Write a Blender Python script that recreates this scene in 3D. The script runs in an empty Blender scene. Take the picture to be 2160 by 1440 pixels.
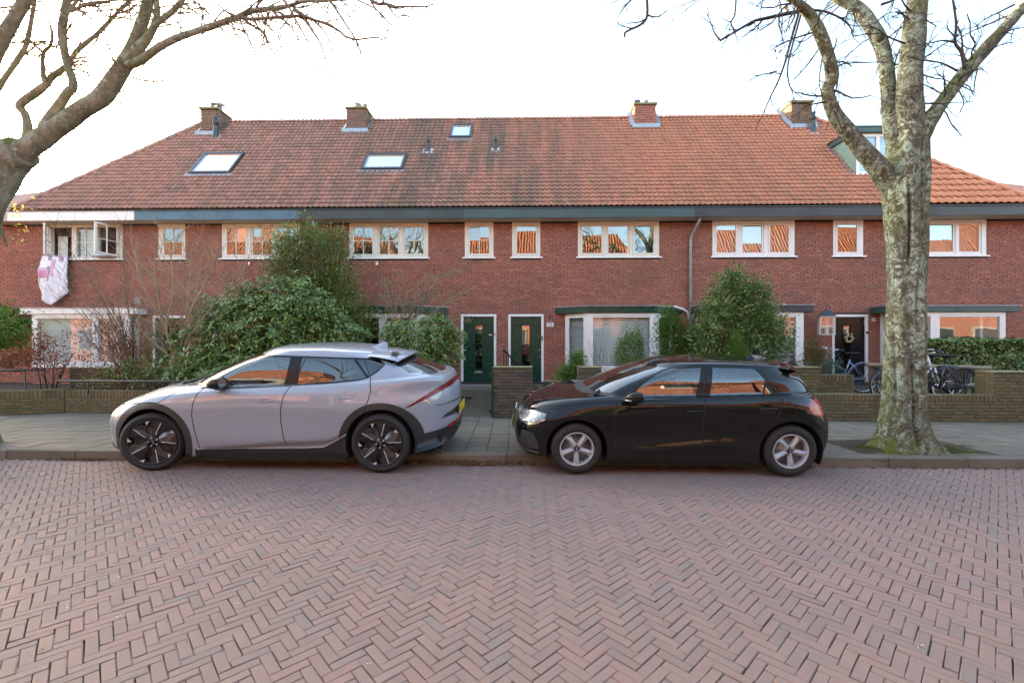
import bpy, bmesh, math, random
import numpy as np
from mathutils import Vector, Matrix, noise
random.seed(7); np.random.seed(7)
R = math.radians
S = bpy.context.scene
COL = S.collection

# ---------------------------------------------------------------- camera, sky, sun, exposure
CAMZ, F = 1.64, 960.0            # eye height; focal length in pixels of the 2160 px photograph
cam = bpy.data.objects.new('camera', bpy.data.cameras.new('camera')); COL.objects.link(cam)
cam.location = (0, 0, CAMZ); cam.rotation_euler = (R(90), 0, 0)
cam.data.sensor_width = 36; cam.data.lens = 16; cam.data.clip_end = 600; cam.data.clip_start = 0.05
S.camera = cam
SUN_AZ, SUN_EL = R(-47), R(14)
W = bpy.data.worlds.new('World'); S.world = W; W.use_nodes = True
nt = W.node_tree; nt.nodes.clear()
sky = nt.nodes.new('ShaderNodeTexSky'); sky.sky_type = 'NISHITA'; sky.sun_disc = False
sky.sun_elevation = SUN_EL; sky.sun_rotation = SUN_AZ; sky.air_density = 1.0; sky.dust_density = 3.0; sky.ozone_density = 1.0
bg = nt.nodes.new('ShaderNodeBackground'); bg.inputs['Strength'].default_value = 0.15
wo = nt.nodes.new('ShaderNodeOutputWorld')
nt.links.new(sky.outputs[0], bg.inputs[0]); nt.links.new(bg.outputs[0], wo.inputs[0])
sd = Vector((math.sin(SUN_AZ) * math.cos(SUN_EL), math.cos(SUN_AZ) * math.cos(SUN_EL), math.sin(SUN_EL)))
sl = bpy.data.lights.new('sun', 'SUN'); sl.energy = 3.0; sl.angle = R(0.5); sl.color = (1.0, 0.86, 0.68)
so = bpy.data.objects.new('sun', sl); COL.objects.link(so); so.rotation_euler = sd.to_track_quat('Z', 'Y').to_euler()
so.location = sd * 80
S.view_settings.view_transform = 'Standard'; S.view_settings.look = 'None'
S.view_settings.gamma = 1.0; S.view_settings.use_curve_mapping = False
S.view_settings.exposure = 3.0
try:
    S.view_settings.use_white_balance = True; S.view_settings.white_balance_temperature = 6800; S.view_settings.white_balance_tint = 5
except Exception: pass
S.cycles.max_bounces = 8; S.cycles.transparent_max_bounces = 12
S.cycles.caustics_reflective = False; S.cycles.caustics_refractive = False
try:
    S.cycles.use_denoising = True; S.cycles.sample_clamp_indirect = 6
except Exception: pass

# ---------------------------------------------------------------- materials
class NT:
    def __init__(s, name):
        s.m = bpy.data.materials.new(name); s.m.use_nodes = True
        s.n = s.m.node_tree.nodes; s.l = s.m.node_tree.links
        s.b = s.n['Principled BSDF']; s.out = s.n['Material Output']
    def new(s, t, **kw):
        nd = s.n.new(t)
        for k, v in kw.items(): setattr(nd, k, v)
        return nd
    def put(s, sock, v):
        if hasattr(v, 'is_linked') or hasattr(v, 'links'): s.l.new(v, sock)
        else:
            if isinstance(v, tuple) and len(v) == 3 and sock.type == 'RGBA': v = v + (1,)
            sock.default_value = v
    def math(s, op, a, b=0.0, c=None, clamp=False):
        nd = s.new('ShaderNodeMath', operation=op, use_clamp=clamp)
        s.put(nd.inputs[0], a); s.put(nd.inputs[1], b)
        if c is not None: s.put(nd.inputs[2], c)
        return nd.outputs[0]
    def mix(s, f, a, b, mode='MIX'):
        nd = s.new('ShaderNodeMix', data_type='RGBA', blend_type=mode)
        s.put(nd.inputs[0], f); s.put(nd.inputs[6], a); s.put(nd.inputs[7], b)
        return nd.outputs[2]
    def ramp(s, f, stops, interp='LINEAR'):
        nd = s.new('ShaderNodeValToRGB'); cr = nd.color_ramp; cr.interpolation = interp
        while len(cr.elements) < len(stops): cr.elements.new(0.5)
        for e, (p, c) in zip(cr.elements, stops):
            e.position = p; e.color = (c if isinstance(c, tuple) else (c, c, c)) + (1,)
        s.put(nd.inputs[0], f); return nd.outputs[0]
    def noise(s, scale, detail=4, rough=0.6, vec=None, dist=0.0, out=0):
        nd = s.new('ShaderNodeTexNoise'); nd.inputs['Scale'].default_value = scale
        nd.inputs['Detail'].default_value = detail; nd.inputs['Roughness'].default_value = rough
        nd.inputs['Distortion'].default_value = dist
        if vec is not None: s.l.new(vec, nd.inputs['Vector'])
        return nd.outputs[out]
    def vor(s, scale, vec=None, out=0, feature='F1', rnd=1.0):
        nd = s.new('ShaderNodeTexVoronoi', feature=feature); nd.inputs['Scale'].default_value = scale
        nd.inputs['Randomness'].default_value = rnd
        if vec is not None: s.l.new(vec, nd.inputs['Vector'])
        return nd.outputs[out]
    def pos(s): return s.new('ShaderNodeNewGeometry').outputs['Position']
    def nrm(s): return s.new('ShaderNodeNewGeometry').outputs['Normal']
    def xyz(s, v):
        nd = s.new('ShaderNodeSeparateXYZ'); s.l.new(v, nd.inputs[0]); return nd.outputs
    def scaled(s, v, sc):
        nd = s.new('ShaderNodeVectorMath', operation='MULTIPLY'); s.l.new(v, nd.inputs[0]); nd.inputs[1].default_value = sc
        return nd.outputs[0]
    def rnd(s):
        a = s.new('ShaderNodeAttribute', attribute_name='rnd').outputs['Fac']
        o = s.new('ShaderNodeObjectInfo').outputs['Random']
        return s.math('FRACT', s.math('ADD', a, o))
    def maprange(s, v, a, b, c=0.0, d=1.0):
        nd = s.new('ShaderNodeMapRange'); s.put(nd.inputs[0], v)
        for i, q in enumerate((a, b, c, d)): nd.inputs[i + 1].default_value = q
        return nd.outputs[0]
    def bump(s, h, strength=0.3, dist=0.01, nrm=None):
        nd = s.new('ShaderNodeBump'); nd.inputs['Strength'].default_value = strength; nd.inputs['Distance'].default_value = dist
        s.l.new(h, nd.inputs['Height'])
        if nrm is not None: s.l.new(nrm, nd.inputs['Normal'])
        s.l.new(nd.outputs[0], s.b.inputs['Normal']); return nd.outputs[0]
    def fin(s, col=None, rough=None, metal=None, spec=None, **kw):
        if col is not None: s.put(s.b.inputs['Base Color'], col)
        if rough is not None: s.put(s.b.inputs['Roughness'], rough)
        if metal is not None: s.put(s.b.inputs['Metallic'], metal)
        if spec is not None: s.put(s.b.inputs['Specular IOR Level'], spec)
        for k, v in kw.items(): s.put(s.b.inputs[k.replace('_', ' ')], v)
        return s.m

def plain(name, col, rough=0.6, metal=0.0, var=0.12, scale=9.0, bump=0.0, spec=None, coat=0.0):
    t = NT(name)
    f = t.noise(scale, 5, 0.65, t.pos())
    dk = tuple(c * (1 - var) for c in col); lt = tuple(min(1, c * (1 + var)) for c in col)
    c = t.ramp(f, [(0.3, dk), (0.7, lt)])
    r = t.maprange(t.noise(scale * 2.3, 3, 0.6, t.pos()), 0.3, 0.7, max(0.02, rough - 0.08), min(1, rough + 0.08))
    if bump: t.bump(t.noise(scale * 6, 4, 0.7, t.pos()), bump, 0.01)
    t.fin(c, r, metal, spec)
    if coat: t.b.inputs['Coat Weight'].default_value = coat; t.b.inputs['Coat Roughness'].default_value = 0.03
    return t.m

def brick_mat(name, stops, rough=0.85, dirt=(0.06, 0.055, 0.045), dirt_amt=0.35, moss=None, moss_amt=0.0, bumpy=0.5, big=0.7):
    t = NT(name); p = t.pos()
    c = t.ramp(t.rnd(), stops)
    g = t.noise(55, 5, 0.7, p)
    c = t.mix(t.maprange(g, 0.3, 0.75, 0.0, 0.45), c, t.mix(0.5, c, dirt))
    b = t.noise(big, 4, 0.62, p)
    c = t.mix(t.maprange(b, 0.42, 0.72, 0.0, dirt_amt), c, dirt)
    c = t.mix(t.maprange(t.noise(3.1, 4, 0.6, p), 0.35, 0.7, 0.0, 0.25), c, t.mix(1.0, c, (1.25, 1.2, 1.15), 'MULTIPLY'))
    if moss:
        k = t.noise(1.7, 5, 0.7, p)
        c = t.mix(t.maprange(k, 0.38, 0.62, 0.0, moss_amt), c, moss)
    t.bump(t.noise(140, 4, 0.7, p), bumpy, 0.004)
    return t.fin(c, rough, spec=0.3)

M = {}
M['brick'] = brick_mat('facade brick', [(0, (0.30, 0.125, 0.092)), (0.3, (0.42, 0.158, 0.11)), (0.6, (0.36, 0.14, 0.098)), (0.85, (0.48, 0.19, 0.125)), (1, (0.26, 0.12, 0.095))], dirt=(0.20, 0.11, 0.082), dirt_amt=0.4)
M['mortar'] = plain('dark mortar', (0.03, 0.022, 0.018), 0.95, var=0.35, scale=6)
M['moss_brick'] = brick_mat('algae covered brick', [(0, (0.111, 0.082, 0.050)), (0.4, (0.163, 0.119, 0.073)), (0.75, (0.195, 0.132, 0.083)), (1, (0.091, 0.074, 0.048))], dirt=(0.052, 0.047, 0.032), moss=(0.111, 0.113, 0.037), moss_amt=0.6, big=1.2)
M['dark_brick'] = brick_mat('old dark brick', [(0, (0.078, 0.065, 0.054)), (0.4, (0.130, 0.089, 0.068)), (0.75, (0.169, 0.111, 0.081)), (1, (0.058, 0.054, 0.049))], dirt=(0.046, 0.043, 0.038), moss=(0.078, 0.088, 0.041), moss_amt=0.25, big=1.5)
M['wall_mortar'] = plain('mossy mortar', (0.066, 0.069, 0.038), 0.95, var=0.3)
M['chimney_brick'] = brick_mat('chimney brick', [(0, (0.22, 0.12, 0.09)), (0.5, (0.30, 0.16, 0.12)), (1, (0.18, 0.11, 0.09))], dirt=(0.16, 0.14, 0.11), moss=(0.14, 0.13, 0.06), moss_amt=0.3)
M['road_brick'] = brick_mat('street clinker', [(0, (0.201, 0.140, 0.121)), (0.25, (0.228, 0.152, 0.130)), (0.5, (0.243, 0.161, 0.140)), (0.78, (0.252, 0.152, 0.130)), (0.93, (0.217, 0.155, 0.137)), (0.98, (0.192, 0.150, 0.136)), (1, (0.175, 0.143, 0.135))], rough=0.8, dirt=(0.188, 0.143, 0.123), dirt_amt=0.75, bumpy=0.9, big=0.4)
M['path_brick'] = brick_mat('path brick', [(0, (0.10, 0.07, 0.055)), (0.5, (0.16, 0.115, 0.085)), (1, (0.12, 0.10, 0.07))], dirt=(0.07, 0.06, 0.04), moss=(0.08, 0.09, 0.03), moss_amt=0.5, big=2.5)
M['slab'] = brick_mat('grey paving slab', [(0, (0.150, 0.127, 0.103)), (0.5, (0.185, 0.156, 0.125)), (1, (0.133, 0.115, 0.091))], dirt=(0.099, 0.082, 0.065), dirt_amt=0.6, moss=(0.120, 0.107, 0.065), moss_amt=0.3, big=0.8, bumpy=0.6)
M['kerb'] = brick_mat('concrete kerb', [(0, (0.146, 0.124, 0.101)), (1, (0.196, 0.166, 0.134))], dirt=(0.078, 0.064, 0.050), dirt_amt=0.6, moss=(0.098, 0.092, 0.050), moss_amt=0.3, big=1.3)
def joint_mat():
    t = NT('sandy joint'); p = t.pos()
    c = t.mix(t.maprange(t.noise(1.3, 5, 0.75, p), 0.46, 0.56), (0.065, 0.053, 0.043), (0.12, 0.125, 0.025))
    c = t.mix(t.maprange(t.noise(60, 3, 0.7, p), 0.4, 0.7), c, (0.10, 0.085, 0.065))
    t.bump(t.noise(200, 3, 0.7, p), 0.8, 0.01); return t.fin(c, 0.95)
M['joint'] = joint_mat()
def soil_mat():
    t = NT('garden soil'); p = t.pos()
    c = t.ramp(t.noise(14, 6, 0.75, p), [(0.3, (0.035, 0.024, 0.016)), (0.55, (0.075, 0.05, 0.032)), (0.75, (0.14, 0.09, 0.05))])
    c = t.mix(t.maprange(t.noise(2.2, 5, 0.7, p), 0.5, 0.66), c, (0.07, 0.075, 0.02))
    t.bump(t.noise(40, 5, 0.8, p), 1.0, 0.05); return t.fin(c, 0.95)
M['soil'] = soil_mat()
M['asphalt'] = plain('far ground', (0.12, 0.10, 0.09), 0.9, var=0.2)
def tile_mat(name, fresh=False):
    t = NT(name); p = t.pos(); X = t.xyz(p)
    if fresh:
        c = t.ramp(t.rnd(), [(0, (0.62, 0.25, 0.135)), (0.5, (0.68, 0.28, 0.15)), (1, (0.58, 0.23, 0.12))])
        c = t.mix(t.maprange(t.noise(20, 4, 0.7, p), 0.4, 0.8, 0, 0.2), c, (0.3, 0.12, 0.07))
        t.bump(t.noise(80, 3, 0.6, p), 0.2, 0.004); return t.fin(c, 0.7, spec=0.3)
    old = t.ramp(t.rnd(), [(0, (0.30, 0.165, 0.132)), (0.4, (0.40, 0.205, 0.16)), (0.8, (0.46, 0.23, 0.175)), (1, (0.25, 0.15, 0.125))])
    new = t.ramp(t.rnd(), [(0, (0.54, 0.225, 0.14)), (0.5, (0.63, 0.265, 0.16)), (1, (0.49, 0.205, 0.13))])
    k = t.maprange(X[0], -4.5, 6.5)
    k = t.math('ADD', k, t.math('MULTIPLY', t.math('SUBTRACT', t.noise(0.5, 4, 0.6, t.scaled(p, (1.6, 0.5, 0.5))), 0.5), 1.3), clamp=True)
    c = t.mix(k, old, new)
    st = t.noise(1.0, 5, 0.65, t.scaled(p, (2.4, 0.35, 0.35)))
    band = t.math('MULTIPLY', t.maprange(X[0], -9.5, -3.0), t.maprange(X[0], 3.2, 0.2))
    band = t.math('ADD', t.math('MULTIPLY', band, 0.75), 0.22)
    c = t.mix(t.math('MULTIPLY', t.maprange(st, 0.38, 0.62), band), c, (0.19, 0.14, 0.11))
    low = t.maprange(X[2], 7.6, 5.4)
    g = t.math('MULTIPLY', t.maprange(t.noise(2.3, 5, 0.7, t.scaled(p, (2.2, 0.5, 0.5))), 0.5, 0.64), low)
    c = t.mix(t.math('MULTIPLY', g, 0.5), c, (0.22, 0.20, 0.08))
    c = t.mix(t.maprange(t.noise(30, 4, 0.7, p), 0.45, 0.8, 0, 0.5), c, (0.24, 0.16, 0.125))
    t.bump(t.noise(90, 3, 0.6, p), 0.35, 0.005)
    return t.fin(c, 0.85, spec=0.25)
M['tile'] = tile_mat('old clay tile'); M['tile_new'] = tile_mat('new clay tile', True)
M['under'] = plain('roof underlay', (0.03, 0.022, 0.02), 0.95)
M['white'] = plain('white paint', (0.78, 0.755, 0.72), 0.35, var=0.04, scale=3)
M['cream'] = plain('cream paint', (0.72, 0.66, 0.57), 0.4, var=0.05, scale=3)
M['soffit'] = plain('soffit board', (0.62, 0.54, 0.44), 0.6, var=0.15, scale=2)
M['green'] = plain('dark green gloss', (0.008, 0.045, 0.027), 0.3, var=0.12, scale=3, spec=0.3)
M['blackgreen'] = plain('black green gloss', (0.012, 0.02, 0.018), 0.2, var=0.12, scale=3)
M['black'] = plain('black gloss', (0.012, 0.012, 0.014), 0.18, var=0.1, spec=0.25)
M['blackm'] = plain('black matt plastic', (0.022, 0.022, 0.024), 0.55, var=0.1)
M['fas_blue'] = plain('weathered blue fascia', (0.068, 0.143, 0.196), 0.5, var=0.25, scale=1.2)
M['fas_grey'] = plain('grey green fascia', (0.036, 0.051, 0.050), 0.5, var=0.3, scale=1.0)
M['fas_teal'] = plain('teal fascia', (0.038, 0.075, 0.073), 0.5, var=0.25, scale=1.0)
M['fas_dark'] = plain('charcoal fascia', (0.030, 0.032, 0.032), 0.5, var=0.2, scale=1.0)
M['zinc'] = plain('zinc pipe', (0.30, 0.30, 0.30), 0.55, metal=0.2, var=0.18, scale=6)
M['lead'] = plain('lead flashing', (0.30, 0.33, 0.37), 0.45, metal=0.5, var=0.25, scale=10, bump=0.5)
M['greymetal'] = plain('dark grey metal', (0.06, 0.065, 0.07), 0.35, metal=0.5)
M['alu'] = plain('aluminium', (0.6, 0.6, 0.62), 0.28, metal=0.9, var=0.06)
M['concrete'] = plain('weathered concrete', (0.26, 0.23, 0.20), 0.9, var=0.2, scale=12, bump=0.4)
M['cope'] = plain('mossy coping', (0.22, 0.19, 0.10), 0.95, var=0.35, scale=14, bump=0.6)
M['wood'] = plain('weathered pale wood', (0.24, 0.19, 0.12), 0.75, var=0.25, scale=8, bump=0.4)
M['interior'] = plain('room paint', (0.30, 0.27, 0.24), 0.8)
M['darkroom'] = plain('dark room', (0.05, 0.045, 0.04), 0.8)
M['blind'] = plain('white blind slat', (0.75, 0.75, 0.72), 0.5, var=0.04)
M['curtain'] = plain('pale curtain', (0.5, 0.44, 0.40), 0.9, var=0.1)
M['frost'] = plain('pale roller blind', (0.42, 0.50, 0.52), 0.6, var=0.06, scale=2)
def glass_mat(name, tint, f0=0.10, rough=0.0, boost=1.0):
    t = NT(name); t.n.remove(t.b)
    tr = t.new('ShaderNodeBsdfTransparent'); tr.inputs[0].default_value = tint + (1,)
    gl = t.new('ShaderNodeBsdfGlossy'); gl.inputs['Roughness'].default_value = rough; gl.inputs[0].default_value = (boost, boost, boost, 1)
    lw = t.new('ShaderNodeLayerWeight'); lw.inputs[0].default_value = 0.5
    fac = t.math('MULTIPLY_ADD', t.math('POWER', lw.outputs['Facing'], 4.0), 1 - f0, f0)
    b = t.new('ShaderNodeBump'); b.inputs['Strength'].default_value = 0.05; b.inputs['Distance'].default_value = 0.02
    t.l.new(t.noise(1.6, 2, 0.5, t.pos()), b.inputs['Height']); t.l.new(b.outputs[0], gl.inputs['Normal'])
    mx = t.new('ShaderNodeMixShader'); t.l.new(fac, mx.inputs[0]); t.l.new(tr.outputs[0], mx.inputs[1]); t.l.new(gl.outputs[0], mx.inputs[2])
    t.l.new(mx.outputs[0], t.out.inputs[0]); return t.m
M['glass'] = glass_mat('window glass', (0.6, 0.63, 0.62), 0.20)
M['glass_clear'] = glass_mat('clear window glass', (0.85, 0.88, 0.87), 0.10)
M['car_glass'] = glass_mat('tinted car glass', (0.34, 0.42, 0.44), 0.14)
M['car_glass_dark'] = glass_mat('privacy car glass', (0.05, 0.055, 0.065), 0.12)
M['sky_glass'] = glass_mat('roof window glass', (0.3, 0.33, 0.35), 0.75)

# ---------------------------------------------------------------- mesh helpers
def obj(name, me, parent=None, loc=None):
    o = bpy.data.objects.new(name, me); COL.objects.link(o)
    if parent is not None: o.parent = parent
    if loc is not None: o.location = loc
    return o
def tag(o, label=None, cat=None, group=None, kind=None):
    if label: o['label'] = label
    if cat: o['category'] = cat
    if group: o['group'] = group
    if kind: o['kind'] = kind
    return o
def thing(name, label, cat, loc=(0, 0, 0), rz=0.0, group=None):
    o = obj(name, None, None, loc); o.rotation_euler = (0, 0, rz); o.empty_display_size = 0.2
    return tag(o, label, cat, group)
def np_mesh(name, V, faces, mats, rnd=None, smooth=False, mi=None):
    """V (n,3); faces: ndarray (m,k)"""
    me = bpy.data.meshes.new(name); V = np.asarray(V, np.float32); Fq = np.asarray(faces, np.int32)
    me.vertices.add(len(V)); me.vertices.foreach_set('co', V.ravel())
    k = Fq.shape[1]; me.loops.add(Fq.size); me.loops.foreach_set('vertex_index', Fq.ravel())
    me.polygons.add(len(Fq)); me.polygons.foreach_set('loop_start', np.arange(0, Fq.size, k, dtype=np.int32))
    me.polygons.foreach_set('loop_total', np.full(len(Fq), k, np.int32))
    me.polygons.foreach_set('use_smooth', np.full(len(Fq), smooth, bool))
    for m in (mats if isinstance(mats, (list, tuple)) else [mats]): me.materials.append(m)
    if mi is not None: me.polygons.foreach_set('material_index', np.asarray(mi, np.int32))
    if rnd is not None:
        a = me.attributes.new('rnd', 'FLOAT', 'FACE'); a.data.foreach_set('value', np.asarray(rnd, np.float32))
    me.update(calc_edges=True); return me
class MB:
    def __init__(s): s.v = []; s.f = []; s.m = []; s.s = []; s.r = []; s.cm = 0; s.cs = False; s.cr = 0.0
    def add(s, vs, fs):
        b = len(s.v); s.v += [tuple(v) for v in vs]
        for f in fs:
            s.f.append(tuple(i + b for i in f)); s.m.append(s.cm); s.s.append(s.cs); s.r.append(s.cr)
        return s
    def box(s, x0, x1, y0, y1, z0, z1):
        v = [(x0, y0, z0), (x1, y0, z0), (x1, y1, z0), (x0, y1, z0), (x0, y0, z1), (x1, y0, z1), (x1, y1, z1), (x0, y1, z1)]
        return s.add(v, [(0, 3, 2, 1), (4, 5, 6, 7), (0, 1, 5, 4), (1, 2, 6, 5), (2, 3, 7, 6), (3, 0, 4, 7)])
    def bbox(s, x0, x1, y0, y1, z0, z1, b=0.005):
        """box with bevelled front (towards -y) edges"""
        v = [(x0, y1, z0), (x1, y1, z0), (x1, y1, z1), (x0, y1, z1), (x0, y0 + b, z0), (x1, y0 + b, z0), (x1, y0 + b, z1), (x0, y0 + b, z1),
             (x0 + b, y0, z0 + b), (x1 - b, y0, z0 + b), (x1 - b, y0, z1 - b), (x0 + b, y0, z1 - b)]
        return s.add(v, [(3, 2, 1, 0), (0, 1, 5, 4), (1, 2, 6, 5), (2, 3, 7, 6), (3, 0, 4, 7), (4, 5, 9, 8), (5, 6, 10, 9), (6, 7, 11, 10), (7, 4, 8, 11), (8, 9, 10, 11)])
    def prism(s, poly, y0, y1):
        """poly in (x,z), extruded y0..y1 ; anticlockwise seen from -y"""
        n = len(poly); v = [(x, y0, z) for x, z in poly] + [(x, y1, z) for x, z in poly]
        return s.add(v, [tuple(range(n)), tuple(reversed(range(n, 2 * n)))] + [(i, i + n, (i + 1) % n + n, (i + 1) % n) for i in range(n)])
    def prismz(s, poly, z0, z1):
        n = len(poly); v = [(x, y, z0) for x, y in poly] + [(x, y, z1) for x, y in poly]
        return s.add(v, [tuple(reversed(range(n))), tuple(range(n, 2 * n))] + [(i, (i + 1) % n, (i + 1) % n + n, i + n) for i in range(n)])
    def tube(s, pts, r, n=8, cap=True):
        pts = [Vector(p) for p in pts]; m = len(pts)
        rr = r if isinstance(r, (list, tuple)) else [r] * m
        u = None; rings = []
        for i, p in enumerate(pts):
            t = (pts[min(i + 1, m - 1)] - pts[max(i - 1, 0)]).normalized()
            if u is None: u = t.orthogonal().normalized()
            else:
                u = (u - t * u.dot(t)); u = u.normalized() if u.length > 1e-6 else t.orthogonal().normalized()
            w = t.cross(u)
            rings.append([p + (u * math.cos(2 * math.pi * k / n) + w * math.sin(2 * math.pi * k / n)) * rr[i] for k in range(n)])
        v = [q for rg in rings for q in rg]; f = []
        for i in range(m - 1):
            for k in range(n): f.append((i * n + k, i * n + (k + 1) % n, (i + 1) * n + (k + 1) % n, (i + 1) * n + k))
        if cap: f += [tuple(reversed(range(n))), tuple(range((m - 1) * n, m * n))]
        c = s.cs; s.cs = True; s.add(v, f); s.cs = c; return s
    def lathe(s, prof, n=24, axis='z', c=(0, 0, 0), a0=0.0, a1=2 * math.pi):
        """prof: list of (radius, height)"""
        full = abs(a1 - a0 - 2 * math.pi) < 1e-6; k = n if full else n + 1; v = []
        for r, h in prof:
            for i in range(k):
                a = a0 + (a1 - a0) * i / n; q = (r * math.cos(a), r * math.sin(a), h)
                if axis == 'y': q = (q[0], q[2], q[1])
                if axis == 'x': q = (q[2], q[0], q[1])
                v.append((q[0] + c[0], q[1] + c[1], q[2] + c[2]))
        f = []
        for j in range(len(prof) - 1):
            for i in range(n if full else k - 1):
                a, b = j * k + i, j * k + (i + 1) % k
                f.append((a, b, b + k, a + k) if axis != 'y' else (a, a + k, b + k, b))
        c_ = s.cs; s.cs = True; s.add(v, f); s.cs = c_; return s
    def grid(s, P):
        """P: 2d list of points"""
        n, m = len(P), len(P[0])
        return s.add([q for row in P for q in row], [(i * m + j, i * m + j + 1, (i + 1) * m + j + 1, (i + 1) * m + j) for i in range(n - 1) for j in range(m - 1)])
    def build(s, name, mats, parent=None, loc=None, kind=None, label=None, bevel=0.0, auto=None):
        me = bpy.data.meshes.new(name); me.from_pydata(s.v, [], s.f)
        for m in (mats if isinstance(mats, (list, tuple)) else [mats]): me.materials.append(m)
        me.polygons.foreach_set('material_index', s.m); me.polygons.foreach_set('use_smooth', s.s)
        if any(s.r):
            a = me.attributes.new('rnd', 'FLOAT', 'FACE'); a.data.foreach_set('value', s.r)
        me.update()
        o = obj(name, me, parent, loc)
        if bevel:
            md = o.modifiers.new('bevel', 'BEVEL'); md.width = bevel; md.segments = 1; md.limit_method = 'ANGLE'; md.angle_limit = R(40)
        if kind: o['kind'] = kind
        if label: o['label'] = label
        return o
def pt(px, py, Y): return Vector(((px - 1080) / F * Y, Y, CAMZ + (720 - py) / F * Y))

def pieces(name, meshes_local, placements, mat, parent, limit=300, key=None):
    """placements: list of (x,y,z, rotz, meshindex/size, rnd). Separately placed objects for the first `limit`, the rest joined as stuff."""
    pass
def catmull(P, n):
    """smooth open curve through points P (k,d) -> n samples per segment"""
    P = np.asarray(P, float); out = []
    Q = np.vstack([2 * P[0] - P[1], P, 2 * P[-1] - P[-2]])
    for i in range(1, len(Q) - 2):
        for t in np.linspace(0, 1, n, endpoint=False):
            a, b, c, d = Q[i - 1], Q[i], Q[i + 1], Q[i + 2]
            out.append(0.5 * ((2 * b) + (-a + c) * t + (2 * a - 5 * b + 4 * c - d) * t * t + (-a + 3 * b - 3 * c + d) * t ** 3))
    out.append(P[-1]); return np.array(out)
def text_part(name, txt, size, mat, parent, loc, rot=(math.pi / 2, 0, 0), ext=0.001, font_scale=1.0):
    cu = bpy.data.curves.new(name, 'FONT'); cu.body = txt; cu.size = size; cu.extrude = ext; cu.align_x = 'CENTER'; cu.align_y = 'CENTER'
    tmp = bpy.data.objects.new('tmp', cu); COL.objects.link(tmp)
    dg = bpy.context.evaluated_depsgraph_get(); me = bpy.data.meshes.new_from_object(tmp.evaluated_get(dg))
    bpy.data.objects.remove(tmp); me.materials.clear(); me.materials.append(mat)
    o = obj(name, me, parent, loc); o.rotation_euler = rot; o.scale = (font_scale, 1, 1); return o
# ---------------------------------------------------------------- ground, road, kerb, pavement
KK = -0.036                                     # the street runs slightly towards the camera to the right
RZ = math.atan(KK)
def kerbY(X): return 6.12 + KK * X
def rot2(x, y, a): return x * math.cos(a) - y * math.sin(a), x * math.sin(a) + y * math.cos(a)

g = MB(); g.box(-300, 300, -300, 300, -0.6, -0.06)
g.build('ground', M['asphalt'], kind='structure')
rb = MB(); rb.prismz([(-60, -3.2 - KK * 60), (60, -3.2 + KK * 60), (60, kerbY(60)), (-60, kerbY(-60))], -0.06, -0.021)
road = rb.build('road', M['joint'], kind='structure')

def clinker_box(L, Wd, H, b=0.004, seed=0):
    """flat-lying brick, origin at top centre, bevelled and slightly uneven top; quads"""
    rs = np.random.RandomState(seed)
    x, y = L / 2, Wd / 2
    V = [(-x, -y, -H), (x, -y, -H), (x, y, -H), (-x, y, -H), (-x, -y, -b), (x, -y, -b), (x, y, -b), (-x, y, -b),
         (-x + b, -y + b, 0), (x - b, -y + b, 0), (x - b, y - b, 0), (-x + b, y - b, 0)]
    V = np.array(V); V[4:, :2] += rs.uniform(-0.0026, 0.0026, (8, 2)); V[8:, 2] += rs.uniform(-0.0018, 0.0018, 4)
    Fq = np.array([(0, 1, 5, 4), (1, 2, 6, 5), (2, 3, 7, 6), (3, 0, 4, 7), (4, 5, 9, 8), (5, 6, 10, 9), (6, 7, 11, 10), (7, 4, 8, 11), (8, 9, 10, 11)])
    return V, Fq
def lay(name, parent, mat, items, protos, near, limit=300):
    """items: (x,y,z,angle,tiltx,tilty,proto); nearest/most visible `limit` ones (by near key) become objects, the rest one stuff mesh"""
    items = sorted(items, key=near)
    mes = [np_mesh(name, V, Fq, mat) for V, Fq in protos]
    for it in items[:limit]:
        o = obj(name, mes[it[6]], parent, it[:3]); o.rotation_euler = (it[4], it[5], it[3])
    rest = items[limit:]
    if not rest: return
    VV = []; FF = []; RR = []; base = 0
    for it in rest:
        V, Fq = protos[it[6]]
        c, s_ = math.cos(it[3]), math.sin(it[3])
        x = V[:, 0] * c - V[:, 1] * s_ + it[0]; y = V[:, 0] * s_ + V[:, 1] * c + it[1]
        z = V[:, 2] + V[:, 1] * it[4] - V[:, 0] * it[5] + it[2]
        VV.append(np.stack([x, y, z], 1)); FF.append(Fq + base); base += len(V); RR.append(np.full(len(Fq), random.random()))
    o = obj(name + 's', np_mesh(name + 's', np.vstack(VV), np.vstack(FF), mat, np.concatenate(RR)), parent); o['kind'] = 'stuff'

bw = 0.0612; bL = 3 * bw; jt = 0.0036
protos = [clinker_box(bL - jt, bw - jt, 0.055, 0.0035, k) for k in range(12)]
items = []
for k in range(-260, 260):
    for j in range(-50, 50):
        for kind in (0, 1):
            if kind == 0: u, v = k * bw + j * bL + bL / 2, k * bw - j * bL + bw / 2
            else: u, v = k * bw + j * bL + bL + bw / 2, k * bw - j * bL + bw - bL / 2
            x, y = rot2(u, v, R(45)); x += 0.06
            X, Y = rot2(x, y, RZ)
            if not (-10.5 < X < 10.5 and 0.9 < Y < kerbY(X) + 0.02): continue
            if abs(X) > Y * 1.3 + 1.2: continue
            a = (0 if kind == 0 else R(90)) + R(45) + RZ + random.gauss(0, 0.006)
            dz = 0.012 * (noise.noise(Vector((X * 0.6, Y * 0.6, 3.1)))) - 0.004 + random.gauss(0, 0.0011)
            items.append((X + random.gauss(0, 0.0008), Y + random.gauss(0, 0.0008), dz, a, random.gauss(0, 0.006), random.gauss(0, 0.006), random.randrange(12)))
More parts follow.
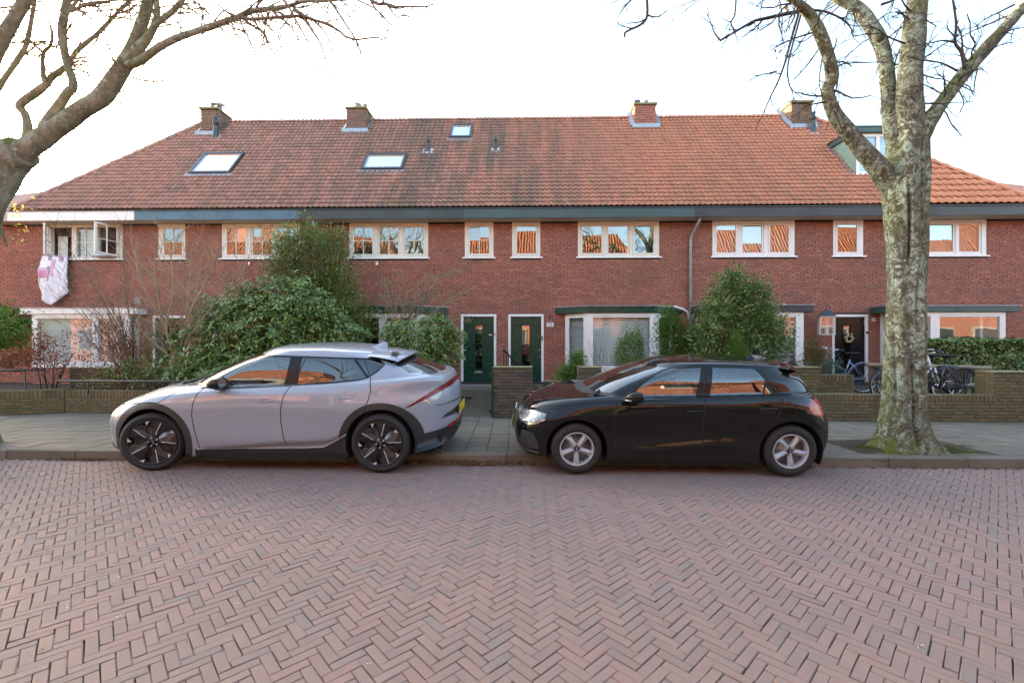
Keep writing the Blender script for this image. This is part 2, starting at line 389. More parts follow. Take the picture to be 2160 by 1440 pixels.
def nr(it):
    X, Y = it[0], it[1]
    if abs(X) > Y * 1.125 + 0.02 or Y < 2.16: return 50 + Y
    return math.hypot(X * 0.35, Y)
lay('street_brick', road, M['road_brick'], items, protos, nr)
# plain brick paving beyond the laid part (to the sides and behind the camera)
rf = MB()
for (x0, x1, y0, y1) in ((-60, -10.5, -3.2, None), (10.5, 60, -3.2, None), (-10.5, 10.5, -3.2, 0.9)):
    f = lambda X, y: (X, (kerbY(X) if y is None else y + KK * X * 0), -0.001)
    rf.add([f(x0, y0), f(x1, y0), f(x1, y1), f(x0, y1)], [(0, 1, 2, 3)])
def far_paving():
    t = NT('far clinker paving'); p = t.pos()
    b = t.new('ShaderNodeTexBrick'); t.l.new(t.scaled(p, (1, 1, 1)), b.inputs['Vector'])
    b.inputs['Scale'].default_value = 8; b.inputs['Color1'].default_value = (0.28, 0.19, 0.17, 1); b.inputs['Color2'].default_value = (0.32, 0.21, 0.19, 1); b.inputs['Mortar'].default_value = (0.06, 0.05, 0.04, 1)
    return t.fin(b.outputs[0], 0.85)
rf.build('road_surface', far_paving(), road)

# kerb stones
kb = MB(); kb.prismz([(-40, kerbY(-40) + 0.005), (40, kerbY(40) + 0.005), (40, kerbY(40) + 0.145), (-40, kerbY(-40) + 0.145)], -0.05, 0.09)
kerb = kb.build('kerb', M['joint'], kind='structure')
kV = np.array([(-.5, 0, -.17), (.5, 0, -.17), (.5, .15, -.17), (-.5, .15, -.17), (-.5, 0.006, -.014), (.5, 0.006, -.014), (.5, .02, 0), (-.5, .02, 0), (.5, .15, 0), (-.5, .15, 0)], float)
kV[:, 0] *= 0.992
kme = np_mesh('kerb_stone', kV, np.array([(0, 1, 5, 4), (4, 5, 6, 7), (7, 6, 8, 9), (3, 2, 8, 9)][:3] + [(2, 3, 9, 8)]), M['kerb'])
kend = MB()
me = bpy.data.meshes.new('kerb_stone')
me.from_pydata([tuple(v) for v in kV], [], [(0, 1, 5, 4), (4, 5, 6, 7), (7, 6, 8, 9), (2, 3, 9, 8), (1, 2, 8, 6, 5), (3, 0, 4, 7, 9)]); me.materials.append(M['kerb']); me.update()
for i in range(-12, 12):
    X = i * 1.0 + 0.42
    o = obj('kerb_stone', me, kerb, (X, kerbY(X) - 0.004 + random.gauss(0, 0.003), 0.125 + random.gauss(0, 0.003))); o.rotation_euler = (random.gauss(0, .01), random.gauss(0, 0.004), RZ + random.gauss(0, 0.004))

# pavement
def wallY(X): return 9.18 - 0.058 * X            # the low garden walls stand on this line
pv = MB(); pv.prismz([(-40, kerbY(-40) + 0.12), (40, kerbY(40) + 0.12), (40, 9.2), (40, 9.2), (-40, 11.5)], -0.05, 0.108)
pavement = pv.build('pavement', M['joint'], kind='structure')
sp = [clinker_box(0.291, 0.291, 0.045, 0.004, 20 + k) for k in range(4)] + [clinker_box(0.146, 0.296, 0.045, 0.003, 30 + k) for k in range(2)]
items = []
TREE_X, TREE_Y = 5.55, 6.5
for i in range(-40, 40):
    for j in range(0, 14):
        x = i * 0.30 + 0.1; y = 6.12 + 0.15 + 0.15 + j * 0.30
        X, Y = x, y + KK * x
        if Y > wallY(X) + 0.12: continue
        if X < -10.5 or X > 10.5: continue
        if (4.62 < X < 6.5 and 6.1 < Y < 6.85): continue
        left = X < -4.6
        a = RZ + random.gauss(0, 0.006)
        items.append((X, Y, 0.12 + random.gauss(0, 0.0015) + 0.004 * noise.noise(Vector((X, Y, 9))), a, random.gauss(0, 0.006), random.gauss(0, 0.006), random.randrange(4)))
lay('paving_slab', pavement, M['slab'], items, sp, lambda it: abs(it[1]) + (20 if abs(it[0]) > it[1] * 1.13 else 0))
# bare soil square round the big tree
sb = MB(); P = []
for j in range(17):
    row = []
    for i in range(41):
        X = 4.48 + i * 2.15 / 40; Y0 = 6.16 + j * 0.86 / 16; Y = Y0 + KK * (X - 5.5) * .5 - .0
        d = math.hypot((X - TREE_X), (Y - TREE_Y))
        edge = min(i, 40 - i, j, 16 - j)
        z = 0.112 + 0.05 * math.exp(-(d / 0.45) ** 2) + 0.014 * noise.noise(Vector((X * 7, Y * 7, 0))) - (0.014 if edge == 0 else 0)
        row.append((X, Y + .07, z))
    P.append(row)
sb.cs = True; sb.grid(P)
sb.build('tree_pit_soil', M['soil'], kind='structure')
# garden path between the front walls, leading to the green doors
ph = MB(); ph.prismz([(-1.05, 9.2), (-0.30, 9.15), (-0.30, 13.45), (-1.6, 13.5)], 0.0, 0.12)
path = ph.build('garden_path', M['joint'], kind='structure')
pp = [clinker_box(0.10, 0.062, 0.04, 0.004, 40 + k) for k in range(4)]
items = []
for j in range(62):
    y = 9.25 + j * 0.0665
    for i in range(13):
        x = -1.62 + i * 0.104 + (0.05 if j % 2 else 0)
        if x < -1.62 + 0.5 * (y < 12) + 0.1 or x > -0.32: continue
        t = (y - 9.2) / 4.2
        items.append((x, y, 0.125 + 0.16 * max(0, t - 0.25), random.gauss(0, 0.03), 0.04, random.gauss(0, 0.02), random.randrange(4)))
lay('path_brick', path, M['path_brick'], items, pp, lambda it: it[1])
# garden ground behind the walls
def gardZ(X, Y):
    t = min(1, max(0, (Y - wallY(X) - 0.2) / 1.2))
    z = 0.20 + 0.18 * t
    if X > 6: z = 0.40 + 0.0 * t
    return z
gd = MB()
for (xa, xb, n) in ((-17, -1.65, 70), (-0.25, 17, 80)):
    P = []
    for j in range(26):
        row = []
        for i in range(n + 1):
            X = xa + (xb - xa) * i / n; Y = wallY(X) + 0.12 + (13.9 - 0.022 * X - wallY(X) - 0.12) * j / 25
            row.append((X, Y, gardZ(X, Y) + 0.035 * noise.noise(Vector((X * 2, Y * 2, 1)))))
        P.append(row)
    gd.cs = True; gd.grid(P)
gd.build('garden_soil', M['soil'], kind='structure')
# ---------------------------------------------------------------- the terrace
FK = -0.022; FRZ = math.atan(FK); FY = 13.55
def fX(px, dy=0.0):
    a = (px - 1080) / F; return a * (FY + dy) / (1 - FK * a)
def fZ(px, py, dy=0.0):
    X = fX(px, dy); return CAMZ + (720 - py) / F * (FY + dy + FK * X)
SOF = 5.20; FAST = 5.455; EAVE = -0.50            # soffit height, fascia top, overhang (towards street = -y)
PIT = 1.22; RIDY = 2.93; EZ = 5.50                # roof slope, ridge depth behind the wall, height of tile plane at y=EAVE
def roofz(y): return EZ + (y - EAVE) * PIT
HIPL = ((-14.75, EAVE), (-11.35, RIDY)); HIPR = ((14.9, EAVE), (10.45, RIDY))
def roof_range(y):
    t = (y - EAVE) / (RIDY - EAVE)
    return HIPL[0][0] + t * (HIPL[1][0] - HIPL[0][0]), HIPR[0][0] + t * (HIPR[1][0] - HIPR[0][0])
BRL, BRC = 0.22, 0.0635                            # brick pitch and course
_bm = {}
def brick_proto(Lb, depth, H, mat, bev=0.004):
    k = (round(Lb, 3), mat.name, round(H, 3), depth)
    if k not in _bm:
        m = MB(); m.bbox(-Lb / 2, Lb / 2, 0, depth, -H / 2, H / 2, bev)
        me = bpy.data.meshes.new('brick'); me.from_pydata(m.v, [], m.f[1:]); me.materials.append(mat); me.update(); _bm[k] = me
    return _bm[k]
BB_F = [(0, 1, 5, 4), (1, 2, 6, 5), (2, 3, 7, 6), (3, 0, 4, 7), (4, 5, 9, 8), (5, 6, 10, 9), (6, 7, 11, 10), (7, 4, 8, 11), (8, 9, 10, 11)]
def bricks(parent, mat, specs, name='brick', limit=300, depth=0.05, key=None, bev=0.004, wob=0.0015):
    """specs: (xc, zc, length, height, y) ; bricks facing -y"""
    specs = sorted(specs, key=key) if key else specs
    # the first `limit` full-size ones as objects
    full = max((s[2] for s in specs), default=0)
    first = [s for s in specs if s[2] > full - 0.002][:limit]; fs = set(id(s) for s in first)
    rest = [s for s in specs if id(s) not in fs]
    for s in first:
        o = obj(name, brick_proto(s[2], depth, s[3], mat, bev), parent, (s[0], s[4] + random.gauss(0, wob), s[1])); o.rotation_euler = (0, 0, random.gauss(0, 0.004))
    if rest:
        n = len(rest); a = np.array([(s[0], s[1], s[2], s[3], s[4] + random.gauss(0, wob)) for s in rest])
        x0, x1 = a[:, 0] - a[:, 2] / 2, a[:, 0] + a[:, 2] / 2; z0, z1 = a[:, 1] - a[:, 3] / 2, a[:, 1] + a[:, 3] / 2
        y0 = a[:, 4]; y1 = y0 + depth; yb = y0 + bev; b = bev
        V = np.empty((n, 12, 3))
        for i, (x, y, z) in enumerate([(x0, y1, z0), (x1, y1, z0), (x1, y1, z1), (x0, y1, z1), (x0, yb, z0), (x1, yb, z0), (x1, yb, z1), (x0, yb, z1),
                                       (x0 + b, y0, z0 + b), (x1 - b, y0, z0 + b), (x1 - b, y0, z1 - b), (x0 + b, y0, z1 - b)]):
            V[:, i, 0] = x; V[:, i, 1] = y; V[:, i, 2] = z
        Fq = (np.array(BB_F)[None] + (np.arange(n) * 12)[:, None, None]).reshape(-1, 4)
        o = obj(name + 's', np_mesh(name + 's', V.reshape(-1, 3), Fq, mat, np.repeat(np.random.rand(n), 9)), parent); o['kind'] = 'stuff'
def wall_specs(x0, x1, z0, z1, holes, L=BRL, C=BRC, j=0.012, y=0.0, off=0.0, whole=False):
    out = []; r = 0; z = z0
    # align courses globally
    k0 = math.ceil(z0 / C - 0.001); k1 = math.floor(z1 / C + 0.001)
    for k in range(k0, k1):
        zc = (k + 0.5) * C; zb, zt = k * C, (k + 1) * C
        hs = [h for h in holes if h[2] < zt - 0.012 and h[3] > zb + 0.012]
        ph = off + (0.5 * L if k % 2 else 0) + (0.25 * L if k % 5 == 3 else 0)
        i0 = math.floor((x0 - ph) / L) - 1
        x = ph + i0 * L
        while x < x1:
            segs = [(max(x, x0), min(x + L, x1))]
            if whole: segs = [(x, x + L)] if x0 <= x + L / 2 < x1 else []
            for h in hs:
                ns = []
                for a, b in segs:
                    if h[1] <= a or h[0] >= b: ns.append((a, b))
                    else:
                        if h[0] > a: ns.append((a, h[0] + j * .5))
                        if h[1] < b: ns.append((h[1] - j * .5, b))
                segs = ns
            for a, b in segs:
                if b - a > 0.035: out.append(((a + b) / 2, zc, b - a - j, C - j, y))
            x += L
    return out
def wall_sheet(mb, x0, x1, z0, z1, holes, y, ydeep):
    xs = sorted(set([x0, x1] + [v for h in holes for v in (h[0], h[1]) if x0 < v < x1])); zs = sorted(set([z0, z1] + [v for h in holes for v in (h[2], h[3]) if z0 < v < z1]))
    for a, b in zip(xs, xs[1:]):
        for c, d in zip(zs, zs[1:]):
            mx, mz = (a + b) / 2, (c + d) / 2
            if any(h[0] < mx < h[1] and h[2] < mz < h[3] for h in holes): continue
            mb.add([(a, y, c), (b, y, c), (b, y, d), (a, y, d)], [(0, 1, 2, 3)])
            mb.add([(a, ydeep, c), (b, ydeep, c), (b, ydeep, d), (a, ydeep, d)], [(3, 2, 1, 0)])
    for h in holes:
        a, b, c, d = h
        mb.add([(a, y, c), (a, ydeep, c), (a, ydeep, d), (a, y, d)], [(0, 1, 2, 3)]); mb.add([(b, y, c), (b, ydeep, c), (b, ydeep, d), (b, y, d)], [(3, 2, 1, 0)])
        mb.add([(a, y, c), (b, y, c), (b, ydeep, c), (a, ydeep, c)], [(0, 1, 2, 3)]); mb.add([(a, y, d), (b, y, d), (b, ydeep, d), (a, ydeep, d)], [(3, 2, 1, 0)])

def sash(fr, pn, x0, x1, z0, z1, y, t=0.045, d=0.045, mun=False, gmat=None):
    """casement: rails into fr, returns glass rect"""
    fr.box(x0, x1, y, y + d, z1 - t, z1); fr.box(x0, x1, y, y + d, z0, z0 + t * 1.2)
    fr.box(x0, x0 + t, y, y + d, z0 + t * 1.2, z1 - t); fr.box(x1 - t, x1, y, y + d, z0 + t * 1.2, z1 - t)
    return (x0 + t, x1 - t, z0 + t * 1.2, z1 - t, y + d * 0.5)
def glass_and_bars(win, rects, mun, gmat, fmat):
    for (a, b, c, d, y) in rects:
        if mun:
            mx, mz = (a + b) / 2, (c + d) / 2 + 0.0
            for (p, q, r_, s_) in ((a, mx, c, mz), (mx, b, c, mz), (a, mx, mz, d), (mx, b, mz, d)):
                e_, g_ = random.gauss(0, .0022), random.gauss(0, .0022); m = MB(); m.add([(p, y + e_ + g_, r_), (q, y - e_ + g_, r_), (q, y - e_ - g_, s_), (p, y + e_ - g_, s_)], [(0, 1, 2, 3)]); m.build('pane', gmat, win)
            m = MB(); m.box(mx - .011, mx + .011, y - .016, y + .012, c, d); m.box(a, mx - .011, y - .014, y + .010, mz - .011, mz + .011); m.box(mx + .011, b, y - .014, y + .010, mz - .011, mz + .011)
            m.build('glazing_bar', fmat, win)
        else:
            e_, g_ = random.gauss(0, .005), random.gauss(0, .005); m = MB(); m.add([(a, y + e_ + g_, c), (b, y - e_ + g_, c), (b, y - e_ - g_, d), (a, y + e_ - g_, d)], [(0, 1, 2, 3)]); m.build('pane', gmat, win)
WZ0, WZ1 = 4.15, 5.185
def upper_window(house, ox, px0, px1, lights, mun=False, fmat=None, gmat=None, style='', bg=None):
    """lights: px ranges of the glass; all in photograph pixels, converted on the facade plane"""
    fmat = fmat or M['cream']; gmat = gmat or M['glass']
    x0, x1 = fX(px0) - ox, fX(px1) - ox
    fr = MB(); y = 0.012
    L = [(fX(a) - ox, fX(b) - ox) for a, b in lights]
    t = 0.055
    # outer frame: head, sill rail, jambs and mullions
    fr.box(x0, x1, y, y + .09, WZ1 - 0.075, WZ1); fr.box(x0, x1, y, y + .09, WZ0, WZ0 + 0.045)
    cuts = [(a - t, b + t) for a, b in L]
    edges = [x0] + [v for c in cuts for v in c] + [x1]
    for a, b in zip(edges[0::2], edges[1::2]):
        if b - a > 0.004: fr.box(a, b, y, y + .09, WZ0 + 0.045, WZ1 - 0.075)
    win = fr.build('window', fmat, house, bevel=0.004)
    sm = MB(); rects = []
    for k, (a, b) in enumerate(L):
        dep = 0.02 if style == 'fixed' else (-0.006 if k != 1 or len(L) == 1 else 0.02)
        rects.append(sash(sm, None, a - t + .003, b + t - .003, WZ0 + .048, WZ1 - .078, y + dep, t=t - .003))
    sm.build('sash', fmat, win, bevel=0.004)
    glass_and_bars(win, rects, mun, gmat, fmat)
    sl = MB(); sl.box(x0 - .06, x1 + .06, -0.045, y - .001, WZ0 - .045, WZ0 - 0.002); sl.box(x0 - .0, x1 + .0, y, .10, WZ0 - .04, WZ0 - .0015); sl.build('sill', M['white'], win, bevel=0.004)
    return (x0, x1, WZ0 - 0.04, WZ1 + 0.04), win, rects
def blind(win, x0, x1, z0, z1, y, mat, pitch=0.035, tilt=0.6, w=0.03):
    m = MB(); z = z1
    while z > z0:
        h = w * math.sin(tilt) / 2; d = w * math.cos(tilt) / 2
        m.add([(x0, y - d, z - h), (x1, y - d, z - h), (x1, y + d, z + h), (x0, y + d, z + h)], [(0, 1, 2, 3)]); z -= pitch
    for t in (0.15, 0.85): m.box(x0 + (x1 - x0) * t - .002, x0 + (x1 - x0) * t + .002, y - .016, y - .014, z0, z1)
    return m.build('blind', mat, win, kind='stuff')
def curtain(win, x0, x1, z0, z1, y, mat, amp=0.03, n=60, k=9):
    m = MB(); m.cs = True
    P = [[(x0 + (x1 - x0) * i / n, y + amp * math.sin(i / n * k * 6.28 + 0.4 * math.sin(i)) * (0.5 + 0.5 * t), z0 + (z1 - z0) * t) for i in range(n + 1)] for t in (0, .33, .66, 1)]
    m.grid(P); return m.build('curtain', mat, win)
def door(house, ox, px0, px1, zt, leafmat, hinge, strip_px, panes, slot=False, frame_mat=None, z0=0.40, knob_side=1, recess=0.10):
    fm = frame_mat or M['white']
    x0, x1 = fX(px0) - ox, fX(px1) - ox
    t = 0.075
    fr = MB(); fr.box(x0, x0 + t, -0.012, .10, z0 - .02, zt - t); fr.box(x1 - t, x1, -0.012, .10, z0 - .02, zt - t); fr.box(x0, x1, -0.012, .10, zt - t, zt)
    frame = fr.build('door_frame', fm, house, bevel=0.005)
    a, b, c, d = x0 + t + .004, x1 - t - .004, z0 + .055, zt - t - .004
    y = 0.045
    ga, gb = fX(strip_px[0]) - ox, fX(strip_px[1]) - ox; gc, gd = z0 + 0.42, zt - 0.33
    lf = MB()
    lf.box(a, ga, y, y + .045, c, d); lf.box(gb, b, y, y + .045, c, d); lf.box(ga, gb, y, y + .045, c, gc); lf.box(ga, gb, y, y + .045, gd, d)
    # raised rails and mouldings
    for (p, q, r_, s_) in ((a, b, d - .26, d - .235), (a, a + .03, c, d - .26), (b - .03, b, c, d - .26), (ga - .035, ga, gc - .03, gd + .03), (gb, gb + .035, gc - .03, gd + .03), (ga, gb, gc - .03, gc), (ga, gb, gd, gd + .03), (a, b, c, c + .09), (a + .1, ga - .035, gc - .03, gc - .012), (gb + .035, b - .1, gc - .03, gc - .012)):
        lf.box(p, q, y - .014, y - .0005, r_, s_)
    lf.box(a + .12, b - .12, y - .022, y - .0145, d - .25, d - .24)
    leaf = lf.build('door', leafmat, house, bevel=0.003)
    gl = MB(); gl.add([(ga, y + .02, gc), (gb, y + .02, gc), (gb, y + .02, gd), (ga, y + .02, gd)], [(0, 1, 2, 3)]); gl.build('pane', M['glass'], leaf)
    if panes > 1:
        br = MB()
        for k in range(1, panes):
            z = gc + (gd - gc) * k / panes; br.box(ga, gb, y - .004, y + .03, z - .011, z + .011)
        br.build('glazing_bar', leafmat, leaf)
    kx = (b - .045) if knob_side > 0 else (a + .045)
    kb_ = MB(); kb_.lathe([(0, -.055), (.018, -.05), (.028, -.035), (.022, -.015), (.010, -.012), (.010, 0)], 14, 'y', (kx, y, 1.38 + z0 - .4)); kb_.build('knob', M['alu'], leaf)
    lk = MB(); lk.lathe([(0, -.012), (.018, -.010), (.020, 0)], 12, 'y', (kx, y, 1.20 + z0 - .4)); lk.box(kx - .006, kx + .006, y - .016, y - .011, 1.19 + z0 - .4, 1.21 + z0 - .4); lk.build('lock', M['alu'], leaf)
    if slot:
        s_ = MB(); s_.box((a + b) / 2 - .13, (a + b) / 2 + .10, y - .012, y - .0005, c + .235, c + .30); s_.box((a + b) / 2 - .10, (a + b) / 2 + .07, y - .022, y - .0125, c + .25, c + .285); s_.build('letter_slot', M['alu'], leaf, bevel=.003)
    st = MB(); st.box(x0 + .01, x1 - .01, -0.03, .1, z0 - .02, z0 + .05); st.build('threshold', M['greymetal'], house, bevel=.006)
    s2 = MB(); s2.box(x0 - .08, x1 + .08, -.40, -.031, z0 - .35, z0 - .03); s2.build('door_step', M['concrete'], house, bevel=.01)
    return (x0, x1, z0 - .02, zt)
def bay(house, ox, wx0, wx1, fx0, fx1, depth, cmat, posts, zs=0.895, ztop=2.45, canopy=0.2, sideglass=True, blinds=None, gmat=None, cx=(0.3, 0.3), cfx=(0, 0), gtop=2.32, white=None):
    """projecting bay: wall x range, front x range (local), front glass ranges in posts (list of (x0,x1) local)"""
    gmat = gmat or M['glass_clear']; w = white or M['white']
    yf = -depth
    b = MB()
    # plinth and frame following the plan wx0 -> fx0 -> fx1 -> wx1
    plan = [(wx0, 0.0), (fx0, yf), (fx1, yf), (wx1, 0.0)]
    pl = MB(); pl.prismz([plan[0], plan[1], plan[2], plan[3]], 0.25, zs - .12)
    body = pl.build('bay', M['mortar'], house)
    bricks(body, M['brick'], wall_specs(fx0, fx1, .3, zs - .12, [], y=yf - .008), limit=0)
    fr = MB()
    fr.prismz([(x + (0.02 if i < 2 else -.02) * 0, y - .02) for i, (x, y) in enumerate(plan)], zs - .12, zs)       # sill block
    fr.prismz(plan, gtop + .05, ztop)
    # corner posts
    fr.box(fx0, fx0 + .12, yf, yf + .09, zs, gtop + .05); fr.box(fx1 - .12, fx1, yf, yf + .09, zs, gtop + .05)
    fr.box(wx0, wx0 + .09, -.08, 0.02, zs, gtop + .05); fr.box(wx1 - .09, wx1, -.08, 0.02, zs, gtop + .05)
    e = [fx0 + .12] + [v for p in posts for v in p] + [fx1 - .12]
    for a, c in zip(e[0::2], e[1::2]):
        if c - a > .01: fr.box(a, c, yf + .001, yf + .085, zs, gtop + .05)
    for a, c in posts:
        fr.box(a, c, yf + .012, yf + .07, zs, zs + .05); fr.box(a, c, yf + .012, yf + .07, gtop, gtop + .05)
    frame = fr.build('window', w, house, bevel=.004)
    for a, c in posts:
        m = MB(); m.add([(a, yf + .04, zs + .05), (c, yf + .04, zs + .05), (c, yf + .04, gtop), (a, yf + .04, gtop)], [(0, 1, 2, 3)]); m.build('pane', gmat, frame)
    if sideglass:
        for (x0, y0, x1, y1, sg) in ((wx0 + .02, -.06, fx0 + .02, yf + .04, 1), (wx1 - .02, -.06, fx1 - .02, yf + .04, -1)):
            m = MB(); m.add([(x0, y0, zs), (x1, y1, zs), (x1, y1, gtop + .05), (x0, y0, gtop + .05)], [(0, 1, 2, 3)]); m.build('pane', gmat, frame)
            # rails of the side light
            dx, dy = x1 - x0, y1 - y0; L = math.hypot(dx, dy); ux, uy = dx / L, dy / L; nx, ny = (uy, -ux) if sg > 0 else (-uy, ux)
            if ny > 0: nx, ny = -nx, -ny
            def bar(p, q, z0, z1, t=.03):
                P = [(x0 + ux * p, y0 + uy * p), (x0 + ux * q, y0 + uy * q)]
                P += [(P[1][0] + nx * t, P[1][1] + ny * t), (P[0][0] + nx * t, P[0][1] + ny * t)]
                m2.prismz(P, z0, z1)
            m2 = MB(); bar(0, .12, zs, gtop + .05); bar(L - .13, L, zs, gtop + .05); bar(.12, L - .13, zs, zs + .06); bar(.12, L - .13, gtop - .0, gtop + .05)
            m2.build('side_frame', w, frame)
    if blinds:
        for a, c in posts: blind(frame, a - .02, c + .02, zs + .03, gtop, yf + .13, blinds[0], blinds[1], blinds[2], blinds[3])
        if sideglass:
            m = MB(); x0, y0, x1, y1 = wx0 + .06, .02, fx0 + .06, yf + .13; z = gtop
            while z > zs:
                m.add([(x0, y0, z - .006), (x1, y1, z - .006), (x1 + .012, y1 + .02, z + .03), (x0 + .012, y0 + .02, z + .03)], [(0, 1, 2, 3)]); z -= blinds[1]
            m.build('blind', blinds[0], frame, kind='stuff')
    # canopy
    cb = MB(); a, c = wx0 - cx[0], wx1 + cx[1]; fa, fc = fx0 - cfx[0], fx1 + cfx[1]
    cplan = [(a, -.012), (fa, yf - .05), (fc, yf - .05), (c, -.012)]
    cb.prismz(cplan, ztop + .002, ztop + canopy)
    can = cb.build('canopy', cmat, house, bevel=.006)
    tp = MB(); tp.prismz([(a - .02, -.011), (fa - .015, yf - .07), (fc + .015, yf - .07), (c + .02, -.011)], ztop + canopy + .001, ztop + canopy + .02); tp.build('canopy_capping', M['lead'], can)
    return (wx0 + .03, wx1 - .03, zs - .1, ztop - .05)

def roof_hit(px, py):
    """where the ray through a photograph pixel meets the street-side roof plane (terrace x, y)"""
    s_ = (720 - py) / F; a = (px - 1080) / F
    Y = (EZ - (FY + EAVE) * PIT - CAMZ) / (s_ - PIT * (1 - FK * a)); X = a * Y; return X, Y - FY - FK * X
def sky_rect(p):
    q = [roof_hit(*v) for v in p]; return ((q[0][0] + q[3][0]) / 2, (q[1][0] + q[2][0]) / 2, (q[0][1] + q[1][1]) / 2, (q[2][1] + q[3][1]) / 2)
SKYL = ([(400, 368), (484, 368), (516, 326), (432, 326)], [(763, 360), (848, 360), (857, 328), (773, 328)], [(947, 293), (993, 293), (993, 266), (949, 266)])
def sky_skip(p):
    a, b, c, d = sky_rect(p); return (a + .05, b - .05, c + .02, d - .02)
# ---- roof tiles
TW, TG = 0.156, 0.2055
def tile_proto(Wd, G, amp=0.040, step=0.040, n=8, fresh=False):
    xs = np.linspace(0, 1, n + 1)
    if fresh: h = amp * (0.5 + 0.5 * np.cos((xs * 1.0 - 0.15) * 2 * math.pi)) ** 1.3
    else: h = amp * np.exp(-((xs - 0.25) / 0.17) ** 2) + 0.006 * np.maximum(0, xs - 0.7) / 0.3
    h[0] = h[-1] = (h[0] + h[-1]) / 2
    V = []
    sl = math.sqrt(1 + PIT * PIT)
    def w(x, s_, nrm): return (x * Wd, s_ / sl - nrm * PIT / sl, s_ * PIT / sl + nrm / sl)
    for x, q in zip(xs, h): V.append(w(x, 0, q + step - 0.016))
    for x, q in zip(xs, h): V.append(w(x, 0, q + step))
    for x, q in zip(xs, h): V.append(w(x, G + .02, q - 0.002))
    k = n + 1; Fq = [(i, i + 1, i + 1 + k, i + k) for i in range(n)] + [(i + k, i + 1 + k, i + 1 + 2 * k, i + 2 * k) for i in range(n)]
    return np.array(V), np.array(Fq)
TP = tile_proto(TW, TG); TPN = tile_proto(0.215, 0.30, 0.045, 0.042, 8, True)
def to_mesh(name, VF, mat, smooth=True):
    return np_mesh(name, VF[0], VF[1], mat, smooth=smooth)
def roof_tiles(roof, ox, xa, xb, fresh=False, skips=(), band=None):
    VF = TPN if fresh else TP; Wd, G = (0.215, 0.30) if fresh else (TW, TG); mat = M['tile_new'] if fresh else M['tile']
    sl = math.sqrt(1 + PIT * PIT); rows = int((RIDY - EAVE) * sl / G) + 1
    me = to_mesh('roof_tile', VF, mat); spots = []
    for r in range(rows):
        y = EAVE + r * G / sl; l, rr = roof_range(y)
        if y > RIDY - 0.03: break
        x = math.floor(xa / Wd) * Wd if not fresh else xa
        sh = 0
        while x < xb - 0.001:
            cxm = x + Wd / 2
            if xa <= cxm < xb and l + 0.02 < cxm < rr - 0.02 and not any(s[0] < cxm < s[1] and s[2] < y + .06 < s[3] for s in skips):
                spots.append((x - ox, y + random.gauss(0, .0012), roofz(y) + random.gauss(0, 0.002)))
            x += Wd
    spots.sort(key=lambda s: s[2])
    for s in spots[:300]:
        o = obj('roof_tile', me, roof, s); o.rotation_euler = (random.gauss(0, .004), random.gauss(0, .008), random.gauss(0, .008))
    rest = spots[300:]
    if rest:
        n = len(rest); A = np.array(rest); V = (VF[0][None] + A[:, None, :]).reshape(-1, 3)
        Fq = (VF[1][None] + (np.arange(n) * len(VF[0]))[:, None, None]).reshape(-1, 4)
        o = obj('roof_tiles', np_mesh('roof_tiles', V, Fq, mat, np.repeat(np.random.rand(n), len(VF[1])), smooth=True), roof); o['kind'] = 'stuff'
def half_round(mb, p, q, r0=0.085, r1=0.10, n=7, up=Vector((0, 0, 1))):
    p, q = Vector(p), Vector(q); t = (q - p).normalized(); sd_ = t.cross(up).normalized(); u = sd_.cross(t)
    v = []
    for (c, r) in ((p, r1), (q, r0)):
        for i in range(n + 1):
            a = math.pi * i / n; v.append(c + sd_ * math.cos(a) * r + u * math.sin(a) * r * 0.9)
    k = n + 1; cs = mb.cs; mb.cs = True
    mb.add(v, [(i, i + k, i + 1 + k, i + 1) for i in range(n)]); mb.cs = False
    mb.add([*v[:k], p], [(i, i + 1, k) for i in range(n)]); mb.cs = cs

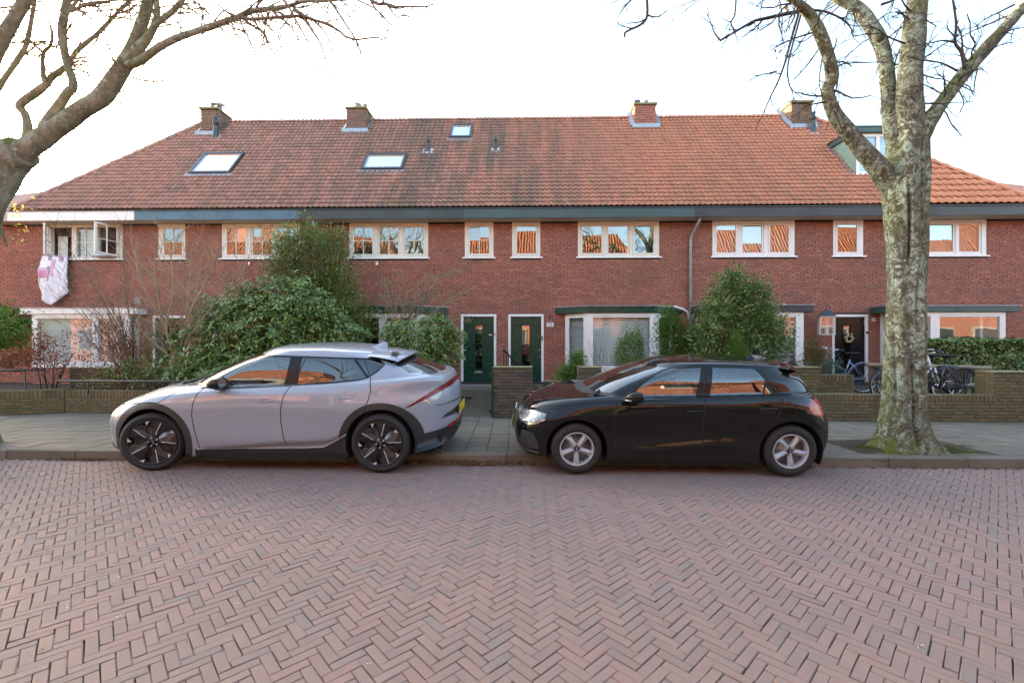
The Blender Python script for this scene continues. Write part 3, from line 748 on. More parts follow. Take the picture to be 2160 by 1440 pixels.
def house(name_label, xa, xb, zfloor=0.0):
    ox = xa
    h = thing('terraced_house', name_label, 'house', (xa * math.cos(FRZ), FY + FK * xa, 0), FRZ, 'houses of the brick terrace')
    return h, ox
def finish_house(h, ox, xa, xb, holes, fascia_segs, wallmat=None, fresh_from=None, skips=(), zb=0.2, ext=(0, 0), soff=True, ridge=True):
    # wall
    m = MB(); wall_sheet(m, xa - ox, xb - ox, zb, SOF - 0.003, holes, 0.010, 0.11)
    wl = m.build('wall', M['mortar'], h)
    m = MB(); m.box(xa - ox, xb - ox, 7.8, 8.0, zb, SOF); m.build('rear_wall', M['mortar'], h)
    bricks(wl, M['brick'], wall_specs(xa - ox, xb - ox, zb, SOF, holes, off=-ox % BRL, whole=True), key=lambda s: -s[1])
    rm2 = MB()
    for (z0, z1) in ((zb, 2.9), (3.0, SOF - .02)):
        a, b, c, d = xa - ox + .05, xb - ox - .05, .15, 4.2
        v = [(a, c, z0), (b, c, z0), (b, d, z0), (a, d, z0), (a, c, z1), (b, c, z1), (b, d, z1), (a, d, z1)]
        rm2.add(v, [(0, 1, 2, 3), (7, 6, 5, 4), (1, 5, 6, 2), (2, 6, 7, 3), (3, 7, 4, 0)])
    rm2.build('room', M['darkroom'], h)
    # roof: under-sheet, soffit, fascia, tiles
    rf_ = MB(); P = []
    for y in np.linspace(EAVE + .03, RIDY, 12):
        l, r_ = roof_range(y); P.append([(min(max(x, l), r_) - ox, y, roofz(y) - .012) for x in (xa, xb)])
    rf_.grid(P)
    Pb = []
    for y in np.linspace(EAVE + .03, RIDY, 12):
        l, r_ = roof_range(y); Pb.append([(min(max(x, l), r_) - ox, 2 * RIDY - y, roofz(y) - .012) for x in (xb, xa)])
    rf_.grid(Pb)
    roof = rf_.build('roof', M['under'], h)
    if fresh_from is None: roof_tiles(roof, ox, xa, xb, False, skips)
    else:
        roof_tiles(roof, ox, xa, fresh_from, False, skips); 
        if fresh_from < xb: roof_tiles(roof, ox, fresh_from, xb, True, skips)
    if ridge:
        rx0, rx1 = max(xa, HIPL[1][0]), min(xb, HIPR[1][0])
        if rx1 > rx0:
            n = max(1, int((rx1 - rx0) / 0.33)); st = (rx1 - rx0) / n
            q = MB(); half_round(q, (0, 0, 0), (st + .03, 0, 0), .095, .11)
            me2 = bpy.data.meshes.new('ridge_tile'); me2.from_pydata(q.v, [], q.f); me2.materials.append(M['tile_new'] if (fresh_from is not None and fresh_from < rx0 + .5) else M['tile']); me2.polygons.foreach_set('use_smooth', q.s); me2.update()
            for i in range(n): obj('ridge_tile', me2, roof, (rx0 - ox + i * st, RIDY, roofz(RIDY) - .035 + random.gauss(0, .004)))
    sf = MB(); sx0, sx1 = xa - ox - ext[0], xb - ox + ext[1]
    sf.box(sx0, sx1, EAVE + .06, .14, SOF, SOF + .02); sf.build('soffit', M['soffit'], h)
    for (p0, p1, mat) in fascia_segs:
        f = MB(); f.box(p0 - ox, p1 - ox, EAVE + .02, EAVE + .058, SOF - .015, FAST); f.build('fascia', mat, h, bevel=.004)
        f = MB(); f.box(p0 - ox, p1 - ox, EAVE - .01, EAVE + .06, FAST + .001, FAST + .022); f.build('gutter_edge', M['greymetal'], h)
    return wl, roof
def on_facade(xw, y, z):
    """facade coordinates (x along the terrace, y behind the wall) -> world"""
    return Vector((xw * math.cos(FRZ) - y * math.sin(FRZ), FY + xw * math.sin(FRZ) + y * math.cos(FRZ), z))
XB = [-15.9, fX(285), fX(668), fX(1058), fX(1452), fX(1878), 16.2]
def U(v, ox): return v - ox

# house A (left end, white fascia, duvet in the window)
h, ox = house('left end house with white fascia, white bay canopy and an open upstairs window', XB[0], XB[1]); hA, oxA = h, ox
frm, win, rc = None, None, None
def open_window(h, ox):
    x0, x1 = fX(99) - ox, fX(258) - ox; y = .012; fr = MB(); t = .05
    L = [(fX(108) - ox, fX(150) - ox), (fX(160) - ox, fX(195.5) - ox), (fX(205) - ox, fX(249) - ox)]
    fr.box(x0, x1, y, y + .09, WZ1 - .075, WZ1); fr.box(x0, x1, y, y + .09, WZ0, WZ0 + .06)
    e = [x0] + [v for a in L for v in a] + [x1]
    for a, b in zip(e[0::2], e[1::2]): fr.box(a, b, y, y + .09, WZ0 + .06, WZ1 - .075)
    win = fr.build('window', M['cream'], h, bevel=.004)
    a, b = L[1]; m = MB(); m.add([(a, .05, WZ0 + .06), (b, .05, WZ0 + .06), (b, .05, WZ1 - .075), (a, .05, WZ1 - .075)], [(0, 1, 2, 3)]); m.build('pane', M['glass_clear'], win)
    m = MB(); mx = (a + b) / 2; m.box(mx - .01, mx + .01, .03, .06, WZ0 + .06, WZ1 - .075); m.box(a, b, .032, .058, WZ0 + .48, WZ0 + .50); m.build('glazing_bar', M['cream'], win)
    blind(win, a - .03, b + .03, WZ0 + .05, WZ1 - .07, .14, M['blind'], .042, 1.0, .045)
    blind(win, L[0][0], L[0][1], WZ1 - .33, WZ1 - .07, .14, M['blind'], .03, .4, .03)
    blind(win, L[2][0], L[2][1], WZ1 - .42, WZ1 - .07, .14, M['blind'], .03, .4, .03)
    curtain(win, L[0][0], L[0][0] + .32, WZ0 + .06, WZ1 - .3, .2, M['white'], .03, 30, 4)
    for (hx, w, ang, mun) in ((L[0][0] - .02, .60, -56, True), (L[2][1] + .03, -.64, 76, True)):
        s_ = MB(); g = MB(); aw = abs(w); sg = 1 if w > 0 else -1
        r_ = sash(s_, None, min(0, w), max(0, w), -.46, .46, -.02, t=.055)
        c = MB(); mx = (r_[0] + r_[1]) / 2
        c.box(mx - .011, mx + .011, -.016, .02, r_[2], r_[3]); c.box(r_[0], r_[1], -.014, .018, -.02, .002)
        so_ = s_.build('open_casement', M['cream'], win, loc=(hx, -.01, (WZ0 + WZ1) / 2 - .01), bevel=.004); so_.rotation_euler = (0, 0, R(ang))
        g.add([(r_[0], .002, r_[2]), (r_[1], .002, r_[2]), (r_[1], .002, r_[3]), (r_[0], .002, r_[3])], [(0, 1, 2, 3)])
        gg = g.build('pane', M['glass_clear'], so_); c.build('glazing_bar', M['cream'], so_)
        break_ = None
    sl = MB(); sl.box(x0 - .05, x1 + .05, -.05, y - .001, WZ0 - .045, WZ0 - .002); sl.build('sill', M['white'], win, bevel=.004)
    return (x0, x1, WZ0 - .04, WZ1 + .04)
holes = [open_window(h, ox)]
ba = bay(h, ox, fX(67, -.35) - ox, fX(273, -.35) - ox, fX(67, -.35) - ox + .001, fX(273, -.35) - ox - .001, .35, M['white'],
         [(fX(79, -.35) - ox, fX(194, -.35) - ox), (fX(207, -.35) - ox, fX(262, -.35) - ox)], zs=.98, cx=(.32, .26), cfx=(.32, .26), sideglass=False, canopy=.17)
for a, b in ((fX(79, -.35) - ox, fX(262, -.35) - ox),):
    m = MB(); m.add([(a, -.2, .98), (b, -.2, .98), (b, -.2, 2.35), (a, -.2, 2.35)], [(0, 1, 2, 3)]); m.build('roller_blind', M['frost'], h)
holes.append(ba)
finish_house(h, ox, XB[0], XB[1], holes, [(-14.85, fX(285, -.45), M['white'])])

# house B
h, ox = house('house with blue fascia behind the bare shrubs and big rhododendron', XB[1], XB[2]); hB, oxB = h, ox
holes = []
r_, w_, _ = upper_window(h, ox, 333, 390, [(345.5, 383)], True); holes.append(r_)
r_, w_, rc = upper_window(h, ox, 467, 633, [(478, 517), (532, 571), (584, 624)], True); holes.append(r_)
for a, b, c, d, y in rc: 
    m = MB(); m.add([(a - .05, .14, c + .42), (b + .05, .14, c + .42), (b + .05, .14, d), (a - .05, .14, d)], [(0, 1, 2, 3)]); m.build('roller_blind', M['white'], w_)
holes.append(door(h, ox, 322, 399, 2.42, M['blackgreen'], 1, (352, 368), 2, z0=.40))
holes.append(bay(h, ox, 3.5 - 1.2, 3.5 + 1.6, 2.75, 4.65, .55, M['green'], [(2.9, 4.5)], sideglass=True))
finish_house(h, ox, XB[1], XB[2], holes, [(fX(285, -.45), fX(632, -.45), M['fas_blue']), (fX(632, -.45), XB[2], M['fas_grey'])], skips=[sky_skip(SKYL[0])])

# house C
h, ox = house('house with the left green door and small-paned upstairs windows', XB[2], XB[3]); hC, oxC = h, ox
holes = []
r_, w_, _ = upper_window(h, ox, 736, 903, [(746.5, 785), (800, 839), (853, 893)], True); holes.append(r_)
r_, w_, _ = upper_window(h, ox, 980, 1041, [(991, 1031)], True); holes.append(r_)
holes.append(door(h, ox, 972, 1047, 2.455, M['green'], 1, (1002, 1017), 5, slot=True, knob_side=-1))
holes.append(bay(h, ox, fX(732) - ox - .5, fX(921) - ox, fX(732) - ox - .1, fX(876, -.55) - ox, .55, M['green'], [(fX(732) - ox + .1, fX(800, -.55) - ox), (fX(815, -.55) - ox, fX(865, -.55) - ox)], cx=(.3, .35), cfx=(.1, .0), gmat=M['glass']))
finish_house(h, ox, XB[2], XB[3], holes, [(XB[2], fX(980, -.45), M['fas_grey']), (fX(980, -.45), XB[3], M['fas_teal'])], skips=[sky_skip(SKYL[1]), sky_skip(SKYL[2])])

# house D
h, ox = house('house number 25 with green door and white venetian blinds in its bay', XB[3], XB[4]); hD, oxD = h, ox
holes = []
r_, w_, _ = upper_window(h, ox, 1080, 1140, [(1090, 1130)], False); holes.append(r_)
r_, w_, _ = upper_window(h, ox, 1219, 1391, [(1229, 1269), (1284, 1324), (1339, 1379)], False); holes.append(r_)
holes.append(door(h, ox, 1072, 1147, 2.455, M['green'], 1, (1101, 1117), 1, knob_side=1))
holes.append(bay(h, ox, fX(1192) - ox, fX(1416) - ox, fX(1240, -.55) - ox, fX(1386, -.55) - ox, .55, M['green'], [(fX(1252, -.55) - ox, fX(1372, -.55) - ox)],
                 blinds=(M['blind'], .066, 1.0, .062), cx=(.31, .30), cfx=(.0, .0), gmat=M['glass_clear'], canopy=.19))
finish_house(h, ox, XB[3], XB[4], holes, [(XB[3], XB[4], M['fas_teal'])])

# house E
h, ox = house('house number 27 with black door and grey canopy over its bay', XB[4], XB[5]); hE, oxE = h, ox
holes = []
r_, w_, rc = upper_window(h, ox, 1503, 1677, [(1512, 1552), (1568, 1608), (1625, 1664)], False, M['white']); holes.append(r_)
for a, b, c, d, y in rc: 
    m = MB(); m.add([(a - .05, .14, c - .03), (b + .05, .14, c - .03), (b + .05, .14, d), (a - .05, .14, d)], [(0, 1, 2, 3)]); m.build('net_curtain', M['curtain'], w_)
r_, w_, _ = upper_window(h, ox, 1758, 1822, [(1767.5, 1808)], False, M['white']); holes.append(r_)
holes.append(door(h, ox, 1755, 1831, 2.43, M['black'], 1, (1781, 1796), 4, knob_side=-1))
holes.append(bay(h, ox, fX(1500, -.75) - ox, fX(1697, -.75) - ox, fX(1500, -.75) - ox + .001, fX(1697, -.75) - ox - .001, .75, M['fas_dark'], [(fX(1515, -.75) - ox, fX(1604, -.75) - ox), (fX(1618, -.75) - ox, fX(1681, -.75) - ox)],
                 blinds=(M['blind'], .13, 1.35, .075), cx=(.3, .25), cfx=(.3, .25), sideglass=False, gmat=M['glass'], canopy=.19))
finish_house(h, ox, XB[4], XB[5], holes, [(XB[4], XB[5], M['fas_dark'])], fresh_from=fX(1880))

# house F
h, ox = house('right end house with bright new roof tiles and a dormer, behind the big tree', XB[5], XB[6]); hF, oxF = h, ox
holes = []
r_, w_, rc = upper_window(h, ox, 1906, 2082, [(1920, 1948), (1961, 2013), (2026, 2068)], False, M['white'], style='fixed', gmat=M['glass']); holes.append(r_)
for a, b, c, d, y in rc: curtain(w_, a - .06, b + .06, c - .03, d, .18, M['curtain'], .025, 40, 9)
holes.append(bay(h, ox, fX(1900, -.7) - ox, fX(2123, -.7) - ox, fX(1900, -.7) - ox + .001, fX(2123, -.7) - ox - .001, .7, M['fas_teal'],
                 [(fX(1912, -.7) - ox, fX(1965, -.7) - ox), (fX(1984, -.7) - ox, fX(2111, -.7) - ox)], cx=(.3, .35), cfx=(.3, .35), sideglass=False, gmat=M['glass'], canopy=.17))
DX0, DX1, DY, DZ0, DZ1 = 10.35, 12.3, 0.40, 6.65, 8.06
wlF, roofF = finish_house(h, ox, XB[5], XB[6], holes, [(XB[5], 15.4, M['fas_dark'])], fresh_from=XB[5], skips=[(DX0 + .02, DX1 - .02, DY - .0, 3.0)])

# strip of new tiles that runs up to the ridge left of the dormer belongs to house F's roof; E's edge is old
# dormer
dm = MB(); a, b = DX0 - ox, DX1 - ox; zt = DZ1 - .16
yb = lambda z: EAVE + (z - EZ) / PIT
dm.cm = 0
for x in (a, b):
    dm.add([(x, DY, DZ0), (x, DY, zt), (x, yb(zt) + .1, zt), (x, yb(DZ0), DZ0)], [(0, 1, 2, 3)])
dm.box(a + .001, b - .001, yb(zt) - .2, yb(zt) + .1, DZ0 + .8, zt)
dorm = dm.build('dormer', plain('pale green dormer cheek', (0.20, 0.30, 0.25), .5), h)
d2 = MB(); d2.box(a - .06, b + .06, DY - .1, yb(zt) + .35, zt + .001, DZ1); d2.build('dormer_roof', M['fas_teal'], dorm, bevel=.01)
d2 = MB(); d2.box(a - .08, b + .08, DY - .12, yb(zt) + .36, DZ1 + .001, DZ1 + .03); d2.build('roof_edge', M['greymetal'], dorm)
d3 = MB(); d3.box(a + .02, b - .02, DY, DY + .07, DZ0, DZ0 + .1); d3.box(a + .02, b - .02, DY, DY + .07, zt - .1, zt)
for x in (a + .02, a + .62, a + 1.22, b - .12): d3.box(x, x + .1, DY + .001, DY + .069, DZ0 + .1, zt - .1)
dw = d3.build('window', M['white'], dorm)
for x in (a + .12, a + .72, a + 1.32): 
    m = MB(); m.add([(x, DY + .03, DZ0 + .1), (min(x + .5, b - .12), DY + .03, DZ0 + .1), (min(x + .5, b - .12), DY + .03, zt - .1), (x, DY + .03, zt - .1)], [(0, 1, 2, 3)]); m.build('pane', M['glass'], dw)
m = MB(); m.box(a + .05, b - .05, DY + .2, DY + .22, DZ0 + .1, zt - .05); m.build('net_curtain', M['interior'], dw)
m = MB(); m.add([(a - .12, yb(zt) - .02, zt + .03), (a - .02, yb(zt) - .02, zt + .03), (a - .02, yb(DZ0), DZ0 + .05), (a - .12, yb(DZ0), DZ0 + .05)], [(0, 1, 2, 3)]); m.build('flashing', M['lead'], dorm)

# hips: the hip line with half-round tiles, and the hipped end slopes
for (hp, hh, hx, mat, sgn) in ((HIPL, hA, oxA, M['tile'], -1), (HIPR, hF, oxF, M['tile_new'], 1)):
    (x0, y0), (x1, y1) = hp
    p = Vector((x0 - hx, y0, roofz(y0) - .01)); q = Vector((x1 - hx, y1, roofz(y1) - .01)); n = 17
    for i in range(n):
        m = MB(); half_round(m, p.lerp(q, i / n), p.lerp(q, (i + 1.12) / n), .09, .11, 7); m.build('hip_tile', mat, hh)
    m = MB(); m.add([(x0 - hx, y0, roofz(y0) - .02), (x1 - hx, y1, roofz(y1) - .02), (x0 - hx, 2 * RIDY - y0, roofz(y0) - .02)], [(0, 1, 2) if sgn > 0 else (2, 1, 0)]); m.build('end_roof_slope', mat, hh)
    m = MB(); xe = (x0 - hx) - sgn * .4; m.box(min(xe, xe - sgn * .1), max(xe, xe - sgn * .1), .12, 7.8, .2, SOF); m.build('side_wall', M['brick'], hh)

# ---- neighbouring lower roofs at both frame edges
for (x0, x1, sg, lab) in ((-15.9, -19.5, -1, 'neighbouring brick wall with sloping tiled roof at the left edge'), (16.2, 19.5, 1, 'neighbouring brick wall with sloping tiled roof at the right edge')):
    nb = thing('neighbour_house', lab, 'house', on_facade(x0, 0, 0), FRZ)
    m = MB(); m.box(min(0, x1 - x0), max(0, x1 - x0), .03, .3, .2, 4.2); w_ = m.build('wall', M['mortar'], nb)
    bricks(w_, M['brick'], wall_specs(min(0, x1 - x0), max(0, x1 - x0), .2, 4.2, [], y=.02), limit=0)
    m = MB(); e = x1 - x0; m.add([(0.0, -.35, 4.55), (e, -.35, 4.1), (e, 3.0, 7.0), (0.0, 3.0, 7.4)], [(0, 1, 2, 3)]); m.box(min(0, e), max(0, e), -.36, -.3, 4.0, 4.2); m.build('roof', M['tile'], nb)

# ---- chimneys, vents, roof windows
def chimney(hh, hx, px0, px1, Yf, zt, deep, pots, mat, label=None):
    Xa, Xb = (px0 - 1080) / F * Yf, (px1 - 1080) / F * Yf
    xa, xb = Xa - hx, Xb - hx; yf = Yf - FY - FK * (Xa + Xb) / 2
    z0 = roofz(yf) - .1
    m = MB(); m.box(xa + .01, xb - .01, yf + .01, yf + deep - .01, z0, zt - .08); ch = m.build('chimney', M['mortar'], hh)
    sp_ = [(s[0], s[1], s[2], s[3], s[4]) for s in wall_specs(xa, xb, z0, zt - .08, [], y=yf)]
    bricks(ch, mat, sp_, limit=300)
    # side faces as bricks too
    for sx in (xa, xb):
        q = MB(); k = 0; z = z0
        while z < zt - .1:
            y = yf + (.05 if k % 2 else 0)
            while y < yf + deep - .03:
                q.cr = random.random(); q.box(sx - .004 if sx == xa else sx - .03, sx + .03 if sx == xa else sx + .004, y + .012, min(y + .21, yf + deep), z + .005, z + BRC - .006); y += .22
            z += BRC; k += 1
        q.build('side_bricks', mat, ch, kind='stuff')
    c = MB(); c.box(xa - .05, xb + .05, yf - .05, yf + deep + .05, zt - .078, zt); c.build('chimney_cap', M['cope'], ch, bevel=.015)
    l = MB(); l.box(xa - .12, xb + .12, yf - .14, yf - .012, z0 + .0, z0 + .16)
    for sx in (xa - .15, xb + .012): l.add([(sx, yf - .05, roofz(yf) + .03), (sx + .14, yf - .05, roofz(yf) + .12), (sx + .14, yf + deep * .8, roofz(yf + deep * .8) + .14), (sx, yf + deep * .8, roofz(yf + deep * .8) + .03)], [(0, 1, 2, 3)])
    l.build('flashing', M['lead'], ch, bevel=.02)
    for (t, kind) in pots:
        cx_ = xa + (xb - xa) * t; cy_ = yf + .25; p = MB()
        if kind == 'pot': p.lathe([(.09, 0), (.10, .03), (.075, .05), (.08, .16), (.085, .2), (.06, .2)], 14, 'z', (cx_, cy_, zt)); nm, mt = 'chimney_pot', M['concrete']
        elif kind == 'cowl': 
            p.lathe([(.05, 0), (.05, .16), (.15, .19), (.13, .22), (0, .25)], 14, 'z', (cx_, cy_, zt)); nm, mt = 'chimney_cowl', M['zinc']
        elif kind == 'box':
            for dx in (-.11, .11): p.box(cx_ + dx - .03, cx_ + dx + .03, cy_ - .08, cy_ + .08, zt, zt + .22)
            p.box(cx_ - .03, cx_ + .01, cy_ - .05, cy_ + .05, zt, zt + .14); p.box(cx_ - .16, cx_ + .12, cy_ - .1, cy_ + .1, zt + .221, zt + .25); nm, mt = 'chimney_cowl', M['zinc']
        else:
            p.box(cx_ - .03, cx_ + .15, cy_ - .07, cy_ + .07, zt + .13, zt + .2); p.lathe([(.07, 0), (.07, .13)], 12, 'z', (cx_ + .05, cy_, zt)); p.box(cx_ - .06, cx_ - .031, cy_ - .09, cy_ + .09, zt, zt + .22); nm, mt = 'chimney_cowl', M['greymetal']
        p.build(nm, mt, ch)
chimney(hB, oxB, 419, 455, 16.15, 9.95, .75, [(.62, 'box'), (.95, 'cowl')], M['chimney_brick'])
chimney(hC, oxC, 727, 768, 16.1, 9.94, .65, [(.45, 'cowl'), (.85, 'pot')], M['chimney_brick'])
chimney(hD, oxD, 1336, 1380, 15.95, 10.0, .8, [(.12, 'flue'), (.62, 'pot')], M['brick'])
chimney(hE, oxE, 1667, 1710, 15.75, 9.97, .95, [], M['chimney_brick'])
def vent(hh, hx, px, pyb, pyt, r=.05, col='greymetal', coll=True):
    # where the ray through (px,pyb) meets the roof plane
    s_ = (720 - pyb) / F; a = (px - 1080) / F
    # CAMZ + s*Y = EZ + (Y - FY - FK*a*Y - EAVE)*PIT
    Y = (EZ - (FY + EAVE) * PIT - CAMZ) / (s_ - PIT * (1 - FK * a)); X = a * Y; y = Y - FY - FK * X; z = CAMZ + s_ * Y
    hgt = (pyb - pyt) / F * Y
    m = MB(); x = X - hx; m.lathe([(r * 1.25, -.1), (r * 1.2, hgt * .35), (r, hgt * .4), (r, hgt * .66), (r * 1.35, hgt * .68), (r * 1.35, hgt * .76), (r * .9, hgt * .8), (r * .85, hgt), (0, hgt)], 16, 'z', (x, y, z))
    v_ = m.build('roof_vent', M[col], hh)
    f = MB(); sl = math.sqrt(1 + PIT * PIT); P = []
    for j in range(5):
        P.append([(x - .17 + .34 * i / 8, y - .11 + .2 * j / 4, z + (-.11 + .2 * j / 4) * PIT + .045 + .012 * math.sin(i * 2.1) + random.gauss(0, .004)) for i in range(9)])
    f.cs = True; f.grid(P); f.build('flashing', plain('pale flashing', (.5, .53, .56), .5, var=.15), v_)
vent(hB, oxB, 452, 291, 247, .075)
vent(hC, oxC, 901, 320, 289, .05); vent(hC, oxC, 1043, 317, 288, .05)
vent(hE, oxE, 1713, 280, 237, .07)
def skylight(hh, hx, pts_px, label=None):
    def hit(px, py):
        s_ = (720 - py) / F; a = (px - 1080) / F
        Y = (EZ - (FY + EAVE) * PIT - CAMZ) / (s_ - PIT * (1 - FK * a)); X = a * Y; return X - hx, Y - FY - FK * X
    (xa, ya), (xb, yb_), (xc, yc), (xd, yd) = [hit(*p) for p in pts_px]
    x0, x1 = (xa + xd) / 2, (xb + xc) / 2; y0, y1 = (ya + yb_) / 2, (yc + yd) / 2
    sl = math.sqrt(1 + PIT * PIT)
    def wp(x, y, n): return (x, y - n * PIT / sl, roofz(y) + n / sl)
    def slab(m, xa_, xb_, ya_, yb__, n0, n1):
        m.add([wp(xa_, ya_, n0), wp(xb_, ya_, n0), wp(xb_, yb__, n0), wp(xa_, yb__, n0), wp(xa_, ya_, n1), wp(xb_, ya_, n1), wp(xb_, yb__, n1), wp(xa_, yb__, n1)],
              [(0, 3, 2, 1), (4, 5, 6, 7), (0, 1, 5, 4), (1, 2, 6, 5), (2, 3, 7, 6), (3, 0, 4, 7)])
    t = .07; tb = .05; m = MB()
    slab(m, x0, x1, y0, y0 + tb, -.02, .09); slab(m, x0, x1, y1 - tb, y1, -.02, .10); slab(m, x0, x0 + t, y0 + tb, y1 - tb, -.02, .095); slab(m, x1 - t, x1, y0 + tb, y1 - tb, -.02, .095)
    sk = m.build('roof_window', M['greymetal'], hh, bevel=.006)
    m = MB(); ti = .03; slab(m, x0 + t, x1 - t, y0 + tb, y0 + tb + ti * .6, .03, .075); slab(m, x0 + t, x1 - t, y1 - tb - ti * .6, y1 - tb, .03, .075); slab(m, x0 + t, x0 + t + ti, y0 + tb + ti * .6, y1 - tb - ti * .6, .03, .075); slab(m, x1 - t - ti, x1 - t, y0 + tb + ti * .6, y1 - tb - ti * .6, .03, .075)
    m.build('sash', M['alu'], sk)
    m = MB(); slab(m, x0 + t + ti, x1 - t - ti, y0 + tb + ti * .6, y1 - tb - ti * .6, .045, .05); m.build('pane', M['sky_glass'], sk)
    m = MB(); slab(m, x0 - .1, x1 + .1, y0 - .09, y0 - .002, .0, .04); m.build('flashing', M['lead'], sk)
skylight(hB, oxB, [(400, 368), (484, 368), (516, 326), (432, 326)])
skylight(hC, oxC, [(763, 360), (848, 360), (857, 328), (773, 328)])
skylight(hC, oxC, [(947, 293), (993, 293), (993, 266), (949, 266)])

# ---- things fixed to the facade
# drainpipe between houses D and E
dp = thing('drainpipe', 'tall pale zinc drainpipe on the brick wall with two branches near the ground floor', 'drainpipe', on_facade(fX(1455), -.06, 0), FRZ)
sc_ = 0
px_ = lambda p: fX(p) - fX(1455)
m = MB(); m.tube([(px_(1465), -.32, 5.2), (px_(1465), -.30, 5.10), (px_(1462), -.15, 4.95), (px_(1456), -.01, 4.72), (0, 0, 4.6), (0, 0, .35)], .042, 12); m.build('pipe', M['zinc'], dp)
m = MB(); m.tube([(px_(1418), -.12, 2.66), (px_(1428), -.06, 2.62), (px_(1440), 0, 2.58), (px_(1449), 0, 2.50), (px_(1452), 0, 2.3)], .036, 10); m.build('branch_pipe', M['white'], dp)
m = MB(); m.tube([(px_(1480), -.1, 2.64), (px_(1470), -.03, 2.62), (px_(1462), 0, 2.5), (px_(1459), 0, 2.3)], .036, 10); m.build('branch_pipe', M['white'], dp)
for z in (4.62, 3.6, 2.75, 2.2):
    m = MB(); m.lathe([(.05, -.02), (.05, .02)], 12, 'z', (0, 0, z)); m.build('collar', M['greymetal'] if z == 2.75 else M['zinc'], dp)
dp2 = thing('drainpipe', 'short grey drainpipe bend under the eaves above the tall evergreen', 'drainpipe', on_facade(fX(676), -.06, 0), FRZ)
m = MB(); m.tube([(-.06, -.32, 5.2), (-.05, -.3, 5.1), (.0, -.1, 4.85), (.06, 0, 4.7), (.06, 0, .4)], .042, 12); m.build('pipe', M['zinc'], dp2)
def on_wall(px, py, dy=0.0): return on_facade(fX(px, dy), dy, fZ(px, py, dy))
def small_box(name, label, cat, px, py, w, hgt, d, mat, extra=None, dy=0.0, bev=.004):
    t = thing(name, label, cat, on_facade(fX(px), dy, fZ(px, py)), FRZ)
    m = MB(); m.box(-w / 2, w / 2, -d, -.0, -hgt / 2, hgt / 2); m.build('body' if extra is None else extra, mat, t, bevel=bev); return t
n25 = small_box('house_number', 'white enamel plate with the number 25 beside the right green door', 'house number', 1160.5, 684.5, .20, .125, .012, M['white'], 'plate')
text_part('digits', '25', .125, M['black'], n25, (0, -.0135, 0))
n27 = small_box('house_number', 'two small white tiles with the number 27 right of the black door', 'house number', 1841, 674, .055, .10, .012, M['white'], 'plate')
m = MB(); m.box(.03, .085, -.012, 0, -.05, .05); m.build('plate', M['white'], n27)
text_part('digits', '2', .09, M['black'], n27, (0, -.0135, 0)); text_part('digits', '7', .09, M['black'], n27, (.058, -.0135, 0))
small_box('doorbell', 'small brass doorbell right of the left green door', 'doorbell', 1044, 705, .03, .07, .02, plain('brass', (.4, .28, .12), .4, .7), dy=-.013)
small_box('doorbell', 'slim black doorbell on the frame of the right green door', 'doorbell', 1143.5, 713, .035, .13, .025, M['black'], dy=-.013)
small_box('doorbell', 'black doorbell box on the white frame beside the black door', 'doorbell', 1828, 701, .06, .06, .03, M['black'], dy=-.013)
small_box('name_plate', 'small white name plate on the left green door', 'name plate', 1034, 706, .09, .03, .006, M['white'], dy=.038)
small_box('wall_vent', 'small dark grille in the brick wall above number 25', 'vent', 1160, 669, .05, .11, .01, M['blackm'])
small_box('wall_vent', 'square stone vent in the brick wall of the blue-fascia house', 'vent', 291, 634, .19, .2, .02, M['concrete'])
small_box('wall_socket', 'small grey metal box under the small-paned window of the left green door house', 'wall box', 795, 556, .08, .12, .05, M['alu'])
small_box('wall_socket', 'small grey metal box under the blinds window above the rhododendron', 'wall box', 527, 556, .06, .1, .05, M['alu'])
# barn lamp at the green canopy
lm = thing('wall_lamp', 'small dark green lamp under the canopy left of the left green door', 'wall lamp', on_wall(943, 668), FRZ)
m = MB(); m.tube([(0, 0, .0), (0, -.1, .07), (0, -.18, .05)], .012, 8); m.build('bracket', M['black'], lm)
m = MB(); m.lathe([(0, .08), (.03, .07), (.045, .02), (.10, -.03), (.105, -.10), (.09, -.10), (.09, -.04), (0, .0)], 16, 'z', (0, -.18, 0)); m.build('lamp_shade', M['blackgreen'], lm)
# lantern
LNY = -.42
ln = thing('hanging_lantern', 'white wooden lantern with grey metal roof hanging beside the black door', 'lantern', on_facade(fX(1744, LNY), LNY, fZ(1744, 706, LNY)), FRZ + R(-22))
m = MB(); w_, d_, H_ = .175, .12, .50; t = .022
for sx in (-1, 1):
    for sy in (-1, 1): m.box(sx * w_ - t / 2, sx * w_ + t / 2, sy * d_ - t / 2, sy * d_ + t / 2, 0.02, H_)
m.box(-w_ - .02, w_ + .02, -d_ - .02, d_ + .02, -.0, .0199); m.box(-w_ - .03, w_ + .03, -d_ - .03, d_ + .03, H_, H_ + .025)
m.build('frame', M['white'], ln, bevel=.003)
m = MB()
for sy in (-1, 1): m.box(-.008, .008, sy * d_ - .006, sy * d_ + .006, .02, H_); m.box(-w_ + .011, w_ - .011, sy * d_ - .005, sy * d_ + .005, H_ / 2 - .01, H_ / 2 + .01)
for sx in (-1, 1): m.box(sx * w_ - .006, sx * w_ + .006, -.008, .008, .02, H_); m.box(sx * w_ - .005, sx * w_ + .005, -d_ + .011, d_ - .011, H_ / 2 - .01, H_ / 2 + .01)
m.build('glazing_bar', M['white'], ln)
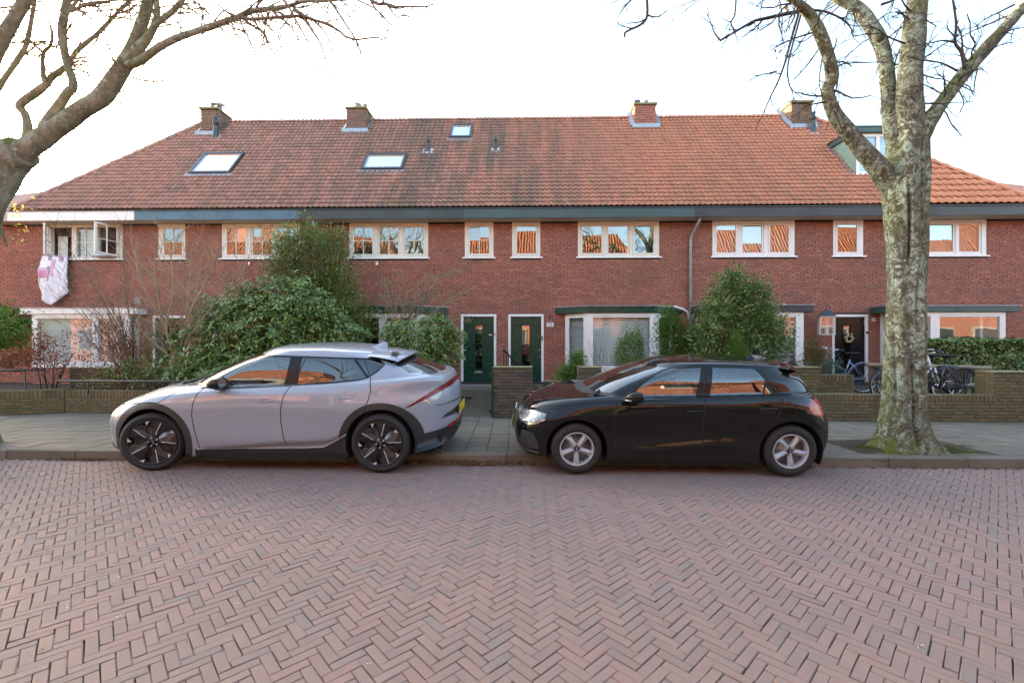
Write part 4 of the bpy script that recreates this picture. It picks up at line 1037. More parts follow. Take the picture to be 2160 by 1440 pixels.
m = MB(); m.add([(-w_ - .04, -d_ - .04, H_ + .025), (w_ + .04, -d_ - .04, H_ + .025), (w_ + .04, d_ + .04, H_ + .025), (-w_ - .04, d_ + .04, H_ + .025), (-.05, -.05, H_ + .2), (.05, -.05, H_ + .2), (.05, .05, H_ + .2), (-.05, .05, H_ + .2)], [(0, 1, 5, 4), (1, 2, 6, 5), (2, 3, 7, 6), (3, 0, 4, 7), (4, 5, 6, 7)]); m.lathe([(.03, .2 + H_), (.035, .24 + H_), (0, .27 + H_)], 10, 'z'); m.build('lantern_roof', M['greymetal'], ln)
m = MB(); m.lathe([(0, .02), (.055, .021), (.055, .18), (.03, .185), (0, .18)], 14, 'z'); m.build('candle', M['cream'], ln)
m = MB()
for sy in (-1, 1): m.add([(-w_, sy * d_, .02), (w_, sy * d_, .02), (w_, sy * d_, H_), (-w_, sy * d_, H_)], [(0, 1, 2, 3)])
for sx in (-1, 1): m.add([(sx * w_, -d_, .02), (sx * w_, d_, .02), (sx * w_, d_, H_), (sx * w_, -d_, H_)], [(0, 1, 2, 3)])
m.build('glass', M['glass_clear'], ln)
m = MB(); a = -(FRZ + R(-22)) + FRZ; ex, ey = -math.sin(a) * .42 * 0, .42
e = Vector((math.sin(R(-22)) * -.42, math.cos(R(-22)) * .42, .0)); m.tube([(0, 0, H_ + .26), (0, 0, H_ + .33)], .006, 6); m.tube([(0, 0, H_ + .33), (e.x * .5, e.y * .5, H_ + .36), (e.x, e.y, H_ + .28)], .009, 6); m.build('hanging_bracket', M['black'], ln)
# wreath
wr = thing('door_wreath', 'small round wreath with pale flowers on the black door', 'wreath', on_facade(fX(1790), -.0, fZ(1790, 714)), FRZ)
m = MB()
for i in range(150):
    a = random.uniform(0, 6.283); r_ = .095 + random.gauss(0, .02); c = Vector((r_ * math.cos(a), -.01 - random.random() * .03, r_ * math.sin(a))); d = Vector((random.gauss(0, 1), random.gauss(0, .4), random.gauss(0, 1))).normalized() * .035; e = d.cross(Vector((0, 1, 0))).normalized() * .01
    m.add([c, c + d * .5 + e, c + d, c + d * .5 - e], [(0, 1, 2, 3)])
m.build('greenery', plain('wreath green', (.05, .10, .03), .7), wr)
for i in range(22):
    a = i / 22 * 6.283; r_ = .095 + random.gauss(0, .02); m = MB(); m.lathe([(0, -.02), (.016, -.012), (.018, 0), (0, .012)], 7, 'y', (r_ * math.cos(a), -.035, r_ * math.sin(a))); m.build('flower', plain('wreath bloom', (.75, .68, .35), .7) if i == 0 else bpy.data.materials['wreath bloom'], wr)
# duvet hanging out of the window
def duvet():
    t = NT('checked duvet fabric'); tc = t.new('ShaderNodeTexCoord').outputs['Object']; X = t.xyz(tc)
    c = (0.78, 0.76, 0.80)
    def rect(x0, x1, z0, z1):
        a = t.math('MULTIPLY', t.math('GREATER_THAN', X[0], x0), t.math('LESS_THAN', X[0], x1)); b = t.math('MULTIPLY', t.math('GREATER_THAN', X[2], z0), t.math('LESS_THAN', X[2], z1)); return t.math('MULTIPLY', a, b)
    for (r_, col) in (((-.36, -.12, -.65, -.42), (.62, .28, .42)), ((-.40, -.10, -.42, -.33), (.66, .45, .55)), ((.02, .13, -.62, -.10), (.66, .38, .50)), ((-.10, .0, -.75, -.3), (.30, .27, .31)), ((-.12, .02, -.12, .02), (.32, .29, .33)), ((.18, .30, -.16, .02), (.42, .38, .44)), ((.08, .34, -.02, .08), (.62, .36, .48)), ((-.40, -.34, -.8, -.2), (.45, .42, .47))):
        c = t.mix(rect(*r_), c, col)
    return t.fin(c, .85)
dv = thing('duvet', 'white duvet with pink and grey checks hanging out of the open window', 'duvet', on_facade(fX(127), -.08, WZ0 + .03), FRZ)
P = []
ns, nt_ = 40, 64
for j in range(nt_ + 1):
    t_ = j / nt_; row = []
    z = -1.42 * t_ if j > 4 else .03 * (4 - j) * .3
    wdt = .40 * (1.0 + .12 * math.sin(t_ * 3) + .06 * noise.noise(Vector((t_ * 5, 0, 2)))) * (1 if t_ < .55 else math.sqrt(max(0.02, 1 - ((t_ - .55) / .47) ** 2.2)))
    if t_ < .12: wdt *= .86 + t_ * 1.1
    for i in range(ns + 1):
        s_ = i / ns * 2 - 1
        puff = .11 * math.sqrt(max(0, 1 - s_ * s_)) * (0.5 + .7 * math.sin(min(1, t_ * 1.4) * 2.6)) + .02
        x = s_ * wdt - .02 + .05 * t_
        n_ = noise.noise(Vector((x * 5, z * 2.2, 4))) * .06 - abs(noise.noise(Vector((x * 8, z * 2.2, 7)))) * .09 - .03 * abs(math.sin(x * 13 + 2.5 * noise.noise(Vector((x * 2, z * 2, 1))) + z * 1.5)) * min(1, t_ * 3)
        y = -.03 - puff + n_ + (.18 if j == 0 else .1 if j == 1 else 0)
        row.append((x + n_ * .35, y, z + .06 * (s_ * s_) * t_ + .4 * n_ * t_ + (.10 * s_ * t_ * t_ if t_ > .5 else 0)))
    P.append(row)
m = MB(); m.cs = True; m.grid(P); dvm = m.build('cover', duvet(), dv)
dvm.modifiers.new('s', 'SOLIDIFY').thickness = .012
pl = thing('pillow', 'pale blue pillow lying on the sill of the open right casement', 'pillow', on_facade(fX(226), -.10, WZ0 + .05), FRZ)
m = MB(); m.cs = True; P = []
for j in range(13):
    row = []
    for i in range(21):
        u, v = i / 20 * 2 - 1, j / 12 * 2 - 1; k = max(0, (1 - u ** 4) * (1 - v ** 4)) ** .5
        row.append((u * .30, v * .16, .06 * k + .01 * noise.noise(Vector((u * 3, v * 3, 1)))))
    P.append(row)
m.grid(P); P2 = [[(x, y, -z * .5) for x, y, z in row] for row in P]; m.grid(P2); m.build('case', plain('pale blue cotton', (.55, .60, .72), .85), pl)
# ---------------------------------------------------------------- cars
def interp_curve(pts):
    xs = np.array([p[0] for p in pts], float); zs = np.array([p[1] for p in pts], float)
    n = len(xs); d = np.diff(zs) / np.diff(xs); m = np.zeros(n); m[0], m[-1] = d[0], d[-1]
    for i in range(1, n - 1): m[i] = 0 if d[i - 1] * d[i] <= 0 else 2 * d[i - 1] * d[i] / (d[i - 1] + d[i])
    def f(x):
        x = np.clip(x, xs[0], xs[-1]); i = np.clip(np.searchsorted(xs, x) - 1, 0, n - 2); h = xs[i + 1] - xs[i]; t = (x - xs[i]) / h
        return (2 * t ** 3 - 3 * t ** 2 + 1) * zs[i] + (t ** 3 - 2 * t ** 2 + t) * h * m[i] + (-2 * t ** 3 + 3 * t ** 2) * zs[i + 1] + (t ** 3 - t ** 2) * h * m[i + 1]
    return f
def body_surface(levels, groups, nf=26, ns=70, nrr=26, sub=7):
    """levels: dicts xf,xr,w,af,ar,pf,pr,z; returns grid (nu, nv, 3) for the half with y<0 (towards the street)"""
    U_ = []
    for L in levels:
        zf = interp_curve(L['z']); P = []
        wv = interp_curve(L['wv']) if 'wv' in L else (lambda x: np.ones_like(x))
        th = np.linspace(0, math.pi / 2, nf); pf = 2.0 / L.get('pf', 2.6)
        x = L['xf'] + L['af'] * (1 - np.cos(th) ** pf); y = L['w'] * np.sin(th) ** pf
        P.append((x, y))
        t = np.linspace(0, 1, ns + 2)[1:-1]; xa, xb = L['xf'] + L['af'], L['xr'] - L['ar']
        P.append((xa + (xb - xa) * t, np.full(ns, L['w'])))
        th = np.linspace(math.pi / 2, 0, nrr); pr = 2.0 / L.get('pr', 2.6)
        P.append((L['xr'] - L['ar'] * (1 - np.cos(th) ** pr), L['w'] * np.sin(th) ** pr))
        x = np.concatenate([p[0] for p in P]); y = np.concatenate([p[1] for p in P]) * wv(x)
        U_.append(np.stack([x, -y, zf(x)], 1))
    G = np.array(U_)                                       # (level, u, 3)
    out = []; first = True
    for g_ in groups:
        Q = G[g_]; n = len(g_); Qe = np.concatenate([2 * Q[:1] - Q[1:2], Q, 2 * Q[-1:] - Q[-2:-1]])
        for i in range(1, n):
            for k in range(0 if (first or i > 1) else 0, sub):
                t = k / sub; a, b, c, d = Qe[i - 1], Qe[i], Qe[i + 1], Qe[i + 2]
                out.append(0.5 * ((2 * b) + (-a + c) * t + (2 * a - 5 * b + 4 * c - d) * t * t + (-a + 3 * b - 3 * c + d) * t ** 3))
        first = False
    out.append(G[groups[-1][-1]]); return np.array(out)      # (v, u, 3)
def in_poly(x, z, poly):
    c = False; n = len(poly); j = n - 1
    for i in range(n):
        xi, zi = poly[i]; xj, zj = poly[j]
        if (zi > z) != (zj > z) and x < (xj - xi) * (z - zi) / (zj - zi) + xi: c = not c
        j = i
    return c
class Body:
    def __init__(s, grid, vbelt):
        s.bm = bmesh.new(); nv, nu, _ = grid.shape; bm = s.bm
        vs = [[bm.verts.new(grid[j, i]) for i in range(nu)] for j in range(nv)]
        s.lay = bm.faces.layers.int.new('part'); s.lv = bm.faces.layers.int.new('lev'); s.lu = bm.faces.layers.int.new('lu')
        for j in range(nv - 1):
            for i in range(nu - 1):
                q = [vs[j][i], vs[j][i + 1], vs[j + 1][i + 1], vs[j + 1][i]]
                try: f = bm.faces.new(q)
                except ValueError: continue
                f[s.lv] = j; f[s.lu] = i; f.smooth = True
        bmesh.ops.remove_doubles(bm, verts=bm.verts, dist=0.0006)
        bm.faces.ensure_lookup_table()
        s.parts = {0: 'body'}; s.n = 1
    def cut(s, poly, region=None, plane='xz'):
        """knife the closed polygon (x,z) into the surface along y"""
        bm = s.bm; n = len(poly); ax = {'xz': (0, 2), 'yz': (1, 2), 'xy': (0, 1)}[plane]; A, Bx = ax
        plo = (min(p[0] for p in poly) - 1e-4, min(p[1] for p in poly) - 1e-4); phi = (max(p[0] for p in poly) + 1e-4, max(p[1] for p in poly) + 1e-4)
        cand = []
        def box(f):
            a = [v.co[A] for v in f.verts]; b = [v.co[Bx] for v in f.verts]; return (min(a), max(a), min(b), max(b))
        for f in bm.faces:
            co = f.verts[0].co
            if co[A] < plo[0] - .2 or co[A] > phi[0] + .2 or co[Bx] < plo[1] - .2 or co[Bx] > phi[1] + .2: continue
            q = box(f)
            if q[1] < plo[0] or q[0] > phi[0] or q[3] < plo[1] or q[2] > phi[1]: continue
            if region and not region(f): continue
            cand.append((f, q))
        for i in range(n):
            (x0, z0), (x1, z1) = poly[i], poly[(i + 1) % n]
            if abs(x1 - x0) + abs(z1 - z0) < 1e-5: continue
            lo = (min(x0, x1) - 1e-4, min(z0, z1) - 1e-4); hi = (max(x0, x1) + 1e-4, max(z0, z1) + 1e-4)
            if plane == 'xz': no = Vector((z1 - z0, 0, -(x1 - x0))); co = Vector((x0, 0, z0))
            elif plane == 'yz': no = Vector((0, z1 - z0, -(x1 - x0))); co = Vector((0, x0, z0))
            else: no = Vector((z1 - z0, -(x1 - x0), 0)); co = Vector((x0, z0, 0))
            fs = [f for f, q in cand if f.is_valid and not (q[1] < lo[0] or q[0] > hi[0] or q[3] < lo[1] or q[2] > hi[1])]
            if not fs: continue
            geom = fs + list({e for f in fs for e in f.edges}) + list({v for f in fs for v in f.verts})
            r = bmesh.ops.bisect_plane(bm, geom=geom, dist=1e-5, plane_co=co, plane_no=no.normalized())
            touched = set(fs); cand = [c for c in cand if c[0].is_valid and c[0] not in touched]
            cand += [(g, box(g)) for g in {g for g in r['geom'] if isinstance(g, bmesh.types.BMFace)} if g.is_valid and (g in touched or True)]
            seen = set(); cand = [c for c in cand if not (c[0] in seen or seen.add(c[0]))]
    def part(s, name, poly, region=None, plane='xz', cut=True, only=None):
        if cut: s.cut(poly, region, plane)
        pid = s.n; s.n += 1; s.parts[pid] = name; ax = {'xz': (0, 2), 'yz': (1, 2), 'xy': (0, 1)}[plane]
        for f in s.bm.faces:
            if region and not region(f): continue
            if only is not None and s.parts[f[s.lay]] not in only: continue
            c = f.calc_center_median()
            if in_poly(c[ax[0]], c[ax[1]], poly): f[s.lay] = pid
        return pid
    def delete(s, poly, region=None):
        s.cut(poly, region); d = []
        for f in s.bm.faces:
            if region and not region(f): continue
            c = f.calc_center_median()
            if in_poly(c[0], c[2], poly): d.append(f)
        bmesh.ops.delete(s.bm, geom=d, context='FACES')
    def strip(s, name, pts, w, region=None, closed=False):
        """thin line along pts (x,z)"""
        P = [Vector((x, z)) for x, z in pts]; n = len(P); L = []; Rr = []
        for i in range(n):
            a = P[max(i - 1, 0)] if not closed else P[i - 1]; b = P[min(i + 1, n - 1)] if not closed else P[(i + 1) % n]
            t = (b - a).normalized(); nn = Vector((-t.y, t.x)) * w / 2; L.append(P[i] + nn); Rr.append(P[i] - nn)
        poly = [tuple(v) for v in L] + [tuple(v) for v in reversed(Rr)]
        return s.part(name, poly, region)
    def emit(s, root, mats, mirror_skip=()):
        """mirror, split into named parts (near side and far side separately for side parts), keep smooth normals"""
        bm = s.bm
        bm.normal_update(); out = {}
        for side in (1, -1):
            for f in bm.faces:
                nm = s.parts[f[s.lay]]; out.setdefault((f[s.lay], side), []).append(f)
        # smooth vertex normals: mirror-aware at y=0
        nrm = {}
        for v in bm.verts:
            n = v.normal.copy()
            if abs(v.co.y) < 0.003: n.y = 0; n.normalize()
            nrm[v.index] = n
        bm.verts.index_update(); nrm = {}
        for v in bm.verts:
            n = v.normal.copy()
            if abs(v.co.y) < 0.003: n.y = 0; n.normalize()
            nrm[v.index] = n
        # join both sides for parts that cross the centre line
        objs = {}
        done = set()
        for (pid, side), faces in list(out.items()):
            nm = s.parts[pid]; m = mats.get(nm, mats['body']); centre = any(abs(v.co.y) < 0.004 for f in faces for v in f.verts)
            sides = (1, -1) if centre else (side,)
            if centre and side == -1: continue
            V = []; Fc = []; N = []; 
            for sd_ in sides:
                idx = {}
                for f in faces:
                    ids = []
                    for v in f.verts:
                        k = v.index
                        if k not in idx: idx[k] = len(V); V.append((v.co.x, v.co.y * sd_, v.co.z)); n = nrm[k]; N.append((n.x, n.y * sd_, n.z))
                        ids.append(idx[k])
                    Fc.append(ids if sd_ == 1 else ids[::-1])
            me = bpy.data.meshes.new(nm); me.from_pydata(V, [], Fc); me.materials.append(m)
            me.polygons.foreach_set('use_smooth', [True] * len(Fc)); me.update()
            me.normals_split_custom_set_from_vertices(N)
            o = obj(nm, me, None); objs.setdefault(nm, []).append((pid, side, o))
        return objs
def flake(name, col, rough=0.28, metal=0.0, coat=1.0, ccol=None, dirt=0.15):
    t = NT(name); p = t.pos()
    b = t.b; c = t.mix(t.maprange(t.noise(3, 4, .6, p), .35, .75, 0, dirt), col, tuple(min(1, x * .8 + .03) for x in col))
    z = t.xyz(p)[2]; c = t.mix(t.math('MULTIPLY', t.maprange(z, .5, .15), t.maprange(t.noise(9, 5, .7, p), .35, .7, .1, .7 if col[0] > .05 else .10)), c, (0.16, 0.13, 0.11))
    b.inputs['Specular IOR Level'].default_value = 0.0 if coat and col[0] < .05 else .5; b.inputs['Coat IOR'].default_value = 1.42 if col[0] < .05 else 1.62; t.put(b.inputs['Base Color'], c); b.inputs['Roughness'].default_value = rough; b.inputs['Metallic'].default_value = metal
    b.inputs['Coat Weight'].default_value = coat; b.inputs['Coat Roughness'].default_value = 0.02; return t.m
M['paint_grey'] = flake('pale grey car paint', (0.24, 0.265, 0.315), .42, .0)
M['paint_black'] = flake('black car paint', (0.006, 0.006, 0.0065), .25, 0, 1.0, dirt=.05)
M['gap'] = plain('panel gap', (.004, .004, .004), .8)
M['clad'] = plain('black cladding plastic', (0.022, 0.023, 0.026), .48, var=.15, scale=4, bump=.1)
M['chrome'] = plain('satin chrome', (.62, .62, .64), .2, .95, var=.04)
M['trim'] = plain('satin silver trim', (.55, .55, .56), .35, .2)
M['rimblack'] = plain('satin black alloy', (.016, .016, .018), .42)
M['lamp_red'] = plain('red lamp lens', (0.30, 0.012, 0.015), .25, var=.35, scale=14, spec=.4)
M['lamp_dark'] = plain('dark red lamp lens', (0.13, 0.006, 0.010), .25, var=.3, scale=8, spec=.4)
M['tyre'] = None
def tyre_mat():
    t = NT('tyre rubber'); tc = t.new('ShaderNodeTexCoord').outputs['Object']; X = t.xyz(tc)
    ang = t.math('ARCTAN2', X[2], X[0]); w = t.math('SINE', t.math('MULTIPLY', ang, 78.0)); rad = t.math('SQRT', t.math('ADD', t.math('MULTIPLY', X[0], X[0]), t.math('MULTIPLY', X[2], X[2])))
    c = t.mix(t.maprange(t.noise(25, 4, .6, t.pos()), .3, .7, 0, .5), (.022, .021, .022), (.045, .042, .040))
    return t.fin(c, .72, spec=.3)
M['tyre'] = tyre_mat()
M['disc'] = plain('brake disc steel', (.35, .33, .31), .35, .8, var=.15, scale=20)
M['alloy'] = plain('silver alloy', (.40, .41, .43), .45, .25, var=.06)
M['seat'] = plain('car seat cloth', (.09, .09, .10), .8); M['seat_light'] = plain('light car seat', (.32, .36, .38), .7)
def wheel(car, x, y, rt, rr, wd, style, steer=0.0, z=None, flip=1, spin=0.0):
    """x,y local centre of the outer face; wheel faces -y (flip=1)"""
    z = z or rt
    m = MB(); m.lathe([(.0, .05), (rr * .30, .05), (rr * .30, .08), (rr * .82, .08), (rr * .82, .11), (0, .11)], 40, 'y', (0, 0, 0))
    w = m.build('wheel', M['disc'], car, loc=(x, y, z)); w.rotation_euler = (0, 0, steer if flip > 0 else math.pi + steer)
    m = MB(); prof = [(rr - .012, .035), (rr + .004, .018), (rr + .02, .006), ((rr + rt) / 2, -.006), (rt - .035, .002), (rt - .012, .018), (rt - .003, .034)]
    nb = 3; ww = wd - .05
    for k in range(4):
        a = .034 + (ww / 4) * k; b_ = .034 + (ww / 4) * (k + 1)
        prof += [(rt, a + .006), (rt, b_ - .006), (rt - .008, b_ - .004), (rt - .008, b_)]
    prof += [(rt - .02, wd - .01), (rr + .03, wd), (rr - .01, wd - .03)]
    m.lathe(prof, 72, 'y'); ty = m.build('tyre', M['tyre'], w)
    # shoulder sipes
    m = MB()
    for k in range(72):
        a = 2 * math.pi * k / 72; da = .020
        r0, r1 = rt - .028, rt + .0012
        P = []
        for (r_, aa, yy) in ((r0, a, .006), (r0, a + da, .006), (r1, a + da, .032), (r1, a, .032)): P.append((r_ * math.cos(aa), yy - .0012, r_ * math.sin(aa)))
        for (r_, aa, yy) in ((r1, a, .032), (r1, a + da, .032), (r1, a + da, .075), (r1, a, .075)): P.append((r_ * math.cos(aa), yy, r_ * math.sin(aa)))
        m.add(P, [(0, 1, 2, 3), (4, 5, 6, 7)])
    m.build('tread_sipes', M['gap'], ty, kind='stuff')
    # rim barrel
    m = MB(); m.lathe([(rr - .002, .02), (rr + .004, .012), (rr - .006, .008), (rr - .014, .014), (rr - .02, .035), (rr - .03, .12), (rr - .02, wd - .04)], 56, 'y')
    rim = m.build('rim', M['alloy'] if style == 'silver' else M['rimblack'], w)
    if style == 'silver':
        for k in range(5):
            a = 2 * math.pi * k / 5 - math.pi / 2 + spin; ca, sa = math.cos(a), math.sin(a)
            def q(r_, t_, yy): return (r_ * ca - t_ * sa, yy, r_ * sa + t_ * ca)
            r0, r1, rm = .045, rr - .014, rr * .72
            P = [q(r0, -.024, .045), q(r0, 0, .030), q(r0, .024, .045), q(rm, -.034, .040), q(rm, .004, .010), q(rm, .034, .040), q(r1, -.046, .030), q(r1, .012, .020), q(r1, .040, .030),
                 q(r0, -.034, .075), q(r0, .034, .075), q(rm, -.032, .07), q(rm, .032, .07), q(r1, -.03, .06), q(r1, .03, .06)]
            s_ = MB(); s_.add(P, [(0, 3, 4, 1), (1, 4, 5, 2), (3, 6, 7, 4), (4, 7, 8, 5), (9, 11, 3, 0), (11, 13, 6, 3), (2, 5, 12, 10), (5, 8, 14, 12), (6, 13, 14, 8, 7)])
            s_.build('spoke', M['alloy'], rim)
        s_ = MB(); s_.lathe([(.062, .05), (.058, .036), (.034, .034), (.034, .05)], 24, 'y'); s_.build('hub', M['alloy'], rim)
        s_ = MB(); s_.lathe([(0, .026), (.028, .028), (.031, .036)], 20, 'y'); hc = s_.build('hub_cap', M['black'], rim)
        for k in range(4):
            s_ = MB(); zc = -.0165 + k * .011; P = [(.0075 * math.cos(t_), .0255, zc + .0075 * math.sin(t_)) for t_ in np.linspace(0, 6.283, 13)]; s_.tube(P, .0012, 5, cap=False); s_.build('ring', M['chrome'], hc)
        for k in range(5):
            a = 2 * math.pi * (k + .5) / 5 - math.pi / 2 + spin; s_ = MB(); s_.lathe([(0, .030), (.009, .031), (.010, .045)], 8, 'y', (.048 * math.cos(a), 0, .048 * math.sin(a))); s_.build('wheel_bolt', M['black'], rim)
    else:
        for k in range(5):
            a = 2 * math.pi * k / 5 - math.pi / 2 + spin; ca, sa = math.cos(a), math.sin(a)
            def q(r_, t_, yy): return (r_ * ca - t_ * sa, yy, r_ * sa + t_ * ca)
            s_ = MB(); R1 = rr - .010
            # broad blade: narrow at hub, wide towards the rim, with a raised ridge
            P = [q(.05, -.035, .05), q(.05, .0, .034), q(.05, .035, .05), q(rr * .55, -.055, .045), q(rr * .55, -.01, .020), q(rr * .55, .075, .048), q(R1 * .93, -.10, .035), q(R1 * .985, -.015, .022), q(R1 * .93, .10, .035), q(R1 * .7, -.11, .055), q(R1 * .7, .11, .055)]
            s_.add(P, [(0, 3, 4, 1), (1, 4, 5, 2), (3, 6, 7, 4), (4, 7, 8, 5), (3, 9, 6), (5, 8, 10)])
            s_.build('spoke', M['rimblack'], rim)
            s_ = MB(); s_.add([q(.100, -.005, .026), q(.100, .005, .026), q(R1 * .97, .005 - .013, .012), q(R1 * .97, -.005 - .013, .012)], [(0, 3, 2, 1)]); s_.build('spoke_line', M['trim'], rim)
            b0 = a + math.pi / 5
            def q2(r_, aa, yy): return (r_ * math.cos(aa), yy, r_ * math.sin(aa))
            s_ = MB(); s_.add([q2(R1 + .004, b0 - .24, .0125), q2(R1 + .004, b0 - .02, .0125), q2(R1 - .050, b0 - .03, .0135), q2(R1 - .018, b0 - .14, .013)], [(0, 1, 2, 3)])
            s_.build('rim_accent', M['trim'], rim)
            s_ = MB(); aa = np.linspace(b0 - .02, b0 + .62, 14)
            s_.add([q2(R1 + .005, t_, .0120) for t_ in aa] + [q2(R1 - .001, t_, .0125) for t_ in aa], [(i, i + 1, i + 15, i + 14) for i in range(13)]); s_.build('rim_accent', M['trim'], rim)
        s_ = MB(); s_.lathe([(.075, .055), (.07, .034), (.0, .030)], 24, 'y'); hc = s_.build('hub_cap', M['black'], rim)
        tx = text_part('lettering', 'KIA', .028, M['chrome'], hc, (0, .0288, 0), (math.pi / 2, 0.35 if spin == 0 else 1.35, 0), .0005, 1.3)
        for k in range(5):
            a = 2 * math.pi * (k + .5) / 5 - math.pi / 2 + spin; s_ = MB(); s_.lathe([(0, .024), (.010, .025), (.013, .045)], 8, 'y', (.054 * math.cos(a), 0, .054 * math.sin(a))); s_.build('wheel_bolt', M['alloy'], rim)
    return w
def seat(car, x, y, z, mat, w=.5, head=True):
    m = MB()
    m.bbox(x, x + .5, y - w / 2, y + w / 2, z, z + .14, .03)
    m.add([(x + .42, y - w / 2, z + .1), (x + .42, y + w / 2, z + .1), (x + .55, y + w / 2, z + .05), (x + .55, y - w / 2, z + .05),
           (x + .58, y - w * .42, z + .72), (x + .58, y + w * .42, z + .72), (x + .68, y + w * .42, z + .70), (x + .68, y - w * .42, z + .70)],
          [(0, 1, 2, 3), (4, 7, 6, 5), (0, 4, 5, 1), (1, 5, 6, 2), (2, 6, 7, 3), (3, 7, 4, 0)])
    if head: m.box(x + .60, x + .70, y - .13, y + .13, z + .74, z + .93)
    return m.build('seat', mat, car, bevel=.03)
def side(f): return f.calc_center_median().y < -0.35 and abs(f.normal.y) > .25
def circ(cx, cz, r, n=40, a0=0, a1=360): return [(cx + r * math.cos(R(a0 + (a1 - a0) * i / n)), cz + r * math.sin(R(a0 + (a1 - a0) * i / n))) for i in range(n)]
def arch_liner(car, cx, cz, r, y0, y1):
    m = MB(); A = np.linspace(R(-25), R(205), 30)
    m.cs = True; m.add([(cx + r * math.cos(a), y0, cz + r * math.sin(a)) for a in A] + [(cx + r * math.cos(a), y1, cz + r * math.sin(a)) for a in A], [(i, i + 1, i + 31, i + 30) for i in range(29)])
    m.cs = False; m.add([(cx + r * math.cos(a), y1, cz + r * math.sin(a)) for a in A] , [tuple(range(30))])
    m.build('wheel_arch_liner', M['gap'], car)
def plate(car, x, y, z, rz, txt, tilt=0):
    m = MB(); m.box(-.26, .26, -.008, 0, -.056, .056); p = m.build('number_plate', plain('yellow number plate', (.75, .50, .02), .4) if 'yellow number plate' not in bpy.data.materials else bpy.data.materials['yellow number plate'], car, loc=(x, y, z), bevel=.003)
    p.rotation_euler = (tilt, 0, rz)
    if txt: text_part('characters', txt, .10, M['black'], p, (-.19, -.0095, 0))
    return p

